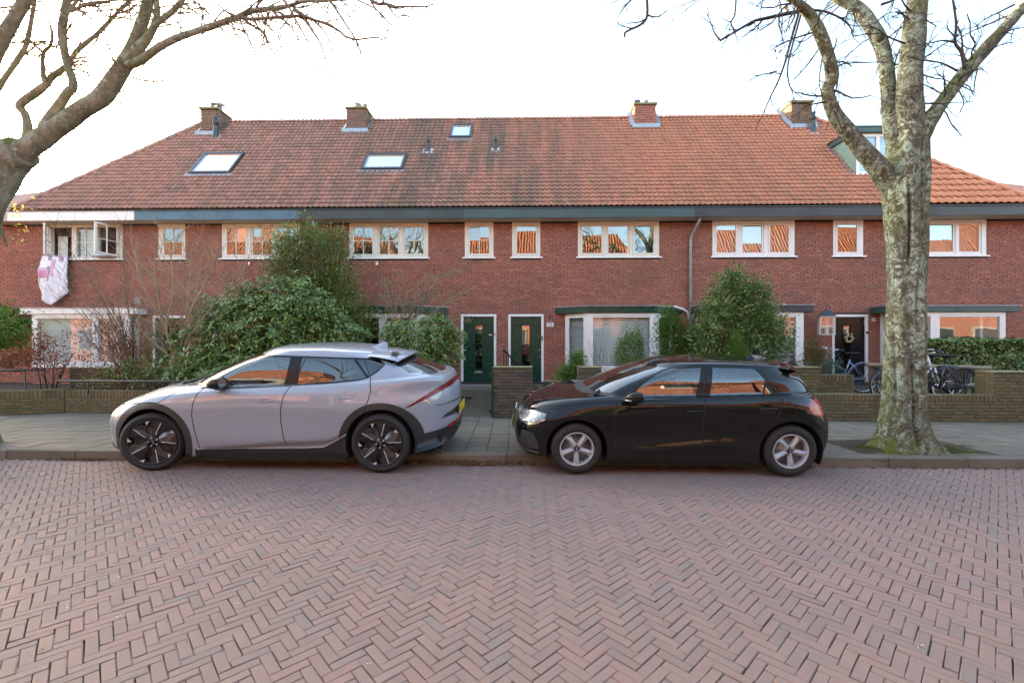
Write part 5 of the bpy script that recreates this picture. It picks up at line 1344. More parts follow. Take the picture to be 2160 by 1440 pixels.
# ---------- pale grey crossover
def grey_car():
    car = obj('parked_car', None); car.rotation_mode = 'XYZ'
    tag(car, 'pale grey electric crossover car with black wheel arches, parked half on the pavement', 'car', 'cars parked along the kerb')
    YK = lambda x: 5.69 - 0.031 * (x - 3.0)
    X0 = -5.38
    def s(cx, cy, dy=0.0):
        px, py = 200 + cx * .37037, 700 + cy * .37037; a = (px - 1080) / F; Y = 5.67 + dy
        for _ in range(4): X = a * Y; Y = 5.67 + dy - .031 * (X + 3.0)
        return (X - X0, CAMZ - (py - 720) / F * Y)
    xf_w, xr_w = .845, 3.745
    Z = lambda *p: list(p)
    L = [
        dict(xf=.22, xr=4.56, w=.90, af=.8, ar=.6, z=Z((-.06, .20), (.9, .19), (3.7, .19), (4.3, .26), (4.7, .30))),
        dict(xf=.0, xr=4.61, w=.92, af=.85, pf=3.1, pr=2.2, ar=1.05, z=Z((-.06, .27), (.9, .255), (3.6, .255), (4.7, .40))),
        dict(xf=-.02, xr=4.63, w=.935, af=.9, pf=3.1, pr=2.2, ar=1.1, z=Z((-.06, .42), (.9, .40), (3.6, .40), (4.7, .54))),
        dict(xf=-.03, xr=4.62, w=.945, af=.9, pf=3.1, pr=2.2, ar=1.1, z=Z((-.06, .56), (.9, .62), (3.6, .62), (4.7, .70)), wv=Z((0, 1), (1.3, .995), (2.2, .982), (3, .99), (3.7, 1.0), (4.7, 1))),
        dict(xf=-.0, xr=4.62, w=.94, af=.95, pf=3.0, pr=2.2, ar=1.1, z=Z((-.06, .68), (.5, .76), (1.0, .84), (2.3, .82), (3.6, .84), (4.7, .86)), wv=Z((0, 1), (1.2, 1), (2.2, .99), (3.6, 1.005), (4.7, 1))),
        dict(xf=.13, xr=4.60, w=.91, af=1.0, pf=2.9, pr=2.2, ar=1.1, z=Z((-.06, .77), (.4, .85), (.9, .93), (1.4, .98), (2.3, .97), (3.6, .98), (4.3, 1.0), (4.7, 1.0)), wv=Z((0, .97), (1.2, .99), (2.2, 1), (3.4, 1), (4.0, .99), (4.7, 1))),
        dict(xf=.30, xr=4.54, w=.86, af=1.15, ar=.9, z=Z((.2, .86), (.6, .94), (1.1, 1.0), (1.6, 1.03), (2.3, 1.04), (3.2, 1.08), (3.8, 1.12), (4.3, 1.14), (4.6, 1.10)), wv=Z((0, .95), (1.2, .99), (2.2, 1), (3.4, 1), (4.0, .97), (4.6, .95))),
        dict(xf=.62, xr=4.52, w=.815, af=1.05, ar=1.1, z=Z((.5, .985), (.9, 1.03), (1.35, 1.055), (1.8, 1.055), (2.3, 1.07), (3.2, 1.11), (3.8, 1.16), (4.2, 1.185), (4.52, 1.155)), wv=Z((0, .93), (1.3, .98), (1.7, 1), (3.4, 1), (4.0, .95), (4.6, .90))),
        dict(xf=1.06, xr=4.43, w=.79, af=.55, ar=1.1, pf=2.3, z=Z((1.0, 1.055), (1.5, 1.065), (1.8, 1.07), (2.4, 1.08), (3.2, 1.125), (3.75, 1.20), (4.1, 1.21), (4.43, 1.165)), wv=Z((1, .95), (1.7, 1), (3.4, 1), (3.9, .96), (4.5, .88))),
        # greenhouse
        dict(xf=1.30, xr=4.18, w=.745, af=.55, ar=.7, pf=2.3, z=Z((1.3, 1.20), (1.7, 1.22), (2.4, 1.23), (3.3, 1.24), (3.8, 1.27), (4.18, 1.27)), wv=Z((1.3, .93), (1.9, 1), (3.2, 1), (3.8, .93), (4.2, .82))),
        dict(xf=1.66, xr=3.90, w=.685, af=.55, ar=.55, pf=2.3, z=Z((1.6, 1.36), (2.0, 1.37), (2.6, 1.38), (3.3, 1.37), (3.9, 1.36)), wv=Z((1.6, .94), (2.2, 1), (3.2, 1), (3.9, .86))),
        dict(xf=1.93, xr=3.66, w=.63, af=.55, ar=.45, pf=2.3, z=Z((1.9, 1.455), (2.2, 1.465), (2.7, 1.47), (3.2, 1.455), (3.66, 1.415)), wv=Z((1.9, .95), (2.4, 1), (3.1, 1), (3.7, .9))),
        dict(xf=2.03, xr=3.62, w=.56, af=.55, ar=.45, pf=2.3, z=Z((2.0, 1.50), (2.3, 1.512), (2.8, 1.515), (3.2, 1.495), (3.62, 1.445)), wv=Z((2, .95), (2.4, 1), (3.1, 1), (3.7, .9))),
        dict(xf=2.12, xr=3.58, w=.38, af=.5, ar=.4, pf=2.3, z=Z((2.1, 1.525), (2.4, 1.54), (2.8, 1.542), (3.2, 1.522), (3.58, 1.47))),
        dict(xf=2.2, xr=3.55, w=.0005, af=.4, ar=.3, pf=2.3, z=Z((2.2, 1.54), (2.5, 1.552), (2.9, 1.55), (3.2, 1.53), (3.55, 1.48))),
    ]
    G = body_surface(L, [[0, 1, 2, 3, 4, 5, 6, 7, 8], [8, 9, 10, 11], [11, 12, 13, 14]])
    sub = 7; V8, V11 = 8 * sub, 11 * sub
    B = Body(G, V8)
    gh = lambda f: V8 <= f[B.lv] < V11 + 3 and side(f)
    lowr = lambda f: f[B.lv] < V8 and side(f)
    anyside = lambda f: side(f) and f[B.lv] < V11 + 7
    zc = .37
    # wheel arches
    RA, RC = .435, .525
    for cx in (xf_w, xr_w):
        B.part('wheel_arch_cladding', [(cx + RC * 1.0 * math.cos(R(a)) , zc + .0 + RC * math.sin(R(a)) * .985) for a in np.linspace(-35, 215, 34)], lowr)
    # rocker cladding
    rk = [s(565, 668), s(1290, 666), s(1360, 630), s(1440, 578), s(1440, 720), s(540, 720)]
    B.part('sill_cladding', [(a, b) for a, b in rk[:4]] + [(rk[4][0], .0), (rk[0][0] - .05, .0)], lowr, only=('body', 'wheel_arch_cladding'))
    B.strip('sill_trim', [s(575, 668), s(900, 668), s(1180, 666), s(1290, 660), s(1360, 625), s(1436, 580)], .014, lowr)
    # scooped lower door section
    # rear bumper lower
    B.part('lower_bumper', [s(1825, 604), s(1965, 590), s(2045, 555), s(2100, 540), s(2100, 760), s(1700, 760), s(1790, 640)], lambda f: f[B.lv] < V8 and f.calc_center_median().x > 4.0)
    B.part('bumper_insert', [s(1940, 532), s(1968, 508), s(2010, 490), s(2110, 450), s(2120, 525), s(2000, 528)], lambda f: f[B.lv] < V8 and f.calc_center_median().x > 4.2)
    B.part('rear_reflector', [s(1970, 584), s(2060, 548), s(2062, 572), s(1972, 600)], lambda f: f[B.lv] < V8 and f.calc_center_median().x > 4.2)
    B.part('front_skirt', [(-.1, .0), (-.1, .33), (.25, .33), (.36, .25), (.6, .0)], lambda f: f[B.lv] < V8 and f.calc_center_median().x < .6)
    # tail light
    tl = lambda f: f.calc_center_median().x > 3.7 and f[B.lv] < V8 + 2
    B.part('tail_light', [s(1752, 442), s(1890, 360), s(1990, 306), s(2050, 262), s(2150, 235), s(2150, 262), s(2052, 292), s(1990, 345), s(1895, 388), s(1790, 432)], tl)
    B.strip('tail_trim', [s(1862, 404), s(1890, 428), s(1935, 446), s(2035, 443), s(2120, 425)], .022, tl)
    # headlight
    hl = lambda f: f.calc_center_median().x < .8 and f[B.lv] < V8 - 6
    B.part('headlight', [(-.1, .70), (.01, .70), (.10, .80), (.22, .835), (.37, .85), (.34, .80), (.2, .76), (.08, .66), (.0, .59), (-.1, .59)], hl)
    B.strip('hood_gap', [s(160, 414, .2), s(240, 405, .1), s(310, 398, .05), s(365, 403)], .009, lambda f: f[B.lv] < V8 and f.calc_center_median().x < 1.3 and f.calc_center_median().y < -.2)
    B.strip('hood_gap', [s(365, 403), s(440, 352), s(515, 315)], .009, lambda f: f[B.lv] < V8 + 1 and side(f))
    # doors
    fd = [s(610, 312), s(585, 350), s(568, 405), s(560, 470), s(568, 550), s(592, 662), s(900, 640), s(1086, 632)]
    mid = [s(1165, 145), s(1135, 235), s(1105, 305), s(1078, 365), s(1064, 440), s(1062, 510), s(1075, 600), s(1086, 642)]
    rd = [s(1495, 162), s(1525, 215), s(1557, 272), s(1572, 330), s(1560, 390), s(1540, 440), s(1525, 500), s(1480, 560), s(1440, 600)]
    # black band around side glass
    band = [s(600, 322, .1), s(700, 264, .1), s(790, 212, .15), s(880, 165, .2), s(930, 148, .25), s(985, 137, .27), s(1120, 140, .27), s(1300, 146, .27), s(1480, 152, .26), s(1600, 160, .24), s(1645, 196, .2), s(1610, 232, .15), s(1560, 264, .1), s(1500, 280, .1), s(1380, 293, .1), s(1100, 310, .1), s(800, 323, .1)]
    B.part('window_surround', band, anyside)
    B.part('side_window', [s(722, 258, .1), s(820, 206, .15), s(930, 163, .22), s(1000, 149, .25), s(1124, 150, .25), s(1098, 240, .15), s(1074, 303, .1), s(940, 311, .1), s(790, 313, .1), s(770, 285, .1)], anyside)
    B.part('dark_side_window', [s(1192, 152, .25), s(1478, 161, .25), s(1515, 215, .18), s(1543, 262, .1), s(1500, 272, .1), s(1400, 282, .1), s(1155, 299, .1), s(1170, 230, .16)], anyside)
    B.part('dark_side_window', [s(1497, 163, .25), s(1608, 171, .24), s(1637, 196, .2), s(1600, 229, .16), s(1560, 256, .1), s(1545, 245, .12)], anyside)
    B.strip('door_gap', fd[:6], .012, anyside); B.strip('door_gap', mid, .012, anyside); B.strip('door_gap', rd[2:], .012, lowr); B.strip('window_gap', rd[:3], .008, anyside)
    # doors as their own parts
    B.part('front_door', fd[:6] + [s(900, 650)] + [s(1082, 642)] + mid[::-1][1:6], lowr, only=('body',))
    B.part('rear_door', mid[2:] + [s(1300, 625), s(1400, 585)] + rd[::-1][1:7], lowr, only=('body',))
    for (a, b) in (((950, 392), (1038, 384)), ((1402, 372), (1488, 364))):
        x0, z0 = s(*a); x1, z1 = s(*b); P = [(x0, z0 - .012), (x0 + .03, z0 + .02), (x1 - .02, z1 + .02), (x1, z1 + .012), (x1 - .03, z1 - .022), (x0 + .01, z0 - .022)]
        B.strip('handle_gap', P, .004, lowr, closed=True) if False else None
        B.part('handle_gap', [(x + (.004 if x > (x0 + x1) / 2 else -.004), z + (.004 if z > (z0 + z1) / 2 else -.004)) for x, z in P], lowr); B.part('door_handle', P, lowr)
    # strip along the c pillar
    B.part('pillar_trim', [s(1735, 196, .2), s(1795, 205, .2), s(1870, 236, .2), s(1935, 264, .15), s(1870, 258, .1)], lambda f: f[B.lv] < V11 and f.calc_center_median().y < -.3 and f.calc_center_median().x > 3.6)
    top = interp_curve([s(560, 664), s(800, 646), s(1070, 626), s(1290, 618), s(1400, 585), s(1450, 560)]); xa_, xb_ = s(575, 0)[0], s(1440, 0)[0]
    for v in B.bm.verts:
        if v.co.y < -.7 and xa_ < v.co.x < xb_ and v.co.z < .6:
            h_ = float(top(np.array([v.co.x]))[0]) - v.co.z
            if h_ > 0: v.co.y += min(h_ * .75, .045) * min(1, (v.co.x - xa_) / .15, (xb_ - v.co.x) / .1)
    # windscreen and rear window by grid position
    nf, nsd, nr_ = 26, 70, 26; nu = nf + nsd + nr_
    for f in B.bm.faces:
        if V8 + 1 <= f[B.lv] < V11 - 1 and f[B.lu] < 18 and B.parts[f[B.lay]] == 'body': f[B.lay] = 900
        elif V8 + 1 <= f[B.lv] < V11 and f[B.lu] >= nu - 1 - 15 and B.parts.get(f[B.lay]) == 'body': f[B.lay] = 901
        elif V8 - 1 <= f[B.lv] < V8 + 1 and f[B.lu] < 20 and B.parts.get(f[B.lay]) == 'body': f[B.lay] = 903
    B.parts[900] = 'windscreen'; B.parts[901] = 'rear_window'; B.parts[903] = 'scuttle'
    for cx in (xf_w, xr_w):
        B.delete([(cx + RA * math.cos(R(a)), zc + RA * math.sin(R(a))) for a in np.linspace(-60, 240, 44)], lambda f: f.calc_center_median().y < -.5 and f[B.lv] < V8)
    mats = dict(body=M['paint_grey'], front_door=M['paint_grey'], rear_door=M['paint_grey'], wheel_arch_cladding=M['clad'], sill_cladding=M['clad'], lower_bumper=M['clad'], bumper_insert=M['clad'], front_skirt=M['clad'],
                sill_trim=M['trim'], tail_light=M['lamp_dark'], tail_trim=M['chrome'], headlight=M['headl'], hood_gap=M['gap'], door_gap=M['gap'], window_gap=M['gap'], handle_gap=M['gap'], door_handle=M['paint_grey'],
                window_surround=M['black'], side_window=M['car_glass'], dark_side_window=M['car_glass_dark'], windscreen=M['car_glass'], rear_window=M['car_glass_dark'], scuttle=M['clad'], rear_reflector=M['lamp_red'], pillar_trim=M['greymetal'])
    return car, B, mats, s, (xf_w, xr_w, zc, RA), X0
def headlight_mat():
    t = NT('headlight lens'); p = t.pos()
    c = t.ramp(t.vor(19, p), [(0, (.62, .66, .7)), (.3, (.3, .32, .34)), (.5, (.06, .06, .07)), (.8, (.25, .26, .28)), (1, (.6, .62, .66))])
    t.b.inputs['Coat Weight'].default_value = 1; t.b.inputs['Coat Roughness'].default_value = .02
    return t.fin(c, .25, .6)
M['headl'] = headlight_mat()
def mesh_mat():
    t = NT('honeycomb grille'); tc = t.pos()
    v = t.vor(38, t.scaled(tc, (1, 1, 1)), 0, 'DISTANCE_TO_EDGE', 0.1)
    t.bump(v, 1, .02); return t.fin(t.mix(t.maprange(v, .05, .2), (.05, .052, .058), (.006, .006, .007)), .35)
M['grille'] = mesh_mat()
def finish_car(car, B, mats, wh, place, roll, X0, rt, rr, wd, style, hw):
    objs = B.emit(car, mats)
    body = None; groups = {}
    for nm, lst in objs.items():
        for pid, sd_, o in lst: groups.setdefault((nm, sd_), []).append(o)
    for nm, lst in objs.items():
        for pid, sd_, o in lst:
            if nm == 'body': body = o
    def door_of(nm, sd_):
        return None
    for nm, lst in objs.items():
        for pid, sd_, o in lst:
            par = car
            if nm in ('door_handle', 'handle_gap', 'side_window', 'dark_side_window'):
                c = np.mean([v.co[:] for v in o.data.vertices], 0); best = None
                for dn in ('front_door', 'rear_door'):
                    for q, s2, do in objs.get(dn, []):
                        if s2 == sd_:
                            xs = [v.co.x for v in do.data.vertices]
                            if min(xs) - .05 < c[0] < max(xs) + .05 and (best is None): best = do
                if best is not None: par = best
            o.parent = par
    return objs
def place_car(car, X0, YW, k, roll, hw, lift=0.0):
    """local x runs front to rear (to the right); near wheels stand on the road; origin moved to the near front"""
    car.rotation_euler = (roll, 0, math.atan(k))
    # the near wheel contact line (local y=-hw, z=0) must map to world y=YW(x), z=lift
    Mx = Matrix.Rotation(math.atan(k), 4, 'Z') @ Matrix.Rotation(roll, 4, 'X')
    c = Mx @ Vector((0, -hw, 0)); car.location = Vector((X0, YW, lift)) - c

car, B, mats, s_, (xfw, xrw, zc, RA), X0 = grey_car()
objs = finish_car(car, B, mats, None, None, 0, X0, .37, .25, .24, 'black', .80)
KR = math.atan2(.115, 1.6)
place_car(car, X0, 5.73 - .031 * (X0 + 3.0) + .0, -.031, KR, .91, .0)
for yy, fl in ((-.935, 1), (.935, -1)):
    wheel(car, xfw, yy, .37, .283, .235, 'black', R(14) if fl > 0 else R(14), flip=fl, spin=.25)
    wheel(car, xrw, yy, .37, .283, .235, 'black', 0, flip=fl, spin=0.45)
    for cx in (xfw, xrw):
        arch_liner(car, cx, zc, RA + .002, yy * .985, yy * .58)
m = MB(); m.box(.35, 4.35, -.62, .62, .20, .30); m.box(1.28, 3.30, -.86, .86, .14, .199); m.box(4.1, 4.45, -.6, .6, .22, .4); m.build('underbody', M['gap'], car)  # wide middle box set low to deepen the shade under the car
m = MB(); m.box(1.0, 4.3, -.55, .55, .30, .62); m.box(1.6, 3.15, -.80, .80, .28, .5); m.build('cabin_floor', M['gap'], car)
m = MB(); m.box(1.25, 1.75, -.70, .70, .78, .98); m.build('dashboard', M['seat'], car, bevel=.05)
for y_ in (-.38, .38): seat(car, 2.15, y_, .48, M['seat_light'])
seat(car, 3.0, 0, .52, M['seat'], 1.25)
m = MB(); P = [(1.86 + .05 * math.sin(t_), -.38 + .185 * math.cos(t_), .93 + .17 * math.sin(t_)) for t_ in np.linspace(0, 6.283, 25)]; m.tube(P, .016, 8, cap=False); m.tube([(1.85, -.55, .93), (1.83, -.38, .92), (1.85, -.2, .93)], .022, 8); m.build('steering_wheel', M['seat_light'], car)
# door mirror, near side and far side
def mirror(car, x, y, z, sc, mat, sgn=-1, cap=None):
    """rounded wedge housing: blunt towards the front, cut off at the back for the glass; y is the inner edge"""
    m = MB(); m.cs = True; P = []
    for j, (xx, k) in enumerate(((-.115, .05), (-.11, .30), (-.09, .62), (-.05, .88), (0.0, 1.0), (.045, 1.0), (.06, .97), (.062, .90))):
        row = []
        for i in range(25):
            a = i / 24 * 2 * math.pi; ca, sa = math.cos(a), math.sin(a)
            ex = (abs(ca) ** .75) * (1 if ca > 0 else -1); ez = (abs(sa) ** .75) * (1 if sa > 0 else -1)
            row.append((x + sc * (xx + .05 * (ex * .5 + .5) * .6), y + sgn * sc * (.115 + .095 * k * ex), z + sc * (.062 * k * ez + .012 * ex - .03 * (1 - k))))
        P.append(row)
    m.grid(P); mo = m.build('door_mirror', mat, car)
    m = MB(); m.cs = True; P = [[(x + sc * (.075 + .014 * (c - 1)), y + sgn * sc * (.115 + .085 * k * math.cos(a)), z + sc * .055 * k * math.sin(a)) for a in np.linspace(0, 6.283, 21)] for k, c in ((.02, 0), (.98, 0))]; m.grid(P); m.build('mirror_glass', M['chrome'], mo)
    m = MB(); m.prismz([(x - .05 * sc, y - sgn * .03), (x + .06 * sc, y - sgn * .03), (x + .04 * sc, y + sgn * .09 * sc), (x - .03 * sc, y + sgn * .09 * sc)], z - .075 * sc, z - .045 * sc); m.build('mirror_stalk', M['blackm'], mo)
    m = MB(); m.tube([(x - .10 * sc, y + sgn * .03 * sc, z - .030 * sc), (x - .09 * sc, y + sgn * .12 * sc, z - .028 * sc), (x - .04 * sc, y + sgn * .205 * sc, z - .02 * sc)], .006 * sc, 6); m.build('indicator', M['chrome'], mo)
    return mo
mx, mz = s_(672, 292, -.12)
mirror(car, mx + .02, -.85, mz - .0, 1.15, M['black'], -1); mirror(car, mx + .02, .85, mz, 1.15, M['black'], 1)
# spoiler
m = MB(); m.cs = True; P = []
for j, (t_, dz, xx) in enumerate(((0, 0, 3.50), (.3, .0, 3.66), (.65, .002, 3.82), (.97, .004, 3.965), (1.0, -.006, 3.985), (.93, -.045, 3.93), (.5, -.09, 3.72), (.2, -.07, 3.6))):
    row = []
    for i in range(33):
        v_ = i / 32 * 2 - 1; wy = .60 * (1 - .06 * t_); y = v_ * wy; x = xx - .10 * abs(v_) ** 3 * (t_); z = (1.492 - .045 * t_ - .022 * t_ * t_) + dz - .055 * v_ * v_ - .05 * max(0, abs(v_) - .8) ** 2 * 8 * t_
        row.append((x, y, z))
    P.append(row)
m.grid(P); sp_o = m.build('rear_spoiler', M['paint_grey'], car)
m = MB()
for sg in (-1, 1): m.add([(3.74, sg * .30, 1.464), (3.84, sg * .30, 1.458), (3.86, sg * .46, 1.447), (3.76, sg * .46, 1.452)], [(0, 1, 2, 3) if sg > 0 else (3, 2, 1, 0)])
m.build('spoiler_slot', M['gap'], sp_o)
# shark fin
m = MB(); m.cs = True; m.add([(3.36, -.03, 1.50), (3.36, .03, 1.50), (3.60, .03, 1.47), (3.60, -.03, 1.47), (3.53, -.004, 1.575), (3.53, .004, 1.575), (3.58, 0, 1.565)], [(0, 4, 5, 1), (0, 3, 4), (1, 5, 2), (3, 6, 4), (2, 5, 6), (4, 6, 5)]); m.build('antenna_fin', M['paint_grey'], car)
plate(car, 4.632, 0.02, .66, R(90), 'V', 0)
# wiper
m = MB(); m.tube([(1.10, -.55, 1.09), (1.25, -.2, 1.15), (1.32, .3, 1.18)], .012, 6); m.tube([(1.05, -.62, 1.075), (1.16, -.5, 1.10)], .02, 6); m.build('wiper', M['blackm'], car)

# ---------- black hatchback
def black_car():
    car = obj('parked_car', None)
    tag(car, 'glossy black small hatchback with silver five-spoke wheels, parked half on the pavement', 'car', 'cars parked along the kerb')
    X0 = 0.03
    def s(cx, cy, dy=0.0):
        px, py = 1040 + cx * .35185, 720 + cy * .35185; a = (px - 1080) / F; Y = 5.64 + dy
        for _ in range(4): X = a * Y; Y = 5.64 + dy - .047 * X
        return (X - X0, CAMZ - (py - 720) / F * Y)
    xf_w, xr_w = .77, 3.333
    Z = lambda *p: list(p)
    L = [
        dict(xf=.14, xr=3.93, w=.835, af=.7, ar=.5, z=Z((-.04, .16), (.8, .17), (3.3, .17), (3.9, .27), (4.1, .3))),
        dict(xf=.02, xr=4.0, w=.85, pf=3.0, af=.72, ar=.6, z=Z((-.04, .22), (.8, .23), (3.3, .23), (4.03, .33))),
        dict(xf=-.02, xr=4.03, w=.862, pf=3.2, af=.75, ar=.65, z=Z((-.04, .36), (.8, .36), (3.3, .36), (4.03, .47))),
        dict(xf=-.04, xr=4.03, w=.868, pf=3.2, af=.78, ar=.7, z=Z((-.04, .50), (.8, .56), (3.3, .56), (4.03, .60)), wv=Z((0, 1), (1.2, .99), (2.0, .975), (2.7, .985), (3.3, 1), (4.03, 1))),
        dict(xf=-.02, xr=3.97, w=.872, pf=3.1, af=.82, ar=.7, z=Z((-.04, .60), (.4, .68), (.9, .745), (2.0, .76), (3.3, .77), (4.0, .73)), wv=Z((0, 1), (1.2, 1), (2.0, .99), (2.7, .99), (3.3, 1), (4.03, 1))),
        dict(xf=.05, xr=3.93, w=.855, af=.95, ar=.72, z=Z((-.04, .66), (.4, .76), (.9, .83), (1.4, .86), (2.4, .87), (3.3, .88), (3.93, .84))),
        dict(xf=.10, xr=3.88, w=.815, af=.95, ar=.75, z=Z((-.04, .73), (.3, .815), (.7, .875), (1.1, .905), (1.5, .925), (2.4, .945), (3.3, .965), (3.88, .93))),
        dict(xf=.32, xr=3.86, w=.765, af=.9, ar=.75, z=Z((.3, .865), (.7, .915), (1.1, .935), (1.5, .945), (2.4, .965), (3.3, .985), (3.86, .97)), wv=Z((0, .97), (1.1, 1), (3, 1), (3.86, .97))),
        dict(xf=.90, xr=3.86, w=.735, af=.5, ar=.7, pf=2.3, z=Z((.85, .955), (1.2, .96), (1.5, .955), (2.4, .975), (3.2, .995), (3.83, 1.0)), wv=Z((.9, .97), (1.4, 1), (3, 1), (3.83, .94))),
        dict(xf=1.20, xr=3.76, w=.695, af=.5, ar=.6, pf=2.3, z=Z((1.2, 1.10), (1.6, 1.11), (2.4, 1.13), (3.1, 1.15), (3.7, 1.14)), wv=Z((1.2, .95), (1.7, 1), (2.9, 1), (3.7, .90))),
        dict(xf=1.52, xr=3.63, w=.64, af=.5, ar=.5, pf=2.3, z=Z((1.5, 1.215), (1.9, 1.23), (2.4, 1.235), (3.0, 1.23), (3.55, 1.205)), wv=Z((1.5, .95), (2, 1), (2.9, 1), (3.55, .90))),
        dict(xf=1.74, xr=3.52, w=.585, af=.5, ar=.4, pf=2.3, z=Z((1.7, 1.285), (2.0, 1.295), (2.4, 1.30), (2.9, 1.295), (3.45, 1.268)), wv=Z((1.7, .96), (2.1, 1), (2.9, 1), (3.5, .93))),
        dict(xf=1.84, xr=3.50, w=.525, af=.5, ar=.4, pf=2.3, z=Z((1.8, 1.322), (2.1, 1.335), (2.5, 1.34), (2.9, 1.333), (3.5, 1.295))),
        dict(xf=1.93, xr=3.52, w=.36, af=.45, ar=.35, pf=2.3, z=Z((1.9, 1.35), (2.2, 1.362), (2.5, 1.366), (2.9, 1.357), (3.52, 1.315))),
        dict(xf=2.0, xr=3.53, w=.0005, af=.4, ar=.3, pf=2.3, z=Z((2.0, 1.362), (2.3, 1.372), (2.6, 1.374), (2.9, 1.366), (3.53, 1.322))),
    ]
    G = body_surface(L, [[0, 1, 2, 3, 4], [4, 5, 6, 7, 8], [8, 9, 10, 11], [11, 12, 13, 14]])
    sub = 7; V8, V11 = 8 * sub, 11 * sub
    B = Body(G, V8)
    lowr = lambda f: f[B.lv] < V8 and side(f)
    anyside = lambda f: side(f) and f[B.lv] < V11 + 6
    zc = .315; RA = .375
    for cx in (xf_w, xr_w):
        B.strip('arch_lip', [(cx + (RA + .012) * math.cos(R(a)), zc + (RA + .012) * math.sin(R(a))) for a in np.linspace(-15, 195, 26)], .02, lowr)
    hl = lambda f: f.calc_center_median().x < .75 and f[B.lv] < V8 - 6
    B.part('headlight', [(-.05, .725), (.10, .735), (.25, .742), (.40, .735), (.37, .68), (.27, .63), (.17, .605), (.08, .615), (.03, .66), (-.05, .69)], hl)
    B.strip('headlight_edge', [(.03, .655), (.08, .61), (.17, .60), (.27, .622), (.38, .678)], .008, hl)
    B.part('grille', [(-.1, .27), (-.1, .72), (.012, .72), (.04, .60), (.035, .40), (.05, .27)], lambda f: f.calc_center_median().x < .15 and f[B.lv] < V8 - 6 and abs(f.calc_center_median().y) < .52)
    fv = lambda f: f.calc_center_median().x < .5 and f.calc_center_median().y < -.50 and f[B.lv] < V8 - 8
    B.part('air_intake', [(.09, .515), (.22, .50), (.28, .42), (.30, .30), (.16, .29), (.06, .31), (.07, .45)], fv)
    B.strip('bumper_trim', [(.04, .272), (.12, .262), (.22, .253), (.30, .25)], .012, fv)
    B.strip('hood_gap', [(.05, .752), (.25, .762), (.42, .785), (.7, .85), (1.0, .90), (1.28, .93)], .008, lambda f: f[B.lv] < V8 and f.calc_center_median().x < 1.4 and f.calc_center_median().y < -.3)
    band = [s(742, 357, .05), s(800, 318, .08), s(880, 258, .12), s(960, 203, .18), s(1010, 178, .22), s(1060, 164, .24), s(1240, 156, .24), s(1400, 158, .24), s(1560, 166, .24), s(1590, 176, .22), s(1640, 228, .16), s(1704, 312, .08), s(1600, 322, .06), s(1260, 337, .06), s(900, 352, .06)]
    B.part('window_surround', band, anyside)
    B.part('side_window', [s(852, 298, .1), s(905, 252, .12), s(975, 205, .18), s(1020, 184, .22), s(1065, 171, .24), s(1230, 164, .24), s(1222, 250, .14), s(1212, 334, .06), s(1000, 341, .06), s(905, 344, .06), s(862, 330, .07)], anyside)
    B.part('side_window', [s(1298, 164, .24), s(1420, 166, .24), s(1548, 172, .23), s(1575, 192, .2), s(1613, 235, .15), s(1613, 318, .07), s(1298, 332, .06)], anyside)
    B.part('quarter_window', [s(1622, 246, .15), s(1652, 280, .1), s(1682, 312, .07), s(1622, 317, .07)], anyside)
    fdg = [s(770, 345), s(738, 372), s(726, 400), s(724, 500), s(727, 690)]
    mid = [s(1266, 158, .24), s(1264, 240, .14), s(1263, 340), s(1257, 500), s(1251, 686)]
    rdg = [s(1702, 316), s(1726, 345), s(1722, 375), s(1700, 430), s(1660, 520), s(1610, 600), s(1560, 655), s(1490, 685)]
    B.strip('door_gap', fdg, .012, lowr); B.strip('door_gap', mid, .012, anyside); B.strip('door_gap', rdg, .011, lowr)
    B.strip('door_gap', [s(727, 690), s(1000, 690), s(1251, 687), s(1490, 684)], .010, lowr)
    B.part('front_door', fdg + mid[::-1][:3] + [s(1000, 350, .05)], lowr, only=('body',))
    B.part('rear_door', mid[2:] + rdg[::-1], lowr, only=('body',))
    tl = lambda f: f.calc_center_median().x > 3.3 and f[B.lv] < V8 + 2
    B.part('tail_light', [s(1898, 372), s(1965, 358), s(2040, 350), s(2050, 450), s(1985, 462), s(1930, 440), s(1893, 408)], tl)
    B.strip('tail_light_edge', [s(1893, 410), s(1930, 441), s(1985, 462), s(2040, 455)], .012, tl)
    cr_ = interp_curve([s(770, 650), s(1000, 636), s(1250, 612), s(1400, 600), s(1520, 610)]); xa_, xb_ = s(770, 0)[0], s(1520, 0)[0]
    for v in B.bm.verts:
        if v.co.y < -.7 and xa_ < v.co.x < xb_ and v.co.z < .6:
            h_ = v.co.z - float(cr_(np.array([v.co.x]))[0]); e_ = min(1, (v.co.x - xa_) / .3, (xb_ - v.co.x) / .15)
            v.co.y -= (.016 * math.exp(-(h_ / .035) ** 2) if h_ > 0 else .016 * math.exp(-(h_ / .09) ** 2)) * e_
    nf, nsd, nr_ = 26, 70, 26; nu = nf + nsd + nr_
    for f in B.bm.faces:
        if V8 + 1 <= f[B.lv] < V11 - 1 and f[B.lu] < 18 and B.parts[f[B.lay]] == 'body': f[B.lay] = 900
        elif V8 + 2 <= f[B.lv] < V11 and f[B.lu] >= nu - 1 - 14 and B.parts.get(f[B.lay]) == 'body': f[B.lay] = 901
        elif V8 - 1 <= f[B.lv] < V8 + 1 and f[B.lu] < 20 and B.parts.get(f[B.lay]) == 'body': f[B.lay] = 903
    B.parts[900] = 'windscreen'; B.parts[901] = 'rear_window'; B.parts[903] = 'scuttle'
    for cx in (xf_w, xr_w):
        B.delete([(cx + RA * math.cos(R(a)), zc + RA * math.sin(R(a))) for a in np.linspace(-60, 240, 44)], lambda f: f.calc_center_median().y < -.5 and f[B.lv] < V8)
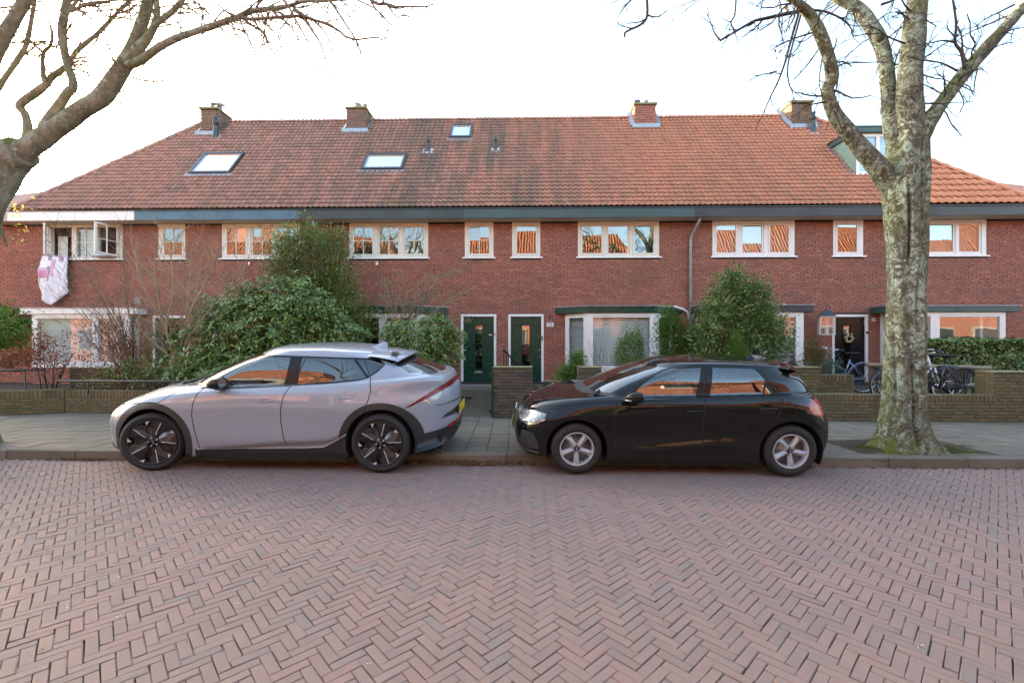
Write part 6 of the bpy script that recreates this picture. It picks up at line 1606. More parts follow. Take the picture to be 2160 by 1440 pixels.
    mats = dict(body=M['paint_black'], front_door=M['paint_black'], rear_door=M['paint_black'], arch_lip=M['paint_black'], headlight=M['headl'], headlight_edge=M['chrome'], grille=M['grille'], air_intake=M['grille'], bumper_trim=M['chrome'], hood_gap=M['gap'],
                window_surround=M['black'], side_window=M['car_glass'], quarter_window=M['car_glass_dark'], windscreen=M['car_glass'], rear_window=M['car_glass_dark'], scuttle=M['blackm'], door_gap=M['gap'], tail_light=M['lamp_red'], tail_light_edge=M['lamp_dark'])
    return car, B, mats, s, (xf_w, xr_w, zc, RA), X0
car2, B2, mats2, s2_, (xfw, xrw, zc, RA), X02 = black_car()
objs2 = finish_car(car2, B2, mats2, None, None, 0, X02, .315, .2, .2, 'silver', .85)
place_car(car2, X02, 5.65 - .047 * X02, -.047, math.atan2(.12, 1.55), .86, .0)
for yy, fl in ((-.862, 1), (.862, -1)):
    wheel(car2, xfw, yy, .315, .21, .205, 'silver', R(2), flip=fl, spin=0.0)
    wheel(car2, xrw, yy, .315, .21, .205, 'silver', 0, flip=fl, spin=0.12)
    for cx in (xfw, xrw): arch_liner(car2, cx, zc, RA + .002, yy * .985, yy * .58)
m = MB(); m.box(.3, 3.75, -.58, .58, .18, .27); m.box(1.2, 2.9, -.80, .80, .12, .179); m.build('underbody', M['gap'], car2)  # second box lowered and widened so the ground beneath gets darker
m = MB(); m.box(.9, 3.6, -.5, .5, .27, .55); m.box(1.3, 2.85, -.74, .74, .25, .45); m.build('cabin_floor', M['gap'], car2)
m = MB(); m.box(1.1, 1.5, -.64, .64, .70, .90); m.build('dashboard', M['seat'], car2, bevel=.05)
for y_ in (-.34, .34): seat(car2, 1.85, y_, .42, M['seat'], .46)
seat(car2, 2.65, 0, .45, M['seat'], 1.1)
m = MB(); P = [(1.62 + .05 * math.sin(t_), -.34 + .18 * math.cos(t_), .85 + .165 * math.sin(t_)) for t_ in np.linspace(0, 6.283, 25)]; m.tube(P, .015, 8, cap=False); m.tube([(1.61, -.5, .85), (1.59, -.34, .84), (1.61, -.18, .85)], .02, 8); m.build('steering_wheel', M['seat'], car2)
mx, mz = s2_(855, 332, -.12)
mirror(car2, mx - .02, -.80, mz, 1.08, M['black'], -1); mirror(car2, mx - .02, .80, mz, 1.08, M['black'], 1)
for (cx_, cy_) in ((1195, 415), (1632, 402)):
    x, z = s2_(cx_, cy_); m = MB(); m.tube([(x - .10, -.868, z + .004), (x - .085, -.892, z + .008), (x + .085, -.895, z + .012), (x + .115, -.868, z + .012)], [.012, .014, .014, .012], 8)
    hd = m.build('door_handle', M['black'], objs2['front_door'][0][2] if cx_ < 1300 else objs2['rear_door'][0][2])
# roof spoiler lip, fin, wiper, plate
m = MB(); m.cs = True; P = []
for (xx, dz) in ((3.35, .0), (3.5, .004), (3.62, -.004), (3.63, -.02), (3.55, -.05), (3.45, -.06)):
    P.append([(xx - .10 * abs(v_) ** 2.5, v_ * .54, 1.338 - .05 * (xx - 3.35) + dz - .062 * v_ * v_) for v_ in np.linspace(-1, 1, 25)])
m.grid(P); m.build('roof_spoiler', M['paint_black'], car2)
m = MB(); m.cs = True; m.add([(3.08, -.025, 1.335), (3.08, .025, 1.335), (3.26, .025, 1.32), (3.26, -.025, 1.32), (3.22, -.004, 1.39), (3.22, .004, 1.39), (3.25, 0, 1.38)], [(0, 4, 5, 1), (0, 3, 4), (1, 5, 2), (3, 6, 4), (2, 5, 6), (4, 6, 5)]); m.build('antenna_fin', M['paint_black'], car2)
m = MB(); m.tube([(.98, -.50, .985), (1.12, -.2, 1.035), (1.18, .3, 1.06)], .01, 6); m.tube([(1.0, -.66, .965), (1.08, -.52, .99)], .018, 6); m.build('wiper', M['blackm'], car2)
plate(car2, -.055, .0, .44, R(-90), '', 0)
for k in range(4):
    m = MB(); P = [(-.004, -.10 + k * .066 + .042 * math.cos(t_), .655 + .042 * math.sin(t_)) for t_ in np.linspace(0, 6.283, 21)]; m.tube(P, .006, 6, cap=False); m.build('badge_ring', M['chrome'], car2)
# ---------------------------------------------------------------- front walls, pillars, rails
def wall_thing(label, x0, y0, x1, y1, z0, z1, th=.21, mat='moss_brick', cope=True, cat='wall', name='garden_wall', group=None, L=.22, C=.063, top_soldier=False):
    """brick wall between two ground points (its street face), thickness going away from the street"""
    Ln = math.hypot(x1 - x0, y1 - y0); a = math.atan2(y1 - y0, x1 - x0)
    t = thing(name, label, cat, (x0, y0, 0), a, group)
    m = MB(); m.box(.01, Ln - .01, .01, th - .01, z0 - .1, z1 - .012); core = m.build('core', M['wall_mortar'], t)
    sp = wall_specs(0, Ln, z0, z1 - (C * 2 if top_soldier else 0), [], L=L, C=C, j=.009, off=random.random() * .2)
    out = []
    zt = max((s[1] for s in sp), default=z0) + C / 2
    if top_soldier:
        n = int(Ln / .0735); st = Ln / n
        for i in range(n): out.append(((i + .5) * st, (zt + z1) / 2, st - .008, z1 - zt - .008, 0))
        # soldier course as separate bricks
        pr = brick_proto(round(st - .008, 4), th + .004, round(z1 - zt - .008, 4), M[mat], .005)
        if n <= 300:
            for s in out: 
                o = obj('coping_brick', pr, t, (s[0], random.gauss(-.002, .002), s[1] + random.gauss(0, .002))); o.rotation_euler = (0, 0, random.gauss(0, .006))
    bricks(t, M[mat], sp, limit=300, bev=.006, wob=.0025, key=lambda s: -s[1])
    # end faces
    for xe, sg in ((0, -1), (Ln, 1)):
        q = MB(); k = 0; z = math.ceil(z0 / C - .001) * C
        while z < z1 - .03:
            q.cr = random.random()
            a_, b_ = (xe - .0, xe + .03) if sg < 0 else (xe - .03, xe + .0)
            q.box(a_ - .004 * (sg < 0), b_ + .004 * (sg > 0), .0 + .014, th * .5 - .005 if k % 2 else th - .004, z + .005, z + C - .004)
            if k % 2: q.cr = random.random(); q.box(a_ - .004 * (sg < 0), b_ + .004 * (sg > 0), th * .5 + .005, th - .004, z + .005, z + C - .004)
            z += C; k += 1
        q.build('end_bricks', M[mat], t, kind='stuff')
    if cope:
        m = MB(); m.box(-.005, Ln + .005, -.006, th + .005, z1 - .011, z1 + .012); m.build('coping', M['cope'], t, bevel=.008)
    return t
wall_thing('low mossy brick wall with upright top course behind the grey car', -9.55, 9.72, -1.75, 9.27, .12, .60, top_soldier=True, cope=False, C=.062)
wall_thing('dark brick pier at the far left end of the low front wall', -10.6, 9.35, -9.56, 9.72, .12, .62, top_soldier=True, cope=False)
wall_thing('tall dark brick wall pier between the two green doors', -.385, 9.05, .405, 9.02, .12, 1.125, th=.35, mat='dark_brick', name='brick_pier')
wall_thing('short brick pier at the left side of the garden path behind the grey car', -1.75, 9.26, -1.28, 9.24, .12, 1.08, th=.3, name='brick_pier')
wall_thing('low dark brick wall left of the round clipped shrub', .80, 11.4, 1.52, 11.38, .25, .64, th=.2, mat='dark_brick')
wall_thing('brick pier beside the black car bonnet', 1.36, 9.28, 1.82, 9.26, .12, 1.11, th=.35, mat='dark_brick', name='brick_pier')
wall_thing('low front wall hidden behind the black car', 1.83, 8.96, 5.75, 8.70, .12, .62, top_soldier=True, cope=False)
wall_thing('brick pier right behind the boot of the black car', 5.60, 9.1, 6.14, 9.07, .12, 1.12, th=.35, name='brick_pier')
wall_thing('short brick planter wall in front of the black door', 6.16, 9.32, 6.98, 9.27, .5, .96, th=.35, top_soldier=True, cope=False)
wall_thing('long low mossy brick wall either side of the big tree', 5.76, 8.70, 9.12, 8.56, .12, .635, top_soldier=True, cope=False)
wall_thing('brick pier at the right edge of the photo beside the bicycles', 9.13, 8.60, 9.75, 8.57, .12, 1.06, th=.4, name='brick_pier')
wall_thing('brick wall running off the right edge of the photo', 9.76, 8.62, 11.5, 8.52, .12, 1.06, th=.3)
wall_thing('low side wall of the front garden at the far left', -10.9, 11.2, -8.2, 11.3, .2, .98, th=.2, mat='dark_brick')
def rail(label, p, q, z, r=.022, posts=3, zb=.58):
    t = thing('handrail', label, 'railing', (p[0], p[1], 0), math.atan2(q[1] - p[1], q[0] - p[0])); L = math.hypot(q[0] - p[0], q[1] - p[1])
    m = MB(); m.tube([(0, 0, z), (L, 0, z)], r, 10); m.build('rail', M['blackm'], t)
    for i in range(posts):
        x = L * (i + .5) / posts; m = MB(); m.tube([(x, 0, zb - .05), (x, 0, z - r * .8)], r * .6, 8); m.build('post', M['blackm'], t)
rail('black metal handrail above the low wall left of the grey car', (-9.7, 9.72), (-4.2, 9.45), .80, posts=4)
rail('black metal rail at the left edge of the photo', (-11.4, 9.45), (-10.0, 9.75), 1.03, posts=2, zb=.2)
# green gate standing open edge-on by the tall pier
gt = thing('garden_gate', 'dark green wooden gate standing open against the tall brick pier', 'gate', (-.43, 9.02, .12), R(83))
m = MB()
for z in (.1, .80): m.box(0, .85, -.02, .02, z, z + .08)
m.build('gate_rail', M['green'], gt)
for i in range(8): 
    m = MB(); m.box(i * .108, i * .108 + .095, -.045, -.0205, 0.02, .95 + .05 * math.sin(i / 7 * 3.14)); m.build('board', M['green'], gt, bevel=.004)
# curved ironwork between the green doors
iw = thing('iron_railing', 'black wrought iron curved fence top between the two green doors', 'railing', (-.15, 11.6, .3), 0)
m = MB(); m.tube([(-.08, 0, 1.12), (.02, 0, 1.06), (.12, 0, .93), (.25, .0, .80), (.48, 0, .70)], .02, 8); m.tube([(-.08, 0, .45), (.48, 0, .45)], .015, 8); m.build('frame', M['black'], iw)
for i in range(9):
    x = -.06 + i * .062; z = 1.13 - .42 * ((x + .08) / .56) ** .8; m = MB(); m.tube([(x, 0, 0), (x, 0, z), (x - .01, 0, z + .09)], [.010, .010, .002], 6); m.build('bar', M['black'], iw)
# party wall behind the pier
wall_thing('low dark wall running back towards the doors from the tall pier', .02, 9.42, .10, 13.0, .2, .78, th=.2, mat='dark_brick', cope=True)

# ---------------------------------------------------------------- foliage
def leaf_mat(name, stops, rough=.45, spec=.4, trans=.25):
    t = NT(name); c = t.ramp(t.rnd(), stops); c = t.mix(t.maprange(t.noise(2.5, 3, .6, t.pos()), .35, .65, 0, .35), c, t.mix(1.0, c, (.7, .75, .6), 'MULTIPLY'))
    t.fin(c, rough, spec=spec)
    tl = t.new('ShaderNodeBsdfTranslucent'); t.l.new(t.mix(1.0, c, (1.1, 1.3, .6), 'MULTIPLY'), tl.inputs[0])
    mx = t.new('ShaderNodeMixShader'); mx.inputs[0].default_value = trans; t.l.new(t.b.outputs[0], mx.inputs[1]); t.l.new(tl.outputs[0], mx.inputs[2]); t.l.new(mx.outputs[0], t.out.inputs[0]); return t.m
M['rhodo'] = leaf_mat('rhododendron leaf', [(0, (0.079, 0.136, 0.042)), (.4, (0.128, 0.206, 0.055)), (.8, (0.185, 0.276, 0.067)), (.94, (0.265, 0.327, 0.080)), (1, (0.342, 0.350, 0.080))], .32, .6, .12)
M['evergreen'] = leaf_mat('evergreen leaf', [(0, (0.085, 0.127, 0.036)), (.5, (0.142, 0.199, 0.045)), (.85, (0.213, 0.267, 0.056)), (1, (0.339, 0.356, 0.080))], .4, .5, .15)
M['fresh'] = leaf_mat('fresh green leaf', [(0, (0.054, 0.120, 0.019)), (.5, (0.090, 0.180, 0.029)), (1, (0.132, 0.228, 0.042))], .5, .3, .3)
M['viburnum'] = leaf_mat('viburnum leaf', [(0, (0.073, 0.144, 0.046)), (.5, (0.119, 0.203, 0.062)), (.9, (0.184, 0.273, 0.079)), (1, (0.367, 0.404, 0.142))], .45, .4, .15)
M['bud'] = leaf_mat('pale flower bud', [(0, (.30, .30, .20)), (.5, (.38, .40, .24)), (1, (.26, .30, .16))], .7, .2, .1)
M['ivy'] = leaf_mat('ivy leaf', [(0, (0.055, 0.101, 0.026)), (.5, (0.098, 0.158, 0.037)), (.9, (0.152, 0.222, 0.046)), (1, (0.306, 0.342, 0.053))], .3, .6, .1)
M['yew'] = leaf_mat('yew needle', [(0, (0.072, 0.144, 0.028)), (.5, (0.112, 0.211, 0.038)), (1, (0.174, 0.288, 0.052))], .6, .3, .2)
M['conifer'] = leaf_mat('bronze conifer', [(0, (.06, .075, .022)), (.5, (.10, .10, .03)), (1, (.15, .12, .04))], .7, .2, .2)
M['bluegreen'] = leaf_mat('blue green needle', [(0, (.06, .11, .09)), (1, (.10, .17, .14))], .6, .3, .2)
M['redleaf'] = leaf_mat('red autumn leaf', [(0, (.20, .045, .030)), (.4, (.28, .075, .045)), (.7, (.34, .13, .08)), (1, (.16, .06, .035))], .5, .4, .3)
M['brownleaf'] = leaf_mat('brown dead leaf', [(0, (.12, .065, .032)), (.5, (.20, .11, .055)), (.85, (.30, .17, .08)), (1, (.40, .26, .13))], .7, .3, .2)
M['greyleaf'] = leaf_mat('grey green narrow leaf', [(0, (0.156, 0.169, 0.098)), (.6, (0.221, 0.234, 0.143)), (1, (0.299, 0.299, 0.195))], .6, .3, .2)
M['yellowleaf'] = leaf_mat('yellow green leaf', [(0, (.10, .15, .025)), (.5, (.18, .22, .03)), (.8, (.28, .26, .04)), (1, (.34, .20, .03))], .5, .3, .35)
M['twig'] = plain('brown twig', (.16, .115, .075), .8, var=.3, scale=20); M['twig_pale'] = plain('pale tan stem', (.32, .245, .16), .8, var=.25, scale=15); M['twig_dark'] = plain('dark twig', (.05, .038, .032), .85, var=.3, scale=20)
def leaves(name, C, D, L, Wd, mat, parent, fold=.25, droop=.0, N=None, kind=None):
    """C centres (n,3) leaf base, D direction (n,3), L length (n), Wd width; each leaf is folded along its midrib (4 triangles/2 quads)"""
    n = len(C); D = D / np.maximum(1e-6, np.linalg.norm(D, axis=1))[:, None]
    up = np.random.normal(0, .35, (n, 3)) + (np.array([0, -.25, 1.0]) if N is None else N); S_ = np.cross(D, up); S_ /= np.maximum(1e-6, np.linalg.norm(S_, axis=1))[:, None]; Nn = np.cross(S_, D)
    L = np.broadcast_to(L, (n,))[:, None]; Wd = np.broadcast_to(Wd, (n,))[:, None]
    tip = C + D * L - Nn * L * droop; mid = C + D * L * .5 + Nn * L * .04
    V = np.stack([C, mid + S_ * Wd / 2 + Nn * Wd * fold, tip, mid - S_ * Wd / 2 + Nn * Wd * fold, mid - Nn * .0], 1).reshape(-1, 3)
    b = (np.arange(n) * 5)[:, None]
    T = np.concatenate([b + [0, 1, 4], b + [4, 1, 2], b + [0, 4, 3], b + [4, 2, 3]], 1).reshape(-1, 3)
    me = np_mesh(name, V, T, mat, np.repeat(np.random.rand(n), 4)); o = obj(name, me, parent)
    if kind: o['kind'] = kind
    return o
def blob_points(blobs, n, shell=(.6, 1.0), cam_bias=True, lump=.18, lf=2.2):
    """random points in lumpy ellipsoid shells: blobs = [(cx,cy,cz,rx,ry,rz)] ; returns points, outward normals"""
    P = []; Nn = []; vol = np.array([b[3] * b[5] + b[4] * b[5] + .5 * b[3] * b[4] for b in blobs]); vol /= vol.sum()
    while len(P) < n:
        b = blobs[np.random.choice(len(blobs), p=vol)]; d = np.random.normal(0, 1, 3); d /= np.linalg.norm(d)
        if cam_bias and d[1] > .45 and random.random() < .75: continue
        if d[2] < -.75 and random.random() < .6: continue
        k = 1 + lump * noise.noise(Vector((d[0] * lf + b[0], d[1] * lf + b[1], d[2] * lf + b[2] * 1.7))) * 1.8
        r = k * (shell[0] + (shell[1] - shell[0]) * random.random() ** .5)
        P.append((b[0] + d[0] * b[3] * r, b[1] + d[1] * b[4] * r, b[2] + d[2] * b[5] * r)); Nn.append(d)
    return np.array(P), np.array(Nn)
def whorls(name, blobs, n, mat, parent, L=.12, Wd=.038, k=7, shell=(.7, 1.0), lump=.2):
    P, Nn = blob_points(blobs, n, shell, lump=lump); C = []; D = []; LL = []
    for p, nn in zip(P, Nn):
        ax = Vector(nn * .7 + np.array([0, -.15, .75]) + np.random.normal(0, .25, 3)).normalized(); u = ax.orthogonal().normalized(); v = ax.cross(u); ph = random.random() * 6.28
        for i in range(k):
            a = ph + i * 6.283 / k + random.gauss(0, .15); el = random.uniform(-.35, .55)
            d = (u * math.cos(a) + v * math.sin(a)) * math.cos(el) + ax * math.sin(el); C.append(p + np.array(d) * .012); D.append(d[:]); LL.append(L * random.uniform(.7, 1.15))
        if random.random() < .5: C.append(p); D.append(ax[:]); LL.append(L * .4)
    LL = np.array(LL); return leaves(name, np.array(C), np.array(D), LL, LL * (Wd / L), mat, parent, .12, .12)
def scatter(name, blobs, n, mat, parent, L=.05, Wd=.025, shell=(.45, 1.0), lump=.25, up=.3, lf=2.2, clump=0):
    if clump:
        P0, N0 = blob_points(blobs, n // clump, shell, lump=lump, lf=lf); P = np.repeat(P0, clump, 0) + np.random.normal(0, L * 1.3, (len(P0) * clump, 3)); Nn = np.repeat(N0, clump, 0)
    else: P, Nn = blob_points(blobs, n, shell, lump=lump, lf=lf)
    D = Nn * .8 + np.random.normal(0, .7, P.shape) + np.array([0, -.1, up]); LL = L * np.random.uniform(.6, 1.25, len(P)); return leaves(name, P, D, LL, LL * (Wd / L), mat, parent, .2, .1)
def branch(mb, p, d, L, r, depth, kids=3, spread=.5, bend=.12, up=.15, n=6, seg=5, shrink=.62, taper=.35, tips=None, jit=.25):
    p = Vector(p); d = Vector(d).normalized(); P = [p.copy()]; rr = [r]
    for i in range(seg):
        d = (d + Vector((random.gauss(0, bend), random.gauss(0, bend), random.gauss(0, bend) + up * .1))).normalized(); p = p + d * L / seg; P.append(p.copy()); rr.append(r * (1 - (1 - taper) * (i + 1) / seg))
    mb.tube(P, rr, n, cap=False)
    if depth > 0:
        for k in range(kids):
            j = random.randint(max(1, seg // 3), seg); q = P[j]; dd = (P[j] - P[j - 1]).normalized(); ax = dd.orthogonal().normalized(); ax.rotate(Matrix.Rotation(random.uniform(0, 6.283), 3, dd))
            nd = (dd + ax * random.uniform(spread * .5, spread * 1.3)).normalized()
            branch(mb, q, nd, L * shrink * random.uniform(.7, 1.2), rr[j] * .62, depth - 1, kids, spread, bend, up, max(3, n - 1), seg, shrink, taper, tips)
    elif tips is not None: tips.append((P[-1], d)); tips.append((P[len(P) // 2], d))
def stems(name, base, n, H, spread, r, mat, parent, depth=2, kids=3, tips=None, **kw):
    m = MB()
    for i in range(n):
        a = random.uniform(0, 6.283); b = Vector(base) + Vector((math.cos(a) * .12, math.sin(a) * .08, 0)); s_ = random.uniform(.2, 1) * spread
        branch(m, b, (math.cos(a) * s_, math.sin(a) * s_ * .6, 1), H * random.uniform(.65, 1.05), r * random.uniform(.6, 1.1), depth, kids, tips=tips, **kw)
    return m.build(name, mat, parent)
def bl(px, py, rx, rz, Y, ry=None):
    """ellipsoid from photo pixels at depth Y"""
    p = pt(px, py, Y); return (p.x, p.y, p.z, rx / F * Y, ry or rx / F * Y * .7, rz / F * Y)
def shrub(name, label, cat, base, **k): return thing(name, label, cat, base, 0, k.get('group'))
def rel(blobs, o): return [(b[0] - o[0], b[1] - o[1], b[2] - o[2], b[3], b[4], b[5]) for b in blobs]

# big rhododendron
o = (-5.9, 11.3, .4); t = thing('rhododendron_bush', 'very large dark green rhododendron bush behind the grey car', 'bush', o)
bb = rel([bl(585, 690, 130, 92, 11.2), bl(480, 720, 80, 85, 11.0), bl(660, 705, 95, 90, 11.2), bl(600, 640, 75, 52, 11.4), bl(460, 670, 50, 45, 11.1), bl(710, 740, 55, 80, 11.0), bl(450, 780, 60, 50, 10.9), bl(530, 640, 50, 42, 11.3), bl(560, 780, 190, 60, 11.3), bl(400, 790, 40, 40, 10.8)], o)
whorls('foliage', bb, 3600, M['rhodo'], t, L=.145, Wd=.048, shell=(.45, 1.03), lump=.28); stems('stem', (0, 0, 0), 9, 1.9, .9, .035, M['twig_dark'], t, 2)
# rhododendron 2
o = (-2.2, 11.0, .35); t = thing('rhododendron_bush', 'smaller rounded rhododendron bush left of the left green door', 'bush', o)
bb = rel([bl(890, 720, 75, 50, 10.9), bl(845, 705, 40, 32, 10.9), bl(930, 730, 45, 55, 10.9), bl(880, 760, 75, 50, 10.9), bl(925, 690, 30, 25, 10.9)], o)
whorls('foliage', bb, 1150, M['rhodo'], t, L=.115, Wd=.036, shell=(.5, 1.03), lump=.25); stems('stem', (0, 0, 0), 5, 1.0, .7, .02, M['twig_dark'], t, 1)
# tall evergreen
o = (-5.2, 12.3, .4); t = thing('evergreen_shrub', 'tall loose evergreen shrub rising above the big rhododendron to the upstairs windows', 'shrub', o)
bb = rel([bl(650, 560, 75, 70, 12.4), bl(615, 520, 40, 38, 12.4), bl(690, 520, 38, 40, 12.4), bl(700, 590, 45, 60, 12.4), bl(600, 570, 35, 45, 12.4), bl(650, 500, 20, 18, 12.4), bl(718, 505, 14, 26, 12.4), bl(720, 630, 45, 45, 12.3), bl(750, 680, 50, 50, 12.2), bl(655, 630, 60, 50, 12.3)], o)
scatter('foliage', bb, 26000, M['evergreen'], t, L=.07, Wd=.034, shell=(.15, 1.08), lump=.62, lf=3.2, clump=5); stems('stem', (0, 0, 0), 8, 4.2, .35, .03, M['twig_dark'], t, 2, 4)
# arching buddleja
o = (-2.9, 11.6, .4); t = thing('arching_shrub', 'thin arching shrub with grey green leaves left of the left green door', 'shrub', o); tips = []
m = MB()
for i in range(24):
    e = pt(random.uniform(790, 985), random.uniform(555, 690), 11.4) - Vector(o); P = [Vector((random.gauss(0, .08), 0, 0))]; d = e
    for k in range(1, 8): q = k / 7; P.append(Vector((e.x * q ** 1.5 + random.gauss(0, .03), e.y * q + random.gauss(0, .05), e.z * (1 - (1 - q) ** 1.6) + random.gauss(0, .02))))
    m.tube(P, [.011 * (1 - .8 * k / 7) + .002 for k in range(8)], 5, cap=False)
    for k in range(3, 8):
        for j in range(2):
            dd = (P[k] - P[k - 1]).normalized() + Vector((random.gauss(0, .6), random.gauss(0, .4), random.gauss(-.1, .5))); br = MB(); q = P[k] + dd.normalized() * random.uniform(.12, .35); m.tube([P[k], (P[k] + q) / 2 + Vector((0, 0, .02)), q], [.004, .003, .0015], 4, cap=False); tips += [(q, dd), ((P[k] + q) / 2, dd)]
m.build('stem', M['twig_pale'], t)
C = np.array([p + Vector((random.gauss(0, .04), random.gauss(0, .04), random.gauss(0, .04))) for p, d in tips for _ in range(5)]); D = np.array([Vector((random.gauss(0, .5), random.gauss(0, .5), random.gauss(-.5, .5)))[:] for p, d in tips for _ in range(5)])
leaves('foliage', C, D, .085, .016, M['greyleaf'], t); leaves('seed_head', C[::7] + .02, np.abs(D[::7]) * [1, 1, 1] * [1, 0, 1], .10, .022, M['twig_dark'], t)
# bare many-stemmed shrub left
o = (-8.6, 10.3, .35); t = thing('bare_shrub', 'bare many-stemmed shrub in front of the white bay window at the left', 'shrub', o); tips = []
m = MB()
for i in range(34):
    e = pt(random.uniform(60, 275), random.uniform(470, 700), 10.3) - Vector(o); P = [Vector((random.gauss(0, .13), random.gauss(0, .08), 0))]; b0 = P[0].copy()
    for k in range(1, 8): q = k / 7; P.append(b0 + Vector((e.x * q ** 1.7 + random.gauss(0, .03), e.y * q + random.gauss(0, .08), e.z * q + random.gauss(0, .02))))
    rs_ = random.uniform(.007, .016); m.tube(P, [rs_ * (1 - .82 * k / 7) for k in range(8)], 5, cap=False)
    for k in range(2, 8):
        for j in range(2):
            branch(m, P[k], (P[k] - P[k - 1]).normalized() + Vector((random.gauss(0, .5), random.gauss(0, .4), random.gauss(0, .3))), random.uniform(.2, .5), .004, 1 if random.random() < .5 else 0, 2, tips=tips, n=4, seg=3)
m.build('stem', M['twig'], t)
bb = rel([bl(215, 715, 60, 40, 10.3), bl(250, 755, 55, 40, 10.3), bl(170, 770, 50, 30, 10.3), bl(280, 735, 35, 30, 10.3)], o)
scatter('foliage', bb, 2300, M['redleaf'], t, L=.05, Wd=.026, shell=(.1, 1.1), lump=.4)
# red bush left
o = (-10.2, 10.6, .3); t = thing('red_leaved_shrub', 'low shrub with orange red autumn leaves at the left edge', 'shrub', o)
bb = rel([bl(50, 760, 60, 25, 10.5), bl(100, 745, 40, 40, 10.5), bl(10, 765, 40, 22, 10.4), bl(80, 720, 12, 40, 10.5)], o)
scatter('foliage', bb, 1700, M['redleaf'], t, L=.07, Wd=.035, shell=(.1, 1.1), lump=.3); stems('stem', (0, 0, 0), 8, .9, .9, .01, M['twig'], t, 2)
# green yellow shrub at left edge
o = (-11.6, 11.4, .3); t = thing('leafy_shrub', 'green and yellow leafy shrub at the left edge under the dark ivy', 'shrub', o)
bb = rel([bl(0, 700, 50, 45, 11.2), bl(35, 735, 35, 30, 11.2), bl(-20, 740, 50, 40, 11.2)], o)
scatter('foliage', bb, 2600, M['fresh'], t, L=.09, Wd=.045, shell=(.3, 1.05), lump=.3, clump=4); scatter('yellow_leaf', bb, 420, M['yellowleaf'], t, L=.09, Wd=.045, shell=(.8, 1.08)); stems('stem', (0, 0, 0), 5, 1.2, .5, .02, M['twig_dark'], t, 1)
o = tuple(on_facade(fX(15), -.1, .4)); t = thing('ivy', 'dark ivy climbing the brick wall at the left edge', 'ivy', o)
bb = rel([bl(5, 665, 38, 20, 13.6, .12), bl(35, 690, 25, 22, 13.6, .12), bl(52, 680, 14, 7, 13.6, .1), bl(-10, 700, 40, 30, 13.6, .1)], o)
scatter('foliage', bb, 1500, M['ivy'], t, L=.09, Wd=.07, shell=(.1, 1.1), lump=.35); m = MB(); m.tube([(-.3, .05, 0), (-.2, .05, 1.4), (.2, .05, 2.2)], .02, 6); m.build('stem', M['twig_dark'], t)
# bare small tree in front of house B's door
o = (-7.45, 10.6, .35); t = thing('bare_small_tree', 'bare small tree with pale tan branches left of the big rhododendron', 'tree', o); tips = []
m = MB()
trunks = [[(372, 805), (372, 740), (352, 700), (338, 650), (330, 600), (325, 560)], [(375, 805), (378, 750), (390, 690), (395, 640), (400, 590), (402, 540)], [(380, 806), (372, 770), (340, 735), (300, 700), (280, 680)], [(385, 806), (385, 760), (392, 720), (400, 660), (430, 600), (455, 545)],
          [(338, 805), (310, 765), (290, 735), (278, 718)], [(378, 800), (365, 745), (350, 690), (365, 620), (362, 560), (358, 510)], [(376, 800), (362, 730), (340, 670), (300, 600), (285, 540)], [(382, 800), (388, 740), (420, 680), (470, 625), (515, 580)]]
for tr in trunks:
    P = [pt(x, y, 10.6 + random.gauss(0, .12) * (i > 1)) - Vector(o) for i, (x, y) in enumerate(tr)]; Pc = [Vector(q) for q in catmull([p[:] for p in P], 3)]; n_ = len(Pc)
    m.tube(Pc, [.032 * (1 - .78 * i / n_) for i in range(n_)], 7, cap=False)
    for i in range(n_ // 3, n_):
        for j in range(2): branch(m, Pc[i], (Pc[i] - Pc[i - 1]).normalized() * .6 + Vector((random.gauss(0, .7), random.gauss(0, .4), random.gauss(.35, .4))), random.uniform(.5, 1.15), .0085, 2, 3, tips=tips, n=4, seg=4, spread=.7)
m.build('trunk', M['twig_pale'], t)
bb = rel([bl(390, 730, 35, 40, 10.5), bl(420, 770, 30, 30, 10.5), bl(350, 780, 20, 25, 10.5)], o)
scatter('sprout', bb, 260, M['fresh'], t, L=.09, Wd=.04, shell=(.1, 1.1))
# dense thicket of thin twigs rightwards (second shrub)
o = (-6.6, 11.9, .4); t = thing('bare_shrub', 'bare wispy shrub against the wall above the big rhododendron', 'shrub', o); tips = []
m = MB()
for i in range(26):
    e = pt(random.uniform(420, 620), random.uniform(530, 620), 11.9) - Vector(o); P = [Vector((random.gauss(0, .3), 0, 0))]; b0 = P[0].copy()
    for k in range(1, 7): q = k / 6; P.append(b0 + Vector(((e.x - b0.x) * q ** 1.3, e.y * q, e.z * q)) + Vector((random.gauss(0, .04), 0, random.gauss(0, .03))))
    m.tube(P, [.009 * (1 - .8 * k / 6) for k in range(7)], 4, cap=False)
    for k in range(3, 7): branch(m, P[k], (P[k] - P[k - 1]) + Vector((random.gauss(0, .3), random.gauss(0, .2), random.gauss(0, .3))), .4, .003, 1, 3, n=3, seg=3)
m.build('stem', M['twig_pale'], t)
# shrubs under the left hedge: dark ground shrubs along the front wall
o = (-7.2, 10.2, .3); t = thing('low_evergreen', 'low dark evergreen ground shrub behind the handrail', 'shrub', o)
bb = rel([bl(300, 785, 40, 28, 10.2), bl(420, 790, 50, 30, 10.3), bl(230, 800, 40, 15, 10.2), bl(330, 735, 30, 45, 11.5)], o)
scatter('foliage', bb, 2600, M['evergreen'], t, L=.07, Wd=.035, shell=(.2, 1.05), clump=3)
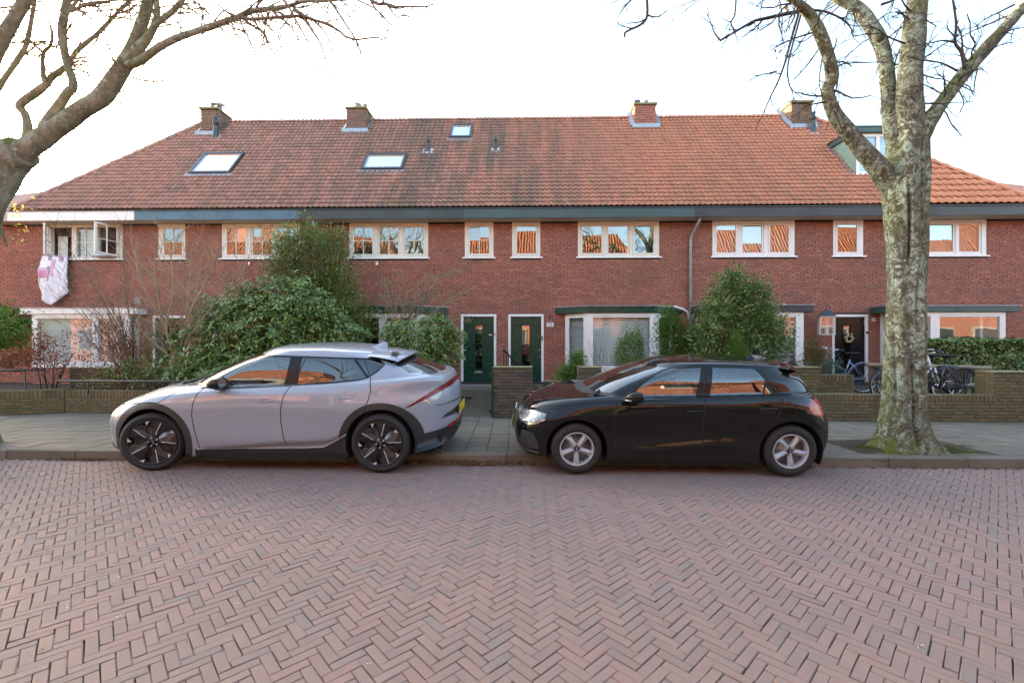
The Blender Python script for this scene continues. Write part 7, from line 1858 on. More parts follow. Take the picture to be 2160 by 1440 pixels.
# right side
o = (1.33, 9.9, .3); t = thing('clipped_shrub', 'round dark green shrub beside the tall brick pier and black car bonnet', 'shrub', o)
bb = rel([bl(1197, 792, 24, 20, 9.9), bl(1212, 785, 18, 20, 9.9), bl(1222, 765, 12, 22, 9.9), bl(1212, 755, 8, 12, 9.9)], o)
scatter('foliage', bb, 6500, M['yew'], t, L=.04, Wd=.02, shell=(.2, 1.05), clump=4); m = MB(); m.tube([(0, 0, -.05), (0, 0, .5)], .02, 6); m.build('stem', M['twig_dark'], t)
for (lab, spec, nn) in (('upright yew with several column shoots in front of the white blinds', [(1310, 735, 9, 40), (1322, 725, 9, 48), (1334, 728, 9, 45), (1346, 720, 9, 52), (1302, 752, 8, 28), (1352, 738, 7, 40), (1328, 760, 25, 20)], 8000),
                    ('small upright thuja in front of the white-flowering shrub', [(1555, 730, 20, 38), (1545, 745, 16, 25), (1568, 745, 16, 25), (1552, 710, 9, 22)], 4000)):
    cxp = sum(s[0] for s in spec) / len(spec); Yd = 10.6 if 'yew' in lab else 10.0; o = tuple(pt(cxp, 0, Yd)); o = (o[0], Yd, .35); t = thing('upright_conifer', lab, 'conifer', o)
    scatter('foliage', rel([bl(a, b + 6, c * .75, d * .8, Yd) for a, b, c, d in spec], o), nn, M['yew'], t, L=.036, Wd=.015, shell=(.2, 1.05), up=1.5, lump=.2, clump=4); m = MB(); m.tube([(0, 0, -.05), (0, 0, .7)], .02, 6); m.build('stem', M['twig_dark'], t)
o = (4.0, 11.0, .4); t = thing('leafy_shrub', 'bright green leafy shrub below the drainpipe bends', 'shrub', o)
bb = rel([bl(1420, 730, 36, 50, 11), bl(1405, 680, 18, 28, 11), bl(1450, 735, 32, 32, 11), bl(1465, 715, 22, 25, 11), bl(1415, 700, 25, 40, 11)], o)
scatter('foliage', bb, 8000, M['fresh'], t, L=.06, Wd=.026, shell=(.2, 1.1), lump=.35, lf=3, clump=4); stems('stem', (0, 0, 0), 6, 1.4, .5, .015, M['twig_dark'], t, 2)
o = (5.2, 10.6, .4); t = thing('flowering_shrub', 'broad evergreen shrub with pale flower buds behind the black car', 'shrub', o)
bb = rel([bl(1560, 692, 60, 56, 10.6), bl(1545, 628, 33, 38, 10.6), bl(1600, 672, 34, 34, 10.5), bl(1520, 682, 34, 50, 10.5), bl(1620, 720, 35, 40, 10.5), bl(1500, 720, 35, 40, 10.5), bl(1548, 590, 16, 18, 10.6), bl(1595, 620, 22, 22, 10.6)], o)
scatter('foliage', bb, 19000, M['viburnum'], t, L=.082, Wd=.042, shell=(.3, 1.10), lump=.6, lf=3, clump=5)
P, Nn = blob_points(bb, 560, (1.0, 1.13), lump=.6, lf=3); Pc = np.repeat(P, 16, 0) + np.random.normal(0, 1, (len(P) * 16, 3)) * [.028, .028, .012]; leaves('flower_buds', Pc, np.random.normal(0, .4, Pc.shape) + [0, -.3, 1], .024, .024, M['bud'], t)
stems('stem', (0, 0, 0), 7, 2.2, .5, .022, M['twig_dark'], t, 2)
# thin bare twiggy plant by the bay and one in front
for (px, y0, y1, Yd, n_, lab) in ((1262, 770, 690, 10.4, 5, 'thin bare sapling in front of the white bay window'), (1280, 775, 735, 10.1, 6, 'small leafless twiggy plant behind the black car bonnet')):
    o = tuple(pt(px, y0, Yd)); o = (o[0], Yd, .35); t = thing('bare_plant', lab, 'plant', o); m = MB()
    for i in range(n_): branch(m, (0, 0, 0), (random.gauss(0, .3), random.gauss(0, .2), 1), (pt(0, y1, Yd).z - .35) * random.uniform(.6, 1), .007, 2, 3, n=4, seg=5)
    m.build('stem', M['twig_dark'], t)
def pot(parent, r, h, mat, z=0): 
    m = MB(); m.lathe([(0, z), (r * .75, z), (r, z + h * .9), (r * 1.08, z + h * .9), (r * 1.08, z + h), (r * .9, z + h), (r * .88, z + h * .85), (0, z + h * .85)], 20, 'z'); return m.build('pot', mat, parent)
Yd = 9.7; o = tuple(pt(1712, 790, Yd)); o = (o[0], Yd, .62); t = thing('potted_conifer', 'bronze green cone-shaped conifer in a grey pot left of the lantern', 'potted plant', o); pot(t, .15, .3, M['greymetal'])
bb = [(0, 0, .52, .22, .2, .28), (0, 0, .75, .15, .14, .25), (0, 0, .95, .08, .08, .16)]; scatter('foliage', bb, 2600, M['conifer'], t, L=.05, Wd=.012, shell=(.2, 1.03), up=1.6, lump=.12, clump=3)
Yd = 9.9; o = tuple(pt(1742, 790, Yd)); o = (o[0], Yd, .62); t = thing('feathery_conifer', 'blue green feathery conifer right of the potted conifer', 'plant', o)
scatter('foliage', [(0, 0, .45, .17, .15, .3), (.1, 0, .3, .17, .15, .2)], 1500, M['bluegreen'], t, L=.07, Wd=.012, shell=(.1, 1.05), up=.8, clump=3); pot(t, .13, .2, M['blackm'])
Yd = 9.8; o = tuple(pt(1683, 780, Yd)); o = (o[0], Yd, .72); t = thing('blue_conifer', 'small pale blue conifer in front of the right bay window', 'plant', o)
scatter('foliage', [(0, 0, .25, .12, .12, .22)], 900, M['bluegreen'], t, L=.04, Wd=.008, shell=(.2, 1.03), up=.8, clump=3); pot(t, .1, .12, M['concrete'])
Yd = 9.9; o = tuple(pt(1665, 780, Yd)); o = (o[0], Yd, .72); t = thing('small_plant', 'small low plant with pale leaves on the brick pier edge', 'plant', o); scatter('foliage', [(0, 0, .12, .15, .12, .12)], 400, M['fresh'], t, L=.05, Wd=.02, shell=(.2, 1)); pot(t, .08, .08, M['white'])
# ivy hedge on the right
o = (10.0, 10.6, .3); t = thing('ivy_hedge', 'clipped dark green ivy hedge behind the bicycles', 'hedge', o)
Pp = []; Nn = []
for i in range(9000):
    f = random.random(); X = random.uniform(8.95, 12.4); z = random.uniform(.4, 1.66)
    bump_ = .08 * noise.noise(Vector((X * 2.2, z * 2.2, 3)))
    if f < .72: Pp.append((X, 10.25 - bump_ + random.random() * .05, z)); Nn.append((0, -1, .3))
    else: Pp.append((X, random.uniform(10.2, 10.8), 1.66 + bump_ + .04 * noise.noise(Vector((X * 6, 0, 0))))); Nn.append((0, -.3, 1))
Pp = np.array(Pp) - np.array(o); Nn = np.array(Nn); D = np.random.normal(0, .6, Pp.shape) + np.array([0, -.5, -.5]); leaves('foliage', Pp, D, np.random.uniform(.05, .10, len(Pp)), .07, M['ivy'], t, .1, .1, N=Nn)
m = MB(); m.box(-1.0, 2.3, -.22, .2, 0, 1.28); m.build('hedge_core', M['twig_dark'], t)
# wooden rail fence behind the bicycles
wf = thing('wooden_rail_fence', 'pale round wooden rail fence in front of the ivy hedge', 'fence', (8.05, 9.95, 0), 0)
for z, x1_ in ((1.10, 2.4), (.72, 2.4)): m = MB(); m.tube([(-.3, 0, z + .03), (x1_, 0, z - .04)], .045, 10); m.build('rail', M['wood'], wf)
for x in (.25, 1.0, 2.0): m = MB(); m.box(x - .05, x + .05, .05, .13, .2, 1.15); m.build('post', M['wood'], wf)
m = MB(); m.tube([(-.2, .0, .8), (.2, 0, 1.05)], .035, 8); m.build('brace', M['wood'], wf)
# leaf litter along the kerb and on the garden soil
def litter(name, label, pts, mat, L=.05, cat='leaf litter'):
    C = np.array(pts); n = len(C); D = np.random.normal(0, 1, (n, 3)) * [1, 1, .25]; o = leaves(name, C, D, np.random.uniform(.5, 1.2, n) * L, np.random.uniform(.4, .6, n) * L, mat, None, .3, .2); tag(o, label, cat, kind='stuff')
P = []
for i in range(1500):
    X = random.gauss(-.75, .36) if random.random() < .8 else random.uniform(-2.2, .2); d = abs(random.gauss(0, .05)); P.append((X, kerbY(X) - .012 - d, .004 + random.random() * .05 * math.exp(-d / .05)))
litter('leaf_litter', 'pile of brown fallen leaves in the gutter between the two cars', P, M['brownleaf'], .042)
P = []
for i in range(260): X = random.gauss(-5.95, .22); P.append((X, kerbY(X) - .01 - abs(random.gauss(0, .03)), .005 + random.random() * .015))
for i in range(500): X = random.uniform(-9, 9); P.append((X, kerbY(X) - .01 - abs(random.gauss(0, .03)), .004 + random.random() * .01))
litter('leaf_litter', 'scattered brown leaves along the foot of the kerb', P, M['brownleaf'], .035)
P = []
for i in range(2600):
    X = random.uniform(-11, 11); Y = wallY(X) + .2 + abs(random.gauss(0, .6)); 
    if -1.7 < X < -.25: continue
    P.append((X, Y, gardZ(X, Y) + .035 * noise.noise(Vector((X * 2, Y * 2, 1))) + .012))
litter('leaf_litter', 'brown leaves on the soil of the front gardens', P, M['brownleaf'], .06)
P = []
for i in range(130): X = random.uniform(-7, 7); Y = random.uniform(2.2, 6.0); P.append((X, Y, .006))
litter('road_debris', 'tiny bits of leaf and twig scattered over the brick road', P, M['brownleaf'], .022, 'debris')
# moss in the joints near the tree pit
P = []
for i in range(1500):
    a = random.uniform(0, 6.283); r_ = random.uniform(.3, .62); X = TREE_X + .25 + math.cos(a) * r_ * 1.5; Y = TREE_Y + math.sin(a) * r_ * .55
    if noise.noise(Vector((X * 3, Y * 3, 5))) < .0: continue
    P.append((X, Y, .12 + .03 * math.exp(-((X - TREE_X) ** 2 + (Y - TREE_Y) ** 2) / .2)))
C = np.array(P); o_ = leaves('moss', C, np.random.normal(0, .3, C.shape) + [0, 0, 1], .02, .012, leaf_mat('moss tuft', [(0, (.09, .12, .015)), (1, (.16, .18, .03))], .9, .1, .2), None); tag(o_, 'bright green moss in the bare soil round the big tree', 'moss', kind='stuff')

P = []
for i in range(40): X = random.uniform(-6, 6.5); Y = random.uniform(2.3, 5.8); P += [(X + random.gauss(0, .015), Y + random.gauss(0, .01), .005) for _ in range(random.choice((1, 1, 2, 4)))]
litter('road_debris', 'tiny white flecks and bird droppings on the brick road', P, plain('white fleck', (.6, .58, .54), .8), .016, 'debris')
# ---------------------------------------------------------------- street trees
def bark_mat(name='lichen bark', moss=.85, lichen=.6, br=1.0):
    t = NT(name); p = t.pos(); n = t.nrm(); X = t.xyz(n)
    c = t.ramp(t.noise(9, 7, .75, t.scaled(p, (1, 1, .45))), [(.3, (.055 * br, .045 * br, .032 * br)), (.5, (.105 * br, .088 * br, .064 * br)), (.7, (.18 * br, .155 * br, .12 * br))])
    olive = t.maprange(t.noise(2.2, 5, .7, t.scaled(p, (1, 1, .4))), .40, .62)
    c = t.mix(t.math('MULTIPLY', olive, .55), c, (.085, .085, .036))
    # crusty pale lichen: ragged spots of several sizes, thickest on the left side
    side_ = t.maprange(X[0], .55, -.35, .12, 1.0)
    f1 = t.maprange(t.noise(7, 9, .85, p, 1.2), .49, .53); big = t.maprange(t.noise(1.3, 4, .6, p), .30, .50)
    lc = t.ramp(t.noise(34, 4, .7, p), [(.35, (.26, .34, .28)), (.65, (.52, .60, .50))])
    c = t.mix(t.math('MULTIPLY', t.math('MULTIPLY', f1, big), t.math('MULTIPLY', side_, lichen)), c, lc)
    dv = t.new('ShaderNodeVectorMath', operation='ADD'); t.l.new(p, dv.inputs[0]); t.l.new(t.scaled(t.noise(9, 3, .6, p, out=1), (.06, .06, .06)), dv.inputs[1])
    for sc_, lo, hi, nn in ((13, .30, .22, 2.1), (30, .27, .19, 3.7)):
        v = t.vor(sc_, dv.outputs[0], 0); sp = t.math('MULTIPLY', t.maprange(v, lo, hi), t.maprange(t.noise(nn, 3, .6, p), .47, .56))
        c = t.mix(t.math('MULTIPLY', sp, t.math('MULTIPLY', t.maprange(X[0], .6, -.3, .35, 1.0), lichen + .15), clamp=True), c, (.50, .54, .46))
    # moss on upper faces and in streaks
    up = t.maprange(X[2], .0, .7); m1 = t.maprange(t.noise(4.5, 6, .8, p, .6), .42, .56); sc = t.maprange(t.noise(1.1, 3, .6, t.scaled(p, (1, 1, .5))), .42, .6)
    mf = t.math('MULTIPLY', m1, t.math('ADD', t.math('MULTIPLY', up, 1.1), t.math('MULTIPLY', sc, .5)), clamp=True)
    c = t.mix(t.math('MULTIPLY', mf, moss), c, t.ramp(t.noise(60, 3, .7, p), [(.3, (.07, .08, .012)), (.7, (.18, .18, .03))]))
    b = t.math('ADD', t.noise(28, 6, .8, t.scaled(p, (1, 1, .5))), t.math('MULTIPLY', t.noise(110, 4, .7, p), .5))
    t.bump(b, .9, .018); return t.fin(c, .92, spec=.15)
M['bark'] = bark_mat(lichen=.85); M['bark2'] = bark_mat('mossy bark', .75, .35); M['bark_hazed'] = bark_mat('bark with painted lens haze', .9, .85, 2.3)  # last one: left tree's bark, colour lightened to imitate lens flare haze
def limb(mb, pts, rads, n=22, sub=8, wob=.10, seed=0, flute=3):
    """thick smooth limb with uneven fluted section"""
    P = catmull(np.array([p[:] for p in pts]), sub); rr = catmull(np.array(rads)[:, None], sub)[:, 0]
    P = [Vector(p) for p in P]; m = len(P); u = None; V = []
    for i, p in enumerate(P):
        t = (P[min(i + 1, m - 1)] - P[max(i - 1, 0)]).normalized()
        u = t.orthogonal().normalized() if u is None else (u - t * u.dot(t)).normalized()
        w = t.cross(u)
        for k in range(n):
            a = 2 * math.pi * k / n; d = u * math.cos(a) + w * math.sin(a)
            q = p + d * rr[i]; k_ = 1 + wob * noise.noise(q * 3.0 + Vector((seed, 0, 0))) * 1.6 + wob * .9 * noise.noise(Vector((math.cos(a) * flute * .6 + seed, math.sin(a) * flute * .6, i * .06))) + .04 * noise.noise(q * 11)
            V.append(p + d * max(.001, rr[i]) * k_)
    F_ = [(i * n + k, i * n + (k + 1) % n, (i + 1) * n + (k + 1) % n, (i + 1) * n + k) for i in range(m - 1) for k in range(n)]
    cs = mb.cs; mb.cs = True; mb.add(V, F_ + [tuple(reversed(range(n))), tuple(range((m - 1) * n, m * n))]); mb.cs = cs
    return P, rr
def rad(wpx, Y, px=None):
    k = 1.0 if px is None else 1 / math.sqrt(1 + ((px - 1080) / F) ** 2)
    return wpx / 2 / F * Y * k
def sub_twigs(mb, P, rr, n, L, droop=-.3, r0=.010, out=None, rng=(.2, 1.0), depth=2, spread=.8, kids=3):
    m = len(P)
    for _ in range(n):
        i = int(random.uniform(rng[0], rng[1]) * (m - 2)) + 1; t = (P[i] - P[i - 1]).normalized()
        d = t * .5 + Vector((random.gauss(0, .8), random.gauss(0, .5), random.gauss(.0, .6) + droop))
        branch(mb, P[i] + Vector(d).normalized() * rr[i] * .6, d, L * random.uniform(.5, 1.2), min(r0 * random.uniform(.8, 1.3), rr[i] * .55), depth, kids, spread=spread, n=4, seg=5, bend=.16, up=droop, shrink=.6, taper=.55)
# ---- big tree on the right
tr = thing('street_tree', 'big lichen-covered tree with a thick fluted trunk on the pavement at the right', 'tree', (TREE_X, TREE_Y, .1)); O = Vector((TREE_X, TREE_Y, .1)); TY = 6.4
prof = [(958, 1912, 172), (950, 1912, 160), (935, 1908, 138), (915, 1906, 120), (880, 1905, 106), (840, 1907, 99), (780, 1908, 93), (720, 1909, 90), (660, 1911, 88), (600, 1913, 86), (540, 1914, 88), (480, 1912, 92), (430, 1910, 98), (390, 1910, 104), (355, 1912, 104), (320, 1915, 98), (290, 1918, 92), (262, 1924, 84)]
n = 120; rows = []
for j in range(len(prof) - 1):
    a, b = prof[j], prof[j + 1]; st = 8
    for k in range(st + (j == len(prof) - 2)):
        t_ = k / st; rows.append([a[i] + (b[i] - a[i]) * t_ for i in range(3)])
V = []
for (py, px, w) in rows:
    c = pt(px, py, TY); z = c.z; r = rad(w, TY, px) * .98
    if z < .32: pass
    base = max(0, min(1, (.75 - z) / .65))
    for k in range(n):
        a = 2 * math.pi * k / n
        tw = .5 * math.sin(z * .9)
        fl = .075 * math.cos(3 * (a + tw) + 1.1) + .06 * math.cos(5 * (a - tw * .6) + z * .8) + .03 * math.cos(9 * a + z * 1.7)
        # deep vertical creases
        for (ca, z0, z1, dp) in ((-1.80, .1, 1.5, .50), (-.98, .12, 4.9, .42), (-2.2, 2.7, 3.9, .40), (-1.45, 2.9, 4.6, .45), (-2.75, .1, 1.9, .2), (-1.5, 1.7, 2.9, .16)):
            if z0 < z < z1:
                d = (a + math.pi) % (2 * math.pi) - math.pi - ca - .12 * math.sin(z * 2.3); fl -= dp * math.exp(-(d / .062) ** 2) * math.sin(math.pi * (z - z0) / (z1 - z0)) ** .6
        roots = base ** 2 * (.20 * max(0, math.cos(4 * a + .5)) ** 2 + .12 * max(0, math.cos(7 * a - 1)) ** 2)
        nz = .06 * noise.noise(Vector((math.cos(a) * 1.8, math.sin(a) * 1.8, z * 1.6))) + .018 * noise.noise(Vector((math.cos(a) * 7, math.sin(a) * 7, z * 6)))
        rr_ = r * (1 + fl + roots + nz); V.append(Vector((c.x + .06 + rr_ * math.cos(a) * (1 + .12 * base), max(TY + .08 + rr_ * math.sin(a), 6.13), z)) - O)
mbt = MB(); mbt.cs = True; nr_ = len(rows)
mbt.add(V, [(i * n + k, i * n + (k + 1) % n, (i + 1) * n + (k + 1) % n, (i + 1) * n + k) for i in range(nr_ - 1) for k in range(n)] + [tuple(range((nr_ - 1) * n, nr_ * n))])
trunk = mbt.build('trunk', M['bark'], tr)
limbs = dict(
 A=([(1925, 500), (1905, 425), (1866, 372), (1804, 297), (1762, 243), (1746, 192), (1756, 160), (1740, 96), (1712, 38), (1686, 10), (1655, -12), (1610, -40)], [16, 44, 56, 43, 34, 29, 31, 27, 24, 21, 17, 14], [.2, .16, .10, .0, -.12, -.22, -.3, -.35, -.4, -.5, -.6, -.7]),
 B=([(1915, 460), (1905, 370), (1888, 290), (1877, 224), (1870, 153), (1862, 105), (1843, 64), (1808, 19), (1765, -8), (1710, -35), (1640, -60)], [14, 40, 48, 42, 38, 37, 37, 36, 32, 28, 22], [.1, .1, .12, .15, .2, .25, .3, .35, .4, .5, .6]),
 C=([(1918, 440), (1918, 340), (1920, 250), (1920, 192), (1922, 128), (1927, 64), (1935, 0), (1940, -70), (1950, -160)], [20, 66, 70, 62, 62, 58, 50, 44, 36], [.1, .05, -.02, -.05, -.08, -.1, -.12, -.1, 0]),
 D=([(1920, 430), (1928, 330), (1948, 275), (1978, 230), (2015, 179), (2063, 121), (2111, 68), (2160, 12), (2215, -50), (2280, -120)], [16, 46, 52, 44, 40, 37, 35, 31, 27, 22], [.1, .03, -.05, -.1, -.1, -.15, -.2, -.25, -.3, -.4]))
tw = MB(); LB = {}
for key, (pp_, ww, yy) in limbs.items():
    mb = MB(); P, rr = limb(mb, [pt(x, y, TY + dy) - O for (x, y), dy in zip(pp_, yy)], [rad(w, TY, q_[0]) * .94 for w, q_ in zip(ww, pp_)], seed=ord(key)); mb.build('branch', M['bark'], tr); LB[key] = (P, rr)
# knots and burrs
mb = MB()
for (px, py, r_) in ((1932, 96, .10), (1868, 70, .055)):
    c = pt(px, py, TY - .18) - O; mb.cs = True; Vb = []; nn = 12
    for j in range(nn + 1):
        for i in range(16):
            th = math.pi * j / nn; a = 2 * math.pi * i / 16; d = Vector((math.sin(th) * math.cos(a), math.sin(th) * math.sin(a), math.cos(th))); Vb.append(c + d * r_ * (1 + .5 * noise.noise(d * 2 + c * 3)) + Vector((0, .1, 0)))
    mb.add(Vb, [(j * 16 + i, (j + 1) * 16 + i, (j + 1) * 16 + (i + 1) % 16, j * 16 + (i + 1) % 16) for j in range(nn) for i in range(16)])
mb.build('burr', M['bark2'], tr, kind='stuff')
def poly_twig(mb, pts, Y, w0, w1, O, jit=.0, kids=0, L=.25, n=5, droop=-.4):
    P = catmull(np.array([(pt(x, y, Y + random.gauss(0, .02)) - O)[:] for x, y in pts]), 4); P = [Vector(p) for p in P]; m = len(P); rr = [rad(w0 + (w1 - w0) * i / (m - 1), Y) for i in range(m)]
    rr = [max(.0062, r_ * 1.5) for r_ in rr]
    mb.tube(P, rr, n, cap=False)
    for _ in range(kids):
        i = random.randint(m // 5, m - 1); t = (P[i] - P[i - 1]).normalized(); branch(mb, P[i], t * .8 + Vector((random.gauss(0, .6), random.gauss(0, .4), random.gauss(0, .5) + droop * .5)), L * random.uniform(.4, 1.3), max(.0065, rr[i] * .6), 1, 3, n=4, seg=4, bend=.2, spread=.7)
T5 = TY - .3
for pts, w0, w1, kd in (([(1685, 24), (1655, 30), (1610, 40), (1590, 45), (1555, 65), (1520, 86)], 6, 2.5, 9), ([(1520, 86), (1507, 70), (1498, 45), (1490, 28)], 2.5, 1, 3), ([(1684, 30), (1670, 80), (1655, 135), (1640, 175), (1625, 205), (1610, 240), (1598, 262)], 4, 1, 7), ([(1690, 30), (1672, 95), (1662, 140), (1664, 175), (1673, 200), (1670, 225)], 3, 1, 5),
                        ([(1640, 150), (1615, 156), (1592, 160)], 2, 1, 3), ([(1553, -10), (1550, 30), (1542, 50), (1553, 68)], 3, 1.5, 4), ([(1363, -20), (1365, 32), (1352, 52), (1320, 68), (1317, 78)], 5, 2, 5), ([(1336, -5), (1315, 18), (1303, 38)], 3, 1, 3),
                        ([(1710, 22), (1740, 25), (1775, 40), (1795, 60), (1800, 75)], 4, 1, 6), ([(1725, 65), (1700, 85), (1684, 90)], 2, 1, 1), ([(1745, 215), (1725, 218), (1700, 225), (1675, 245)], 3, 1, 4), ([(1735, 120), (1728, 170), (1733, 200)], 2, 1, 3)):
    poly_twig(tw, pts, T5, w0, w1, O, kids=kd)
for pts, w0, w1, kd in (([(2035, 145), (2028, 110), (2015, 90), (2017, 50), (2010, 0), (2005, -30)], 5, 2, 6), ([(2020, 150), (1990, 135), (1960, 128), (1930, 125)], 3, 1, 5), ([(2015, 90), (1990, 86), (1965, 90), (1935, 95)], 3, 1, 4), ([(1995, 180), (1990, 165), (1985, 160)], 2, 1, 2), ([(2115, 70), (2140, 62), (2165, 58)], 3, 1, 3), ([(1860, 10), (1885, 0), (1900, -20)], 4, 2, 4), ([(1845, 50), (1870, 30), (1895, 25)], 2, 1, 3), ([(2140, 10), (2110, 25), (2080, 40), (2060, 55)], 3, 1, 4), ([(1950, 40), (1965, 50), (1975, 55)], 2, 1, 2)):
    poly_twig(tw, pts, TY - .35, w0, w1, O, kids=kd)
for key, nn, L_ in (('A', 20, .6), ('B', 22, .65), ('C', 14, .55), ('D', 26, .6)): sub_twigs(tw, *LB[key], nn, L_, -.3, .0110, rng=(.3, .97), depth=2)
tw.build('twigs', M['twig_dark'], tr, kind='stuff')
# crown above the frame, growing out of the limbs
cr = MB()
for key, (P, rr) in LB.items():
    m_ = len(P)
    for k in range(7):
        i = m_ - 1 - int(random.random() ** 1.5 * (m_ * (.10 if key in 'AD' else .16))); tdir = (P[i] - P[i - 1]).normalized(); branch(cr, P[i], tdir + Vector((random.gauss(0, .5), random.gauss(0, .5), random.uniform(.1, .8))), random.uniform(1.2, 2.4), rr[i] * random.uniform(.3, .6), 3, 3, n=6, seg=5, spread=.6)
cr.build('upper_branches', M['bark2'], tr, kind='stuff')
C = np.array([(pt(x + random.gauss(0, 8), y + random.gauss(0, 5), T5) - O)[:] for x, y in ((1700, 228), (1640, 110), (1660, 20)) for _ in range(9)]); leaves('withered_leaves', C, np.random.normal(0, 1, C.shape), .06, .03, M['brownleaf'], tr, kind='stuff')

# ---- tree at the left, trunk just outside the frame
o = (-8.0, 6.6, .1); t2 = thing('street_tree', 'mossy bare tree whose big limbs reach in from the left edge', 'tree', o); O = Vector(o); LY = 6.2
mb = MB(); P0 = [Vector((0, 0, -.1)), Vector((.0, 0, .5)), Vector((.02, 0, 1.6)), Vector((.08, 0, 2.4)), pt(-62, 460, LY) - O, pt(5, 345, LY) - O, pt(45, 318, LY) - O]
limb(mb, P0, [.44, .32, .28, .27, .27, .25, .22], n=40, seed=3); mb.build('trunk', M['bark_hazed'], t2)
LL = dict(
 main=([(-20, 400), (20, 345), (55, 318), (100, 283), (165, 238), (217, 200), (247, 160), (275, 115), (300, 50), (312, 5), (325, -50)], [98, 78, 68, 60, 54, 50, 44, 36, 29, 27, 22], .0),
 f2=([(262, 135), (290, 105), (315, 75), (330, 40), (330, 5), (322, -40)], [30, 27, 22, 18, 15, 12], -.05),
 f3=([(325, 55), (350, 35), (370, 18), (400, -15)], [14, 15, 12, 10], -.1),
 right=([(268, 140), (300, 125), (335, 100), (370, 82), (410, 68), (450, 55), (480, 44), (505, 36), (530, 24), (565, 20), (605, 14), (640, 4), (690, 2), (735, -3)], [24, 23, 20, 18, 16, 15, 14, 13, 14, 12, 10, 8, 6, 5], -.15),
 v1=([(95, 275), (115, 240), (140, 200), (155, 180), (143, 140), (134, 100), (131, 60), (138, 20), (145, -30)], [40, 33, 28, 24, 22, 21, 22, 20, 17], .1),
 v1b=([(140, 30), (160, 5), (180, -20)], [10, 9, 8], .1),
 l2=([(58, 295), (58, 262), (52, 240), (42, 222), (70, 200), (95, 180), (110, 162), (140, 140), (165, 105), (205, 72), (240, 35), (262, 12), (295, -15)], [30, 24, 22, 22, 22, 22, 19, 15, 13, 12, 9, 9, 7], .25),
 l3=([(92, 172), (90, 140), (92, 112), (107, 95), (110, 70), (104, 45)], [14, 12, 11, 9, 7, 4], .3),
 l3b=([(88, 108), (72, 95), (60, 80), (45, 60), (38, 52)], [8, 7, 6, 4, 3], .3),
 far=([(-30, 150), (0, 90), (30, 40), (50, 5), (65, -30)], [46, 42, 38, 36, 30], -.2),
 far2=([(-20, 210), (10, 165), (38, 125), (55, 95), (65, 50), (72, 10), (75, -30)], [20, 17, 16, 15, 13, 12, 10], .2),
 low=([(10, 430), (0, 470), (8, 500), (15, 520)], [20, 14, 8, 4], .2))
LB2 = {}
for key, (pp_, ww, dy) in LL.items():
    mb = MB(); n_ = 20 if ww[0] > 30 else 12
    P, rr = limb(mb, [pt(x, y, LY + dy) - O for x, y in pp_], [rad(w, LY + dy, q_[0]) * .90 for w, q_ in zip(ww, pp_)], n=n_, sub=6, seed=len(key) * 3 + ord(key[0]), wob=.13); mb.build('branch', M['bark_hazed'], t2); LB2[key] = (P, rr)
tw = MB()
z7 = lambda pts: [(480 + x / 4.909, y / 4.909) for x, y in pts]
for pts, w0, w1, kd in ((z7([(140, 190), (250, 200), (430, 190), (680, 170), (800, 185), (1000, 245), (1150, 320), (1220, 380), (1330, 415)]), 5, 3, 8), (z7([(1330, 415), (1540, 390), (1600, 410), (1640, 380), (1660, 250)]), 2.5, 1, 4), (z7([(690, 110), (800, 170), (900, 210), (1050, 255), (1130, 310)]), 5, 3, 3),
    (z7([(450, 110), (530, 180), (600, 230), (700, 350), (760, 460), (850, 630), (930, 820)]), 3, .8, 4), (z7([(580, 0), (660, 120), (700, 200), (780, 340), (870, 490), (960, 600), (975, 690)]), 4, .8, 6), (z7([(800, 190), (850, 280), (960, 450), (1010, 600), (1050, 740), (1100, 800)]), 3.5, 1, 5), (z7([(880, 210), (1000, 320), (1060, 450), (1100, 570), (1180, 720), (1240, 740)]), 3, .8, 4),
    (z7([(160, 200), (250, 260), (370, 345), (420, 460), (510, 580), (600, 620)]), 4, 1, 5), (z7([(250, 200), (330, 300), (440, 450), (590, 590)]), 2.5, .8, 3), (z7([(350, 140), (430, 280), (520, 380), (570, 510)]), 2.5, .8, 4), (z7([(1050, 0), (1130, 110), (1240, 280), (1330, 415)]), 4, 2, 5), (z7([(1330, 415), (1350, 460), (1395, 600)]), 2, .8, 3),
    (z7([(1480, 0), (1560, 45), (1640, 45), (1700, 75), (1830, 70), (2050, 70), (2130, 40)]), 5, 1.2, 8), (z7([(1640, 45), (1690, 100), (1750, 170), (1850, 160)]), 3, 1, 4), (z7([(1480, 10), (1540, 100), (1610, 170), (1660, 230), (1770, 310)]), 3, .8, 5), (z7([(1340, 0), (1440, 50), (1530, 95), (1620, 200)]), 2.5, 1, 4), (z7([(1525, 100), (1520, 280)]), 2, .8, 2),
    (z7([(300, 80), (320, 40), (370, 0)]), 4, 2, 3), (z7([(-10, 125), (60, 155), (130, 190)]), 3, 2, 1), (z7([(120, 0), (170, 60), (230, 60), (280, 0)]), 2, 1, 2), (z7([(750, 60), (770, 100), (770, 150)]), 2, 1, 1), (z7([(1050, 40), (1030, 110), (990, 220)]), 2, .8, 2)):
    poly_twig(tw, pts, LY - .3, w0, w1, O, kids=kd)
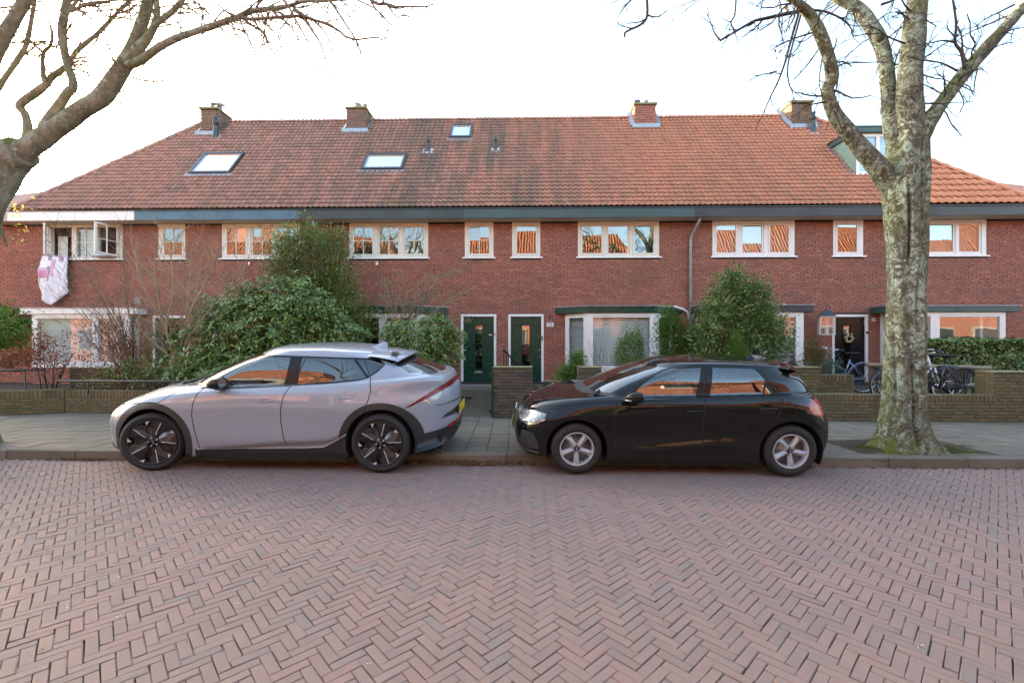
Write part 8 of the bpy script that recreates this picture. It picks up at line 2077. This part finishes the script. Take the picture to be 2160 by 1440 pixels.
for pts, w0, w1, kd in (([(155, 138), (185, 138), (220, 148)], 3, 1.5, 1), ([(277, 163), (310, 172), (345, 172), (385, 173)], 3, 1, 4), ([(310, 172), (330, 190), (345, 205)], 1.5, .8, 1), ([(270, 172), (280, 190), (281, 210)], 1.5, .8, 0), ([(137, 5), (170, 25), (200, 45), (215, 70), (228, 100), (240, 125)], 3, 1, 7), ([(185, -5), (215, 25), (235, 35), (280, 5)], 3, 1.5, 5), ([(150, 25), (180, 12), (225, 5), (260, -10)], 4, 2, 5), ([(0, 18), (40, 12), (80, 5), (120, 0)], 3, 1, 4), ([(440, -10), (470, 20), (500, 40), (540, 60)], 3, 1.5, 5), ([(380, 10), (420, 15), (440, 30)], 2, .8, 3)):
    poly_twig(tw, pts, LY - .2, w0, w1, O, kids=kd, L=.3)
for key, nn, L_ in (('main', 8, .5), ('f2', 16, .6), ('right', 38, .6), ('v1', 18, .5), ('l2', 26, .5), ('l3', 8, .4), ('far', 8, .5), ('far2', 14, .45), ('v1b', 8, .5), ('f3', 14, .6)): sub_twigs(tw, *LB2[key], nn, L_, -.35, .0100, rng=(.3, 1.0), depth=2)
tw.build('twigs', M['twig'], t2, kind='stuff')
cr = MB()
for key in ('main', 'f2', 'f3', 'v1', 'far', 'far2', 'l2'):
    P, rr = LB2[key]; m_ = len(P)
    for k in range(4): branch(cr, P[m_ - 1 - k % 2], (P[-1] - P[-2]).normalized() + Vector((random.gauss(0, .45), random.gauss(0, .5), random.uniform(.2, .9))), random.uniform(.9, 2.0), rr[-1] * random.uniform(.4, .75), 3, 3, n=6, seg=5, spread=.6)
cr.build('upper_branches', M['bark2'], t2, kind='stuff')
C = np.array([(pt(x + random.gauss(0, 9), y + random.gauss(0, 12), LY) - O)[:] for x, y in ((30, 450), (45, 475), (35, 500), (160, 120), (55, 440)) for _ in range(8)]); leaves('withered_leaves', C, np.random.normal(0, 1, C.shape), .06, .03, leaf_mat('pale withered leaf', [(0, (.45, .28, .10)), (1, (.6, .42, .2))], .6, .2, .4), t2, kind='stuff')

# ---------------------------------------------------------------- the other side of the street (behind the camera; seen in glass and paint)
M['hedge_added'] = plain('added hedge green', (.035, .055, .02), .9, var=.6, scale=14, bump=1.0)
M['oppane'] = plain('dim window pane', (.05, .06, .07), .6, spec=.1)
def opposite(x0, x1, yf, lab, chim):
    h = thing('opposite_house', lab, 'house', ((x0 + x1) / 2, yf, 0), 0, 'houses across the street'); w = (x1 - x0) / 2
    m = MB(); m.box(-w, w, -8, 0, -.05, 5.3); m.build('wall', M['brick'], h)
    m = MB(); m.add([(-w - .3, .6, 5.0), (w + .3, .6, 5.0), (w - 2.2, -3.6, 10.2), (-w + 2.2, -3.6, 10.2), (-w - .3, -8.6, 5.0), (w + .3, -8.6, 5.0)], [(0, 3, 2, 1), (3, 4, 5, 2), (0, 4, 3), (1, 2, 5)]); m.build('roof', corr, h)
    m = MB(); m.box(-w - .3, w + .3, .5, .62, 4.98, 5.2); m.build('gutter', M['fas_grey'], h)
    for i in range(int(w * 2 / 3)):
        x = -w + 1.5 + i * 3; m = MB(); m.box(x - .8, x + .8, .0, .06, 3.7, 4.9); f = m.build('window', M['white'], h); q_ = MB(); q_.box(x - .7, x + .7, .0601, .0605, 3.8, 4.8); q_.box(x - .8, x + .8, .0601, .0605, 1.1, 2.5); q_.build('room', M['darkroom'], h); m = MB(); m.box(x - .7, x + .7, .061, .07, 3.8, 4.8); m.build('pane', M['oppane'], f)
        m = MB(); m.box(x - .9, x + .9, .0, .0600, 1.0, 2.6); f = m.build('window', M['interior'], h); m = MB(); m.box(x - .8, x + .8, .061, .07, 1.1, 2.5); m.build('pane', M['oppane'], f)
    if chim: m = MB(); m.box(chim - .4, chim + .4, -3.9, -3.2, 9.6, 11.2); m.build('chimney', M['brick'], h)
def corr_mat():
    t = NT('orange pantiles'); p = t.pos(); w = t.new('ShaderNodeTexWave'); w.wave_type = 'BANDS'; w.bands_direction = 'X'; w.inputs['Scale'].default_value = 1.45; w.inputs['Distortion'].default_value = .3; t.l.new(p, w.inputs['Vector'])
    w2 = t.new('ShaderNodeTexWave'); w2.bands_direction = 'Z'; w2.inputs['Scale'].default_value = 1.1; t.l.new(p, w2.inputs['Vector'])
    h = t.math('ADD', w.outputs['Fac'], t.math('MULTIPLY', w2.outputs['Fac'], .4)); t.bump(h, 1.0, .09)
    c = t.mix(t.maprange(w.outputs['Fac'], .0, .45), (.14, .04, .02), (.34, .125, .065)); return t.fin(c, .8)
corr = corr_mat()
opposite(-34, -9.0, -6.2, 'house across the street on the left', -3); opposite(-8.2, 8.0, -6.2, 'house across the street in the middle', 2); opposite(8.6, 40, -6.2, 'house across the street on the right', 0)
m = MB(); m.box(-60, 60, -6.1, -3.0, -.04, .12); m.build('far_pavement', M['slab'], kind='structure')
for (x0_, x1_, lab) in ((-22, -9.6, 'hedge added across the street on the left to darken reflections'), (-8.4, -.6, 'hedge added across the street left of the middle to darken reflections'), (.6, 8.2, 'hedge added across the street right of the middle to darken reflections'), (9.4, 30, 'hedge added across the street on the right to darken reflections')):
    t = thing('hedge', lab, 'hedge', ((x0_ + x1_) / 2, -4.6, .1), 0); m = MB(); m.cs = True; w_ = (x1_ - x0_) / 2; n_ = int(w_ * 8)  # unseen hedge, added so that panes and car paint reflect something dark
    pr = [(.35, 0), (.40, .6), (.38, 1.2), (.30, 1.75), (0, 1.85), (-.3, 1.75), (-.38, 1.0), (-.35, 0)]
    m.grid([[(-w_ + 2 * w_ * i / n_, y_ + .06 * noise.noise(Vector((i * .9, z_ * 4, x0_))), z_ + .08 * noise.noise(Vector((i * .8, y_ * 3, x0_))) * (z_ > .5)) for i in range(n_ + 1)] for y_, z_ in pr[::-1]]); m.build('foliage', M['hedge_added'], t)
for i, (x, y, lab) in enumerate(((2.6, -3.4, 'bare tree across the street on the right'), (-6.5, -3.4, 'bare tree across the street on the left'), (9.6, -3.4, 'bare tree across the street far right'))):
    t = thing('street_tree', lab, 'tree', (x, y, .1), i * 2.0); m = MB(); random.seed(40 + i)
    P, rr = limb(m, [Vector(v) for v in ((0, 0, -.1), (.02, 0, 1.5), (.06, .05, 3.2), (.3, .0, 4.8), (.5, -.2, 6.6), (.9, 0, 8.6))], [.36, .24, .20, .16, .11, .05], n=14, sub=4, seed=i)
    for k in range(6):
        a = k * 1.05 + i; branch(m, P[10 + k], (math.cos(a), math.sin(a), .9), 3.4, .07, 3, 3, n=6, seg=6, spread=.6, bend=.14, shrink=.6)
    m.build('trunk', M['bark2'], t)
random.seed(99)
# ---------------------------------------------------------------- bicycles
def bike(label, loc, rz, fmat, lean=0.0, seatm=None, rimm=None, basket=None, hb='up', steer=0.0, front_only=False, mud=True, bag=None, tail=False, rw=.345, group=None, bars=None, chaincase=True):
    """x runs from rear (0) to front (1.08); stands on z=0"""
    t = thing('bicycle', label, 'bicycle', loc, rz, group); t.rotation_euler = (lean, 0, rz); rimm = rimm or M['alu']; seatm = seatm or M['black']
    WB = 1.08
    def wh(x, parent, ang=0):
        m = MB(); m.lathe([(rw - .034, -.011), (rw - .030, -.018), (rw - .012, -.021), (rw - .0, 0), (rw - .012, .021), (rw - .030, .018), (rw - .034, .011), (rw - .034, -.011)], 44, 'y'); w = m.build('wheel', M['tyre'], parent, loc=(x, 0, rw)); w.rotation_euler = (0, 0, ang)
        m = MB(); m.lathe([(rw - .034, -.012), (rw - .05, -.009), (rw - .05, .009), (rw - .034, .012)], 44, 'y'); m.build('rim', rimm, w)
        m = MB(); m.tube([(0, -.045, 0), (0, .045, 0)], .02, 8); m.build('hub', M['alu'], w)
        m = MB()
        for k in range(28):
            a = 2 * math.pi * k / 28; b = a + (.28 if k % 2 else -.28); sy = .03 if k % 4 < 2 else -.03; m.tube([(.02 * math.cos(b), sy, .02 * math.sin(b)), ((rw - .05) * math.cos(a), 0, (rw - .05) * math.sin(a))], .0016, 3, cap=False)
        m.build('spokes', M['alu'], w, kind='stuff'); return w
    wh(0, t)
    fk = obj('fork', None, t, (WB - .16, 0, .80)); 
    m = MB(); 
    for sy in (-.045, .045): m.tube([(.16 - .10, sy, -.10), (.10, sy, -.28), (.16, sy, -.80 + rw)], [.013, .012, .009], 8)
    m.tube([(-.045, 0, .16), (0, 0, 0), (.055, 0, -.09)], .016, 8); bpy.data.objects.remove(fk); fk = m.build('fork', fmat, t, loc=(WB - .16, 0, .80)); fk.rotation_euler = (0, 0, steer)
    wh(.16, fk); 
    for c in fk.children: c.location.z = rw - .80
    m = MB(); bb_ = Vector((.47, 0, .30)); st = Vector((.32, 0, .80)); hd = Vector((WB - .175, 0, .86)); hl_ = Vector((WB - .13, 0, .70)); ra = Vector((0, 0, rw))
    m.tube([hl_, hl_ * .5 + bb_ * .5 + Vector((0, 0, -.05)), bb_], .019, 10); m.tube([hd, hd * .45 + (bb_ * .4 + st * .6) * .55 + Vector((0, 0, -.06)), bb_ * .55 + st * .45], .016, 10); m.tube([bb_, st], .016, 10); m.tube([hl_ - Vector((.01, 0, .03)), hd + Vector((-.01, 0, .05))], .021, 10)
    for sy in (-.04, .04): m.tube([bb_ + Vector((0, sy, 0)), ra + Vector((0, sy * 1.2, 0))], .010, 8); m.tube([st + Vector((0, sy * .4, -.06)), ra + Vector((0, sy * 1.2, 0))], .009, 8)
    m.build('frame', fmat, t)
    m = MB(); m.tube([st, st + Vector((-.03, 0, .12))], .013, 8); m.cs = True
    P = []
    for j in range(7):
        q = j / 6; w = .02 + .075 * (1 - q) ** 1.2; P.append([(.16 + q * .27, -w, .93), (.16 + q * .27, -w * .8, .965), (.16 + q * .27, 0, .975 - .01 * q), (.16 + q * .27, w * .8, .965), (.16 + q * .27, w, .93), (.16 + q * .27, 0, .92)])
    m.grid(P); m.add(P[0], [(0, 1, 2, 3, 4, 5)]); m.add(P[-1], [(5, 4, 3, 2, 1, 0)]); m.build('saddle', seatm, t)
    hx = -.06; m = MB()
    if hb == 'up': m.tube([(hx, 0, .12), (hx - .02, 0, .22), (hx, -.06, .25), (hx + .02, -.18, .27), (hx - .08, -.26, .26), (hx - .20, -.28, .24)], .012, 8); m.tube([(hx - .02, 0, .22), (hx, .06, .25), (hx + .02, .18, .27), (hx - .08, .26, .26), (hx - .20, .28, .24)], .012, 8)
    else: m.tube([(hx, 0, .12), (hx, 0, .20), (hx + .02, -.3, .21)], .012, 8); m.tube([(hx, 0, .20), (hx + .02, .3, .21)], .012, 8)
    hbar = m.build('handlebar', bars or M['alu'], fk)
    for sy in (-1, 1): m = MB(); a_ = Vector((hx - .12, sy * .272, .252)) if hb == 'up' else Vector((hx + .015, sy * .2, .212)); b_ = Vector((hx - .23, sy * .283, .235)) if hb == 'up' else Vector((hx + .02, sy * .31, .21)); m.tube([a_, b_], .017, 8); m.build('grip', M['blackm'], hbar)
    if mud:
        for x, par in ((0, t), (.16, fk)):
            m = MB(); A = np.linspace(R(-20 if x == 0 else 20), R(215 if x == 0 else 190), 22) if x == 0 else np.linspace(R(10), R(200), 20); zc_ = rw if x == 0 else rw - .80
            if x == 0: A = math.pi - A
            v = []
            for a in A:
                for (dy, dr) in ((-.026, -.004), (0, .010), (.026, -.004)): v.append((x + (rw + .014 + dr) * math.cos(a), dy, zc_ + (rw + .014 + dr) * math.sin(a)))
            m.cs = True; m.add(v, [(i * 3 + k, i * 3 + k + 1, i * 3 + k + 4, i * 3 + k + 3) for i in range(len(A) - 1) for k in range(2)]); m.build('mudguard', fmat, par)
    m = MB(); m.tube([(-.28, -.05, .70), (.12, -.05, .70)], .006, 6); m.tube([(-.28, .05, .70), (.12, .05, .70)], .006, 6)
    for i in range(5): m.tube([(-.26 + i * .09, -.05, .70), (-.26 + i * .09, .05, .70)], .004, 5)
    for sy in (-.055, .055): m.tube([(-.18, sy, .70), (0, sy, rw)], .005, 6)
    m.build('carrier', M['blackm'], t)
    m = MB(); m.lathe([(0, -.004), (.085, -.004), (.09, 0), (.085, .004), (0, .004)], 24, 'y', (.47, -.05, .30)); m.tube([(.47, -.06, .30), (.55, -.08, .16)], .008, 6); m.tube([(.47, .06, .30), (.39, .08, .44)], .008, 6); m.box(.51, .60, -.13, -.07, .15, .17); m.box(.34, .43, .07, .13, .43, .45); m.build('crank', M['alu'], t)
    if chaincase: m = MB(); m.prism([(-.06, .29), (.50, .24), (.56, .30), (.50, .36), (-.04, .39), (-.09, .345)], -.062, -.047); m.build('chain_case', M['blackm'], t)
    if basket:
        m = MB(); P = []
        for j in range(6):
            z = .0 + j * .045; P.append([((.14 + .05 * j / 5) * math.cos(a) * 1.1 + .14, (.15 + .04 * j / 5) * math.sin(a), z) for a in np.linspace(0, 6.283, 21)])
        m.cs = True; m.grid(P); b = m.build('basket', basket, fk, loc=(0, 0, .02)); b.modifiers.new('w', 'WIREFRAME').thickness = .008
        m = MB(); m.lathe([(0, .02), (.13, .02), (.17, .2)], 20, 'z', (.14, 0, 0)); m.build('basket_lining', M['brownwk'], b)
    if bag: m = MB(); m.box(-.30, .06, -.20, -.06, .38, .72); m.box(-.30, .06, .06, .20, .38, .72); m.build('pannier_bag', bag, t, bevel=.02)
    if tail: m = MB(); m.prism([(-.40, .22), (-.33, .20), (-.31, .42), (-.37, .45)], -.03, .03); m.build('mud_flap', M['white'], t); m = MB(); m.box(-.33, -.30, -.05, .05, .60, .66); m.build('rear_light', M['lamp_red'], t)
    return t
M['brownwk'] = plain('brown wicker', (.10, .05, .035), .8, var=.3); M['lilac'] = plain('lilac blue bike paint', (.22, .25, .42), .3, .3, coat=.5); M['bikeblack'] = plain('black bike paint', (.015, .015, .016), .3, coat=.5); M['bikewhite'] = plain('white bike paint', (.65, .68, .66), .3, coat=.5)
# the lilac bicycle before the black door: front wheel to the left
b1 = bike('lilac blue bicycle with brown basket beside the black door, half hidden by the tree', (8.28, 10.75, .42), R(180) - .05, M['lilac'], lean=R(-4), basket=M['brownwk'], steer=R(-8), rw=.36)
b2 = bike('black bicycle with silver handlebar between the big tree and the right brick pier', (9.08, 9.12, .40), R(180) - .06, M['bikeblack'], lean=R(5), hb='up', bag=None, tail=True, steer=R(6), group='bicycles in the right front garden')
b3 = bike('white bicycle behind the big tree trunk at the right', (7.62, 9.25, .40), R(0), M['bikewhite'], lean=R(-4), hb='flat', chaincase=False, mud=False, group='bicycles in the right front garden')
b4 = bike('dark bicycle with black pannier bags by the right brick pier', (9.15, 9.6, .40), R(176), M['bikeblack'], lean=R(-3), bag=M['blackm'], group='bicycles in the right front garden')
b5 = bike('bicycle with pale handlebar standing behind the planter wall at the black door', (7.05, 11.6, .42), R(165), M['bikeblack'], lean=R(4), hb='up', group=None)
# reddish crate on the carrier of the black bicycle
rc_ = thing('red_crate', 'dark red crate at the right end of the bicycles', 'crate', (9.0, 9.3, .98)); m = MB(); m.box(-.10, .10, -.10, .10, 0, .02); m.box(-.10, .10, -.10, -.08, .02, .10); m.box(-.10, .10, .08, .10, .02, .10); m.box(-.10, -.08, -.08, .08, .02, .10); m.box(.08, .10, -.08, .08, .02, .10); m.build('shell', plain('dark red plastic', (.10, .012, .015), .5), rc_)
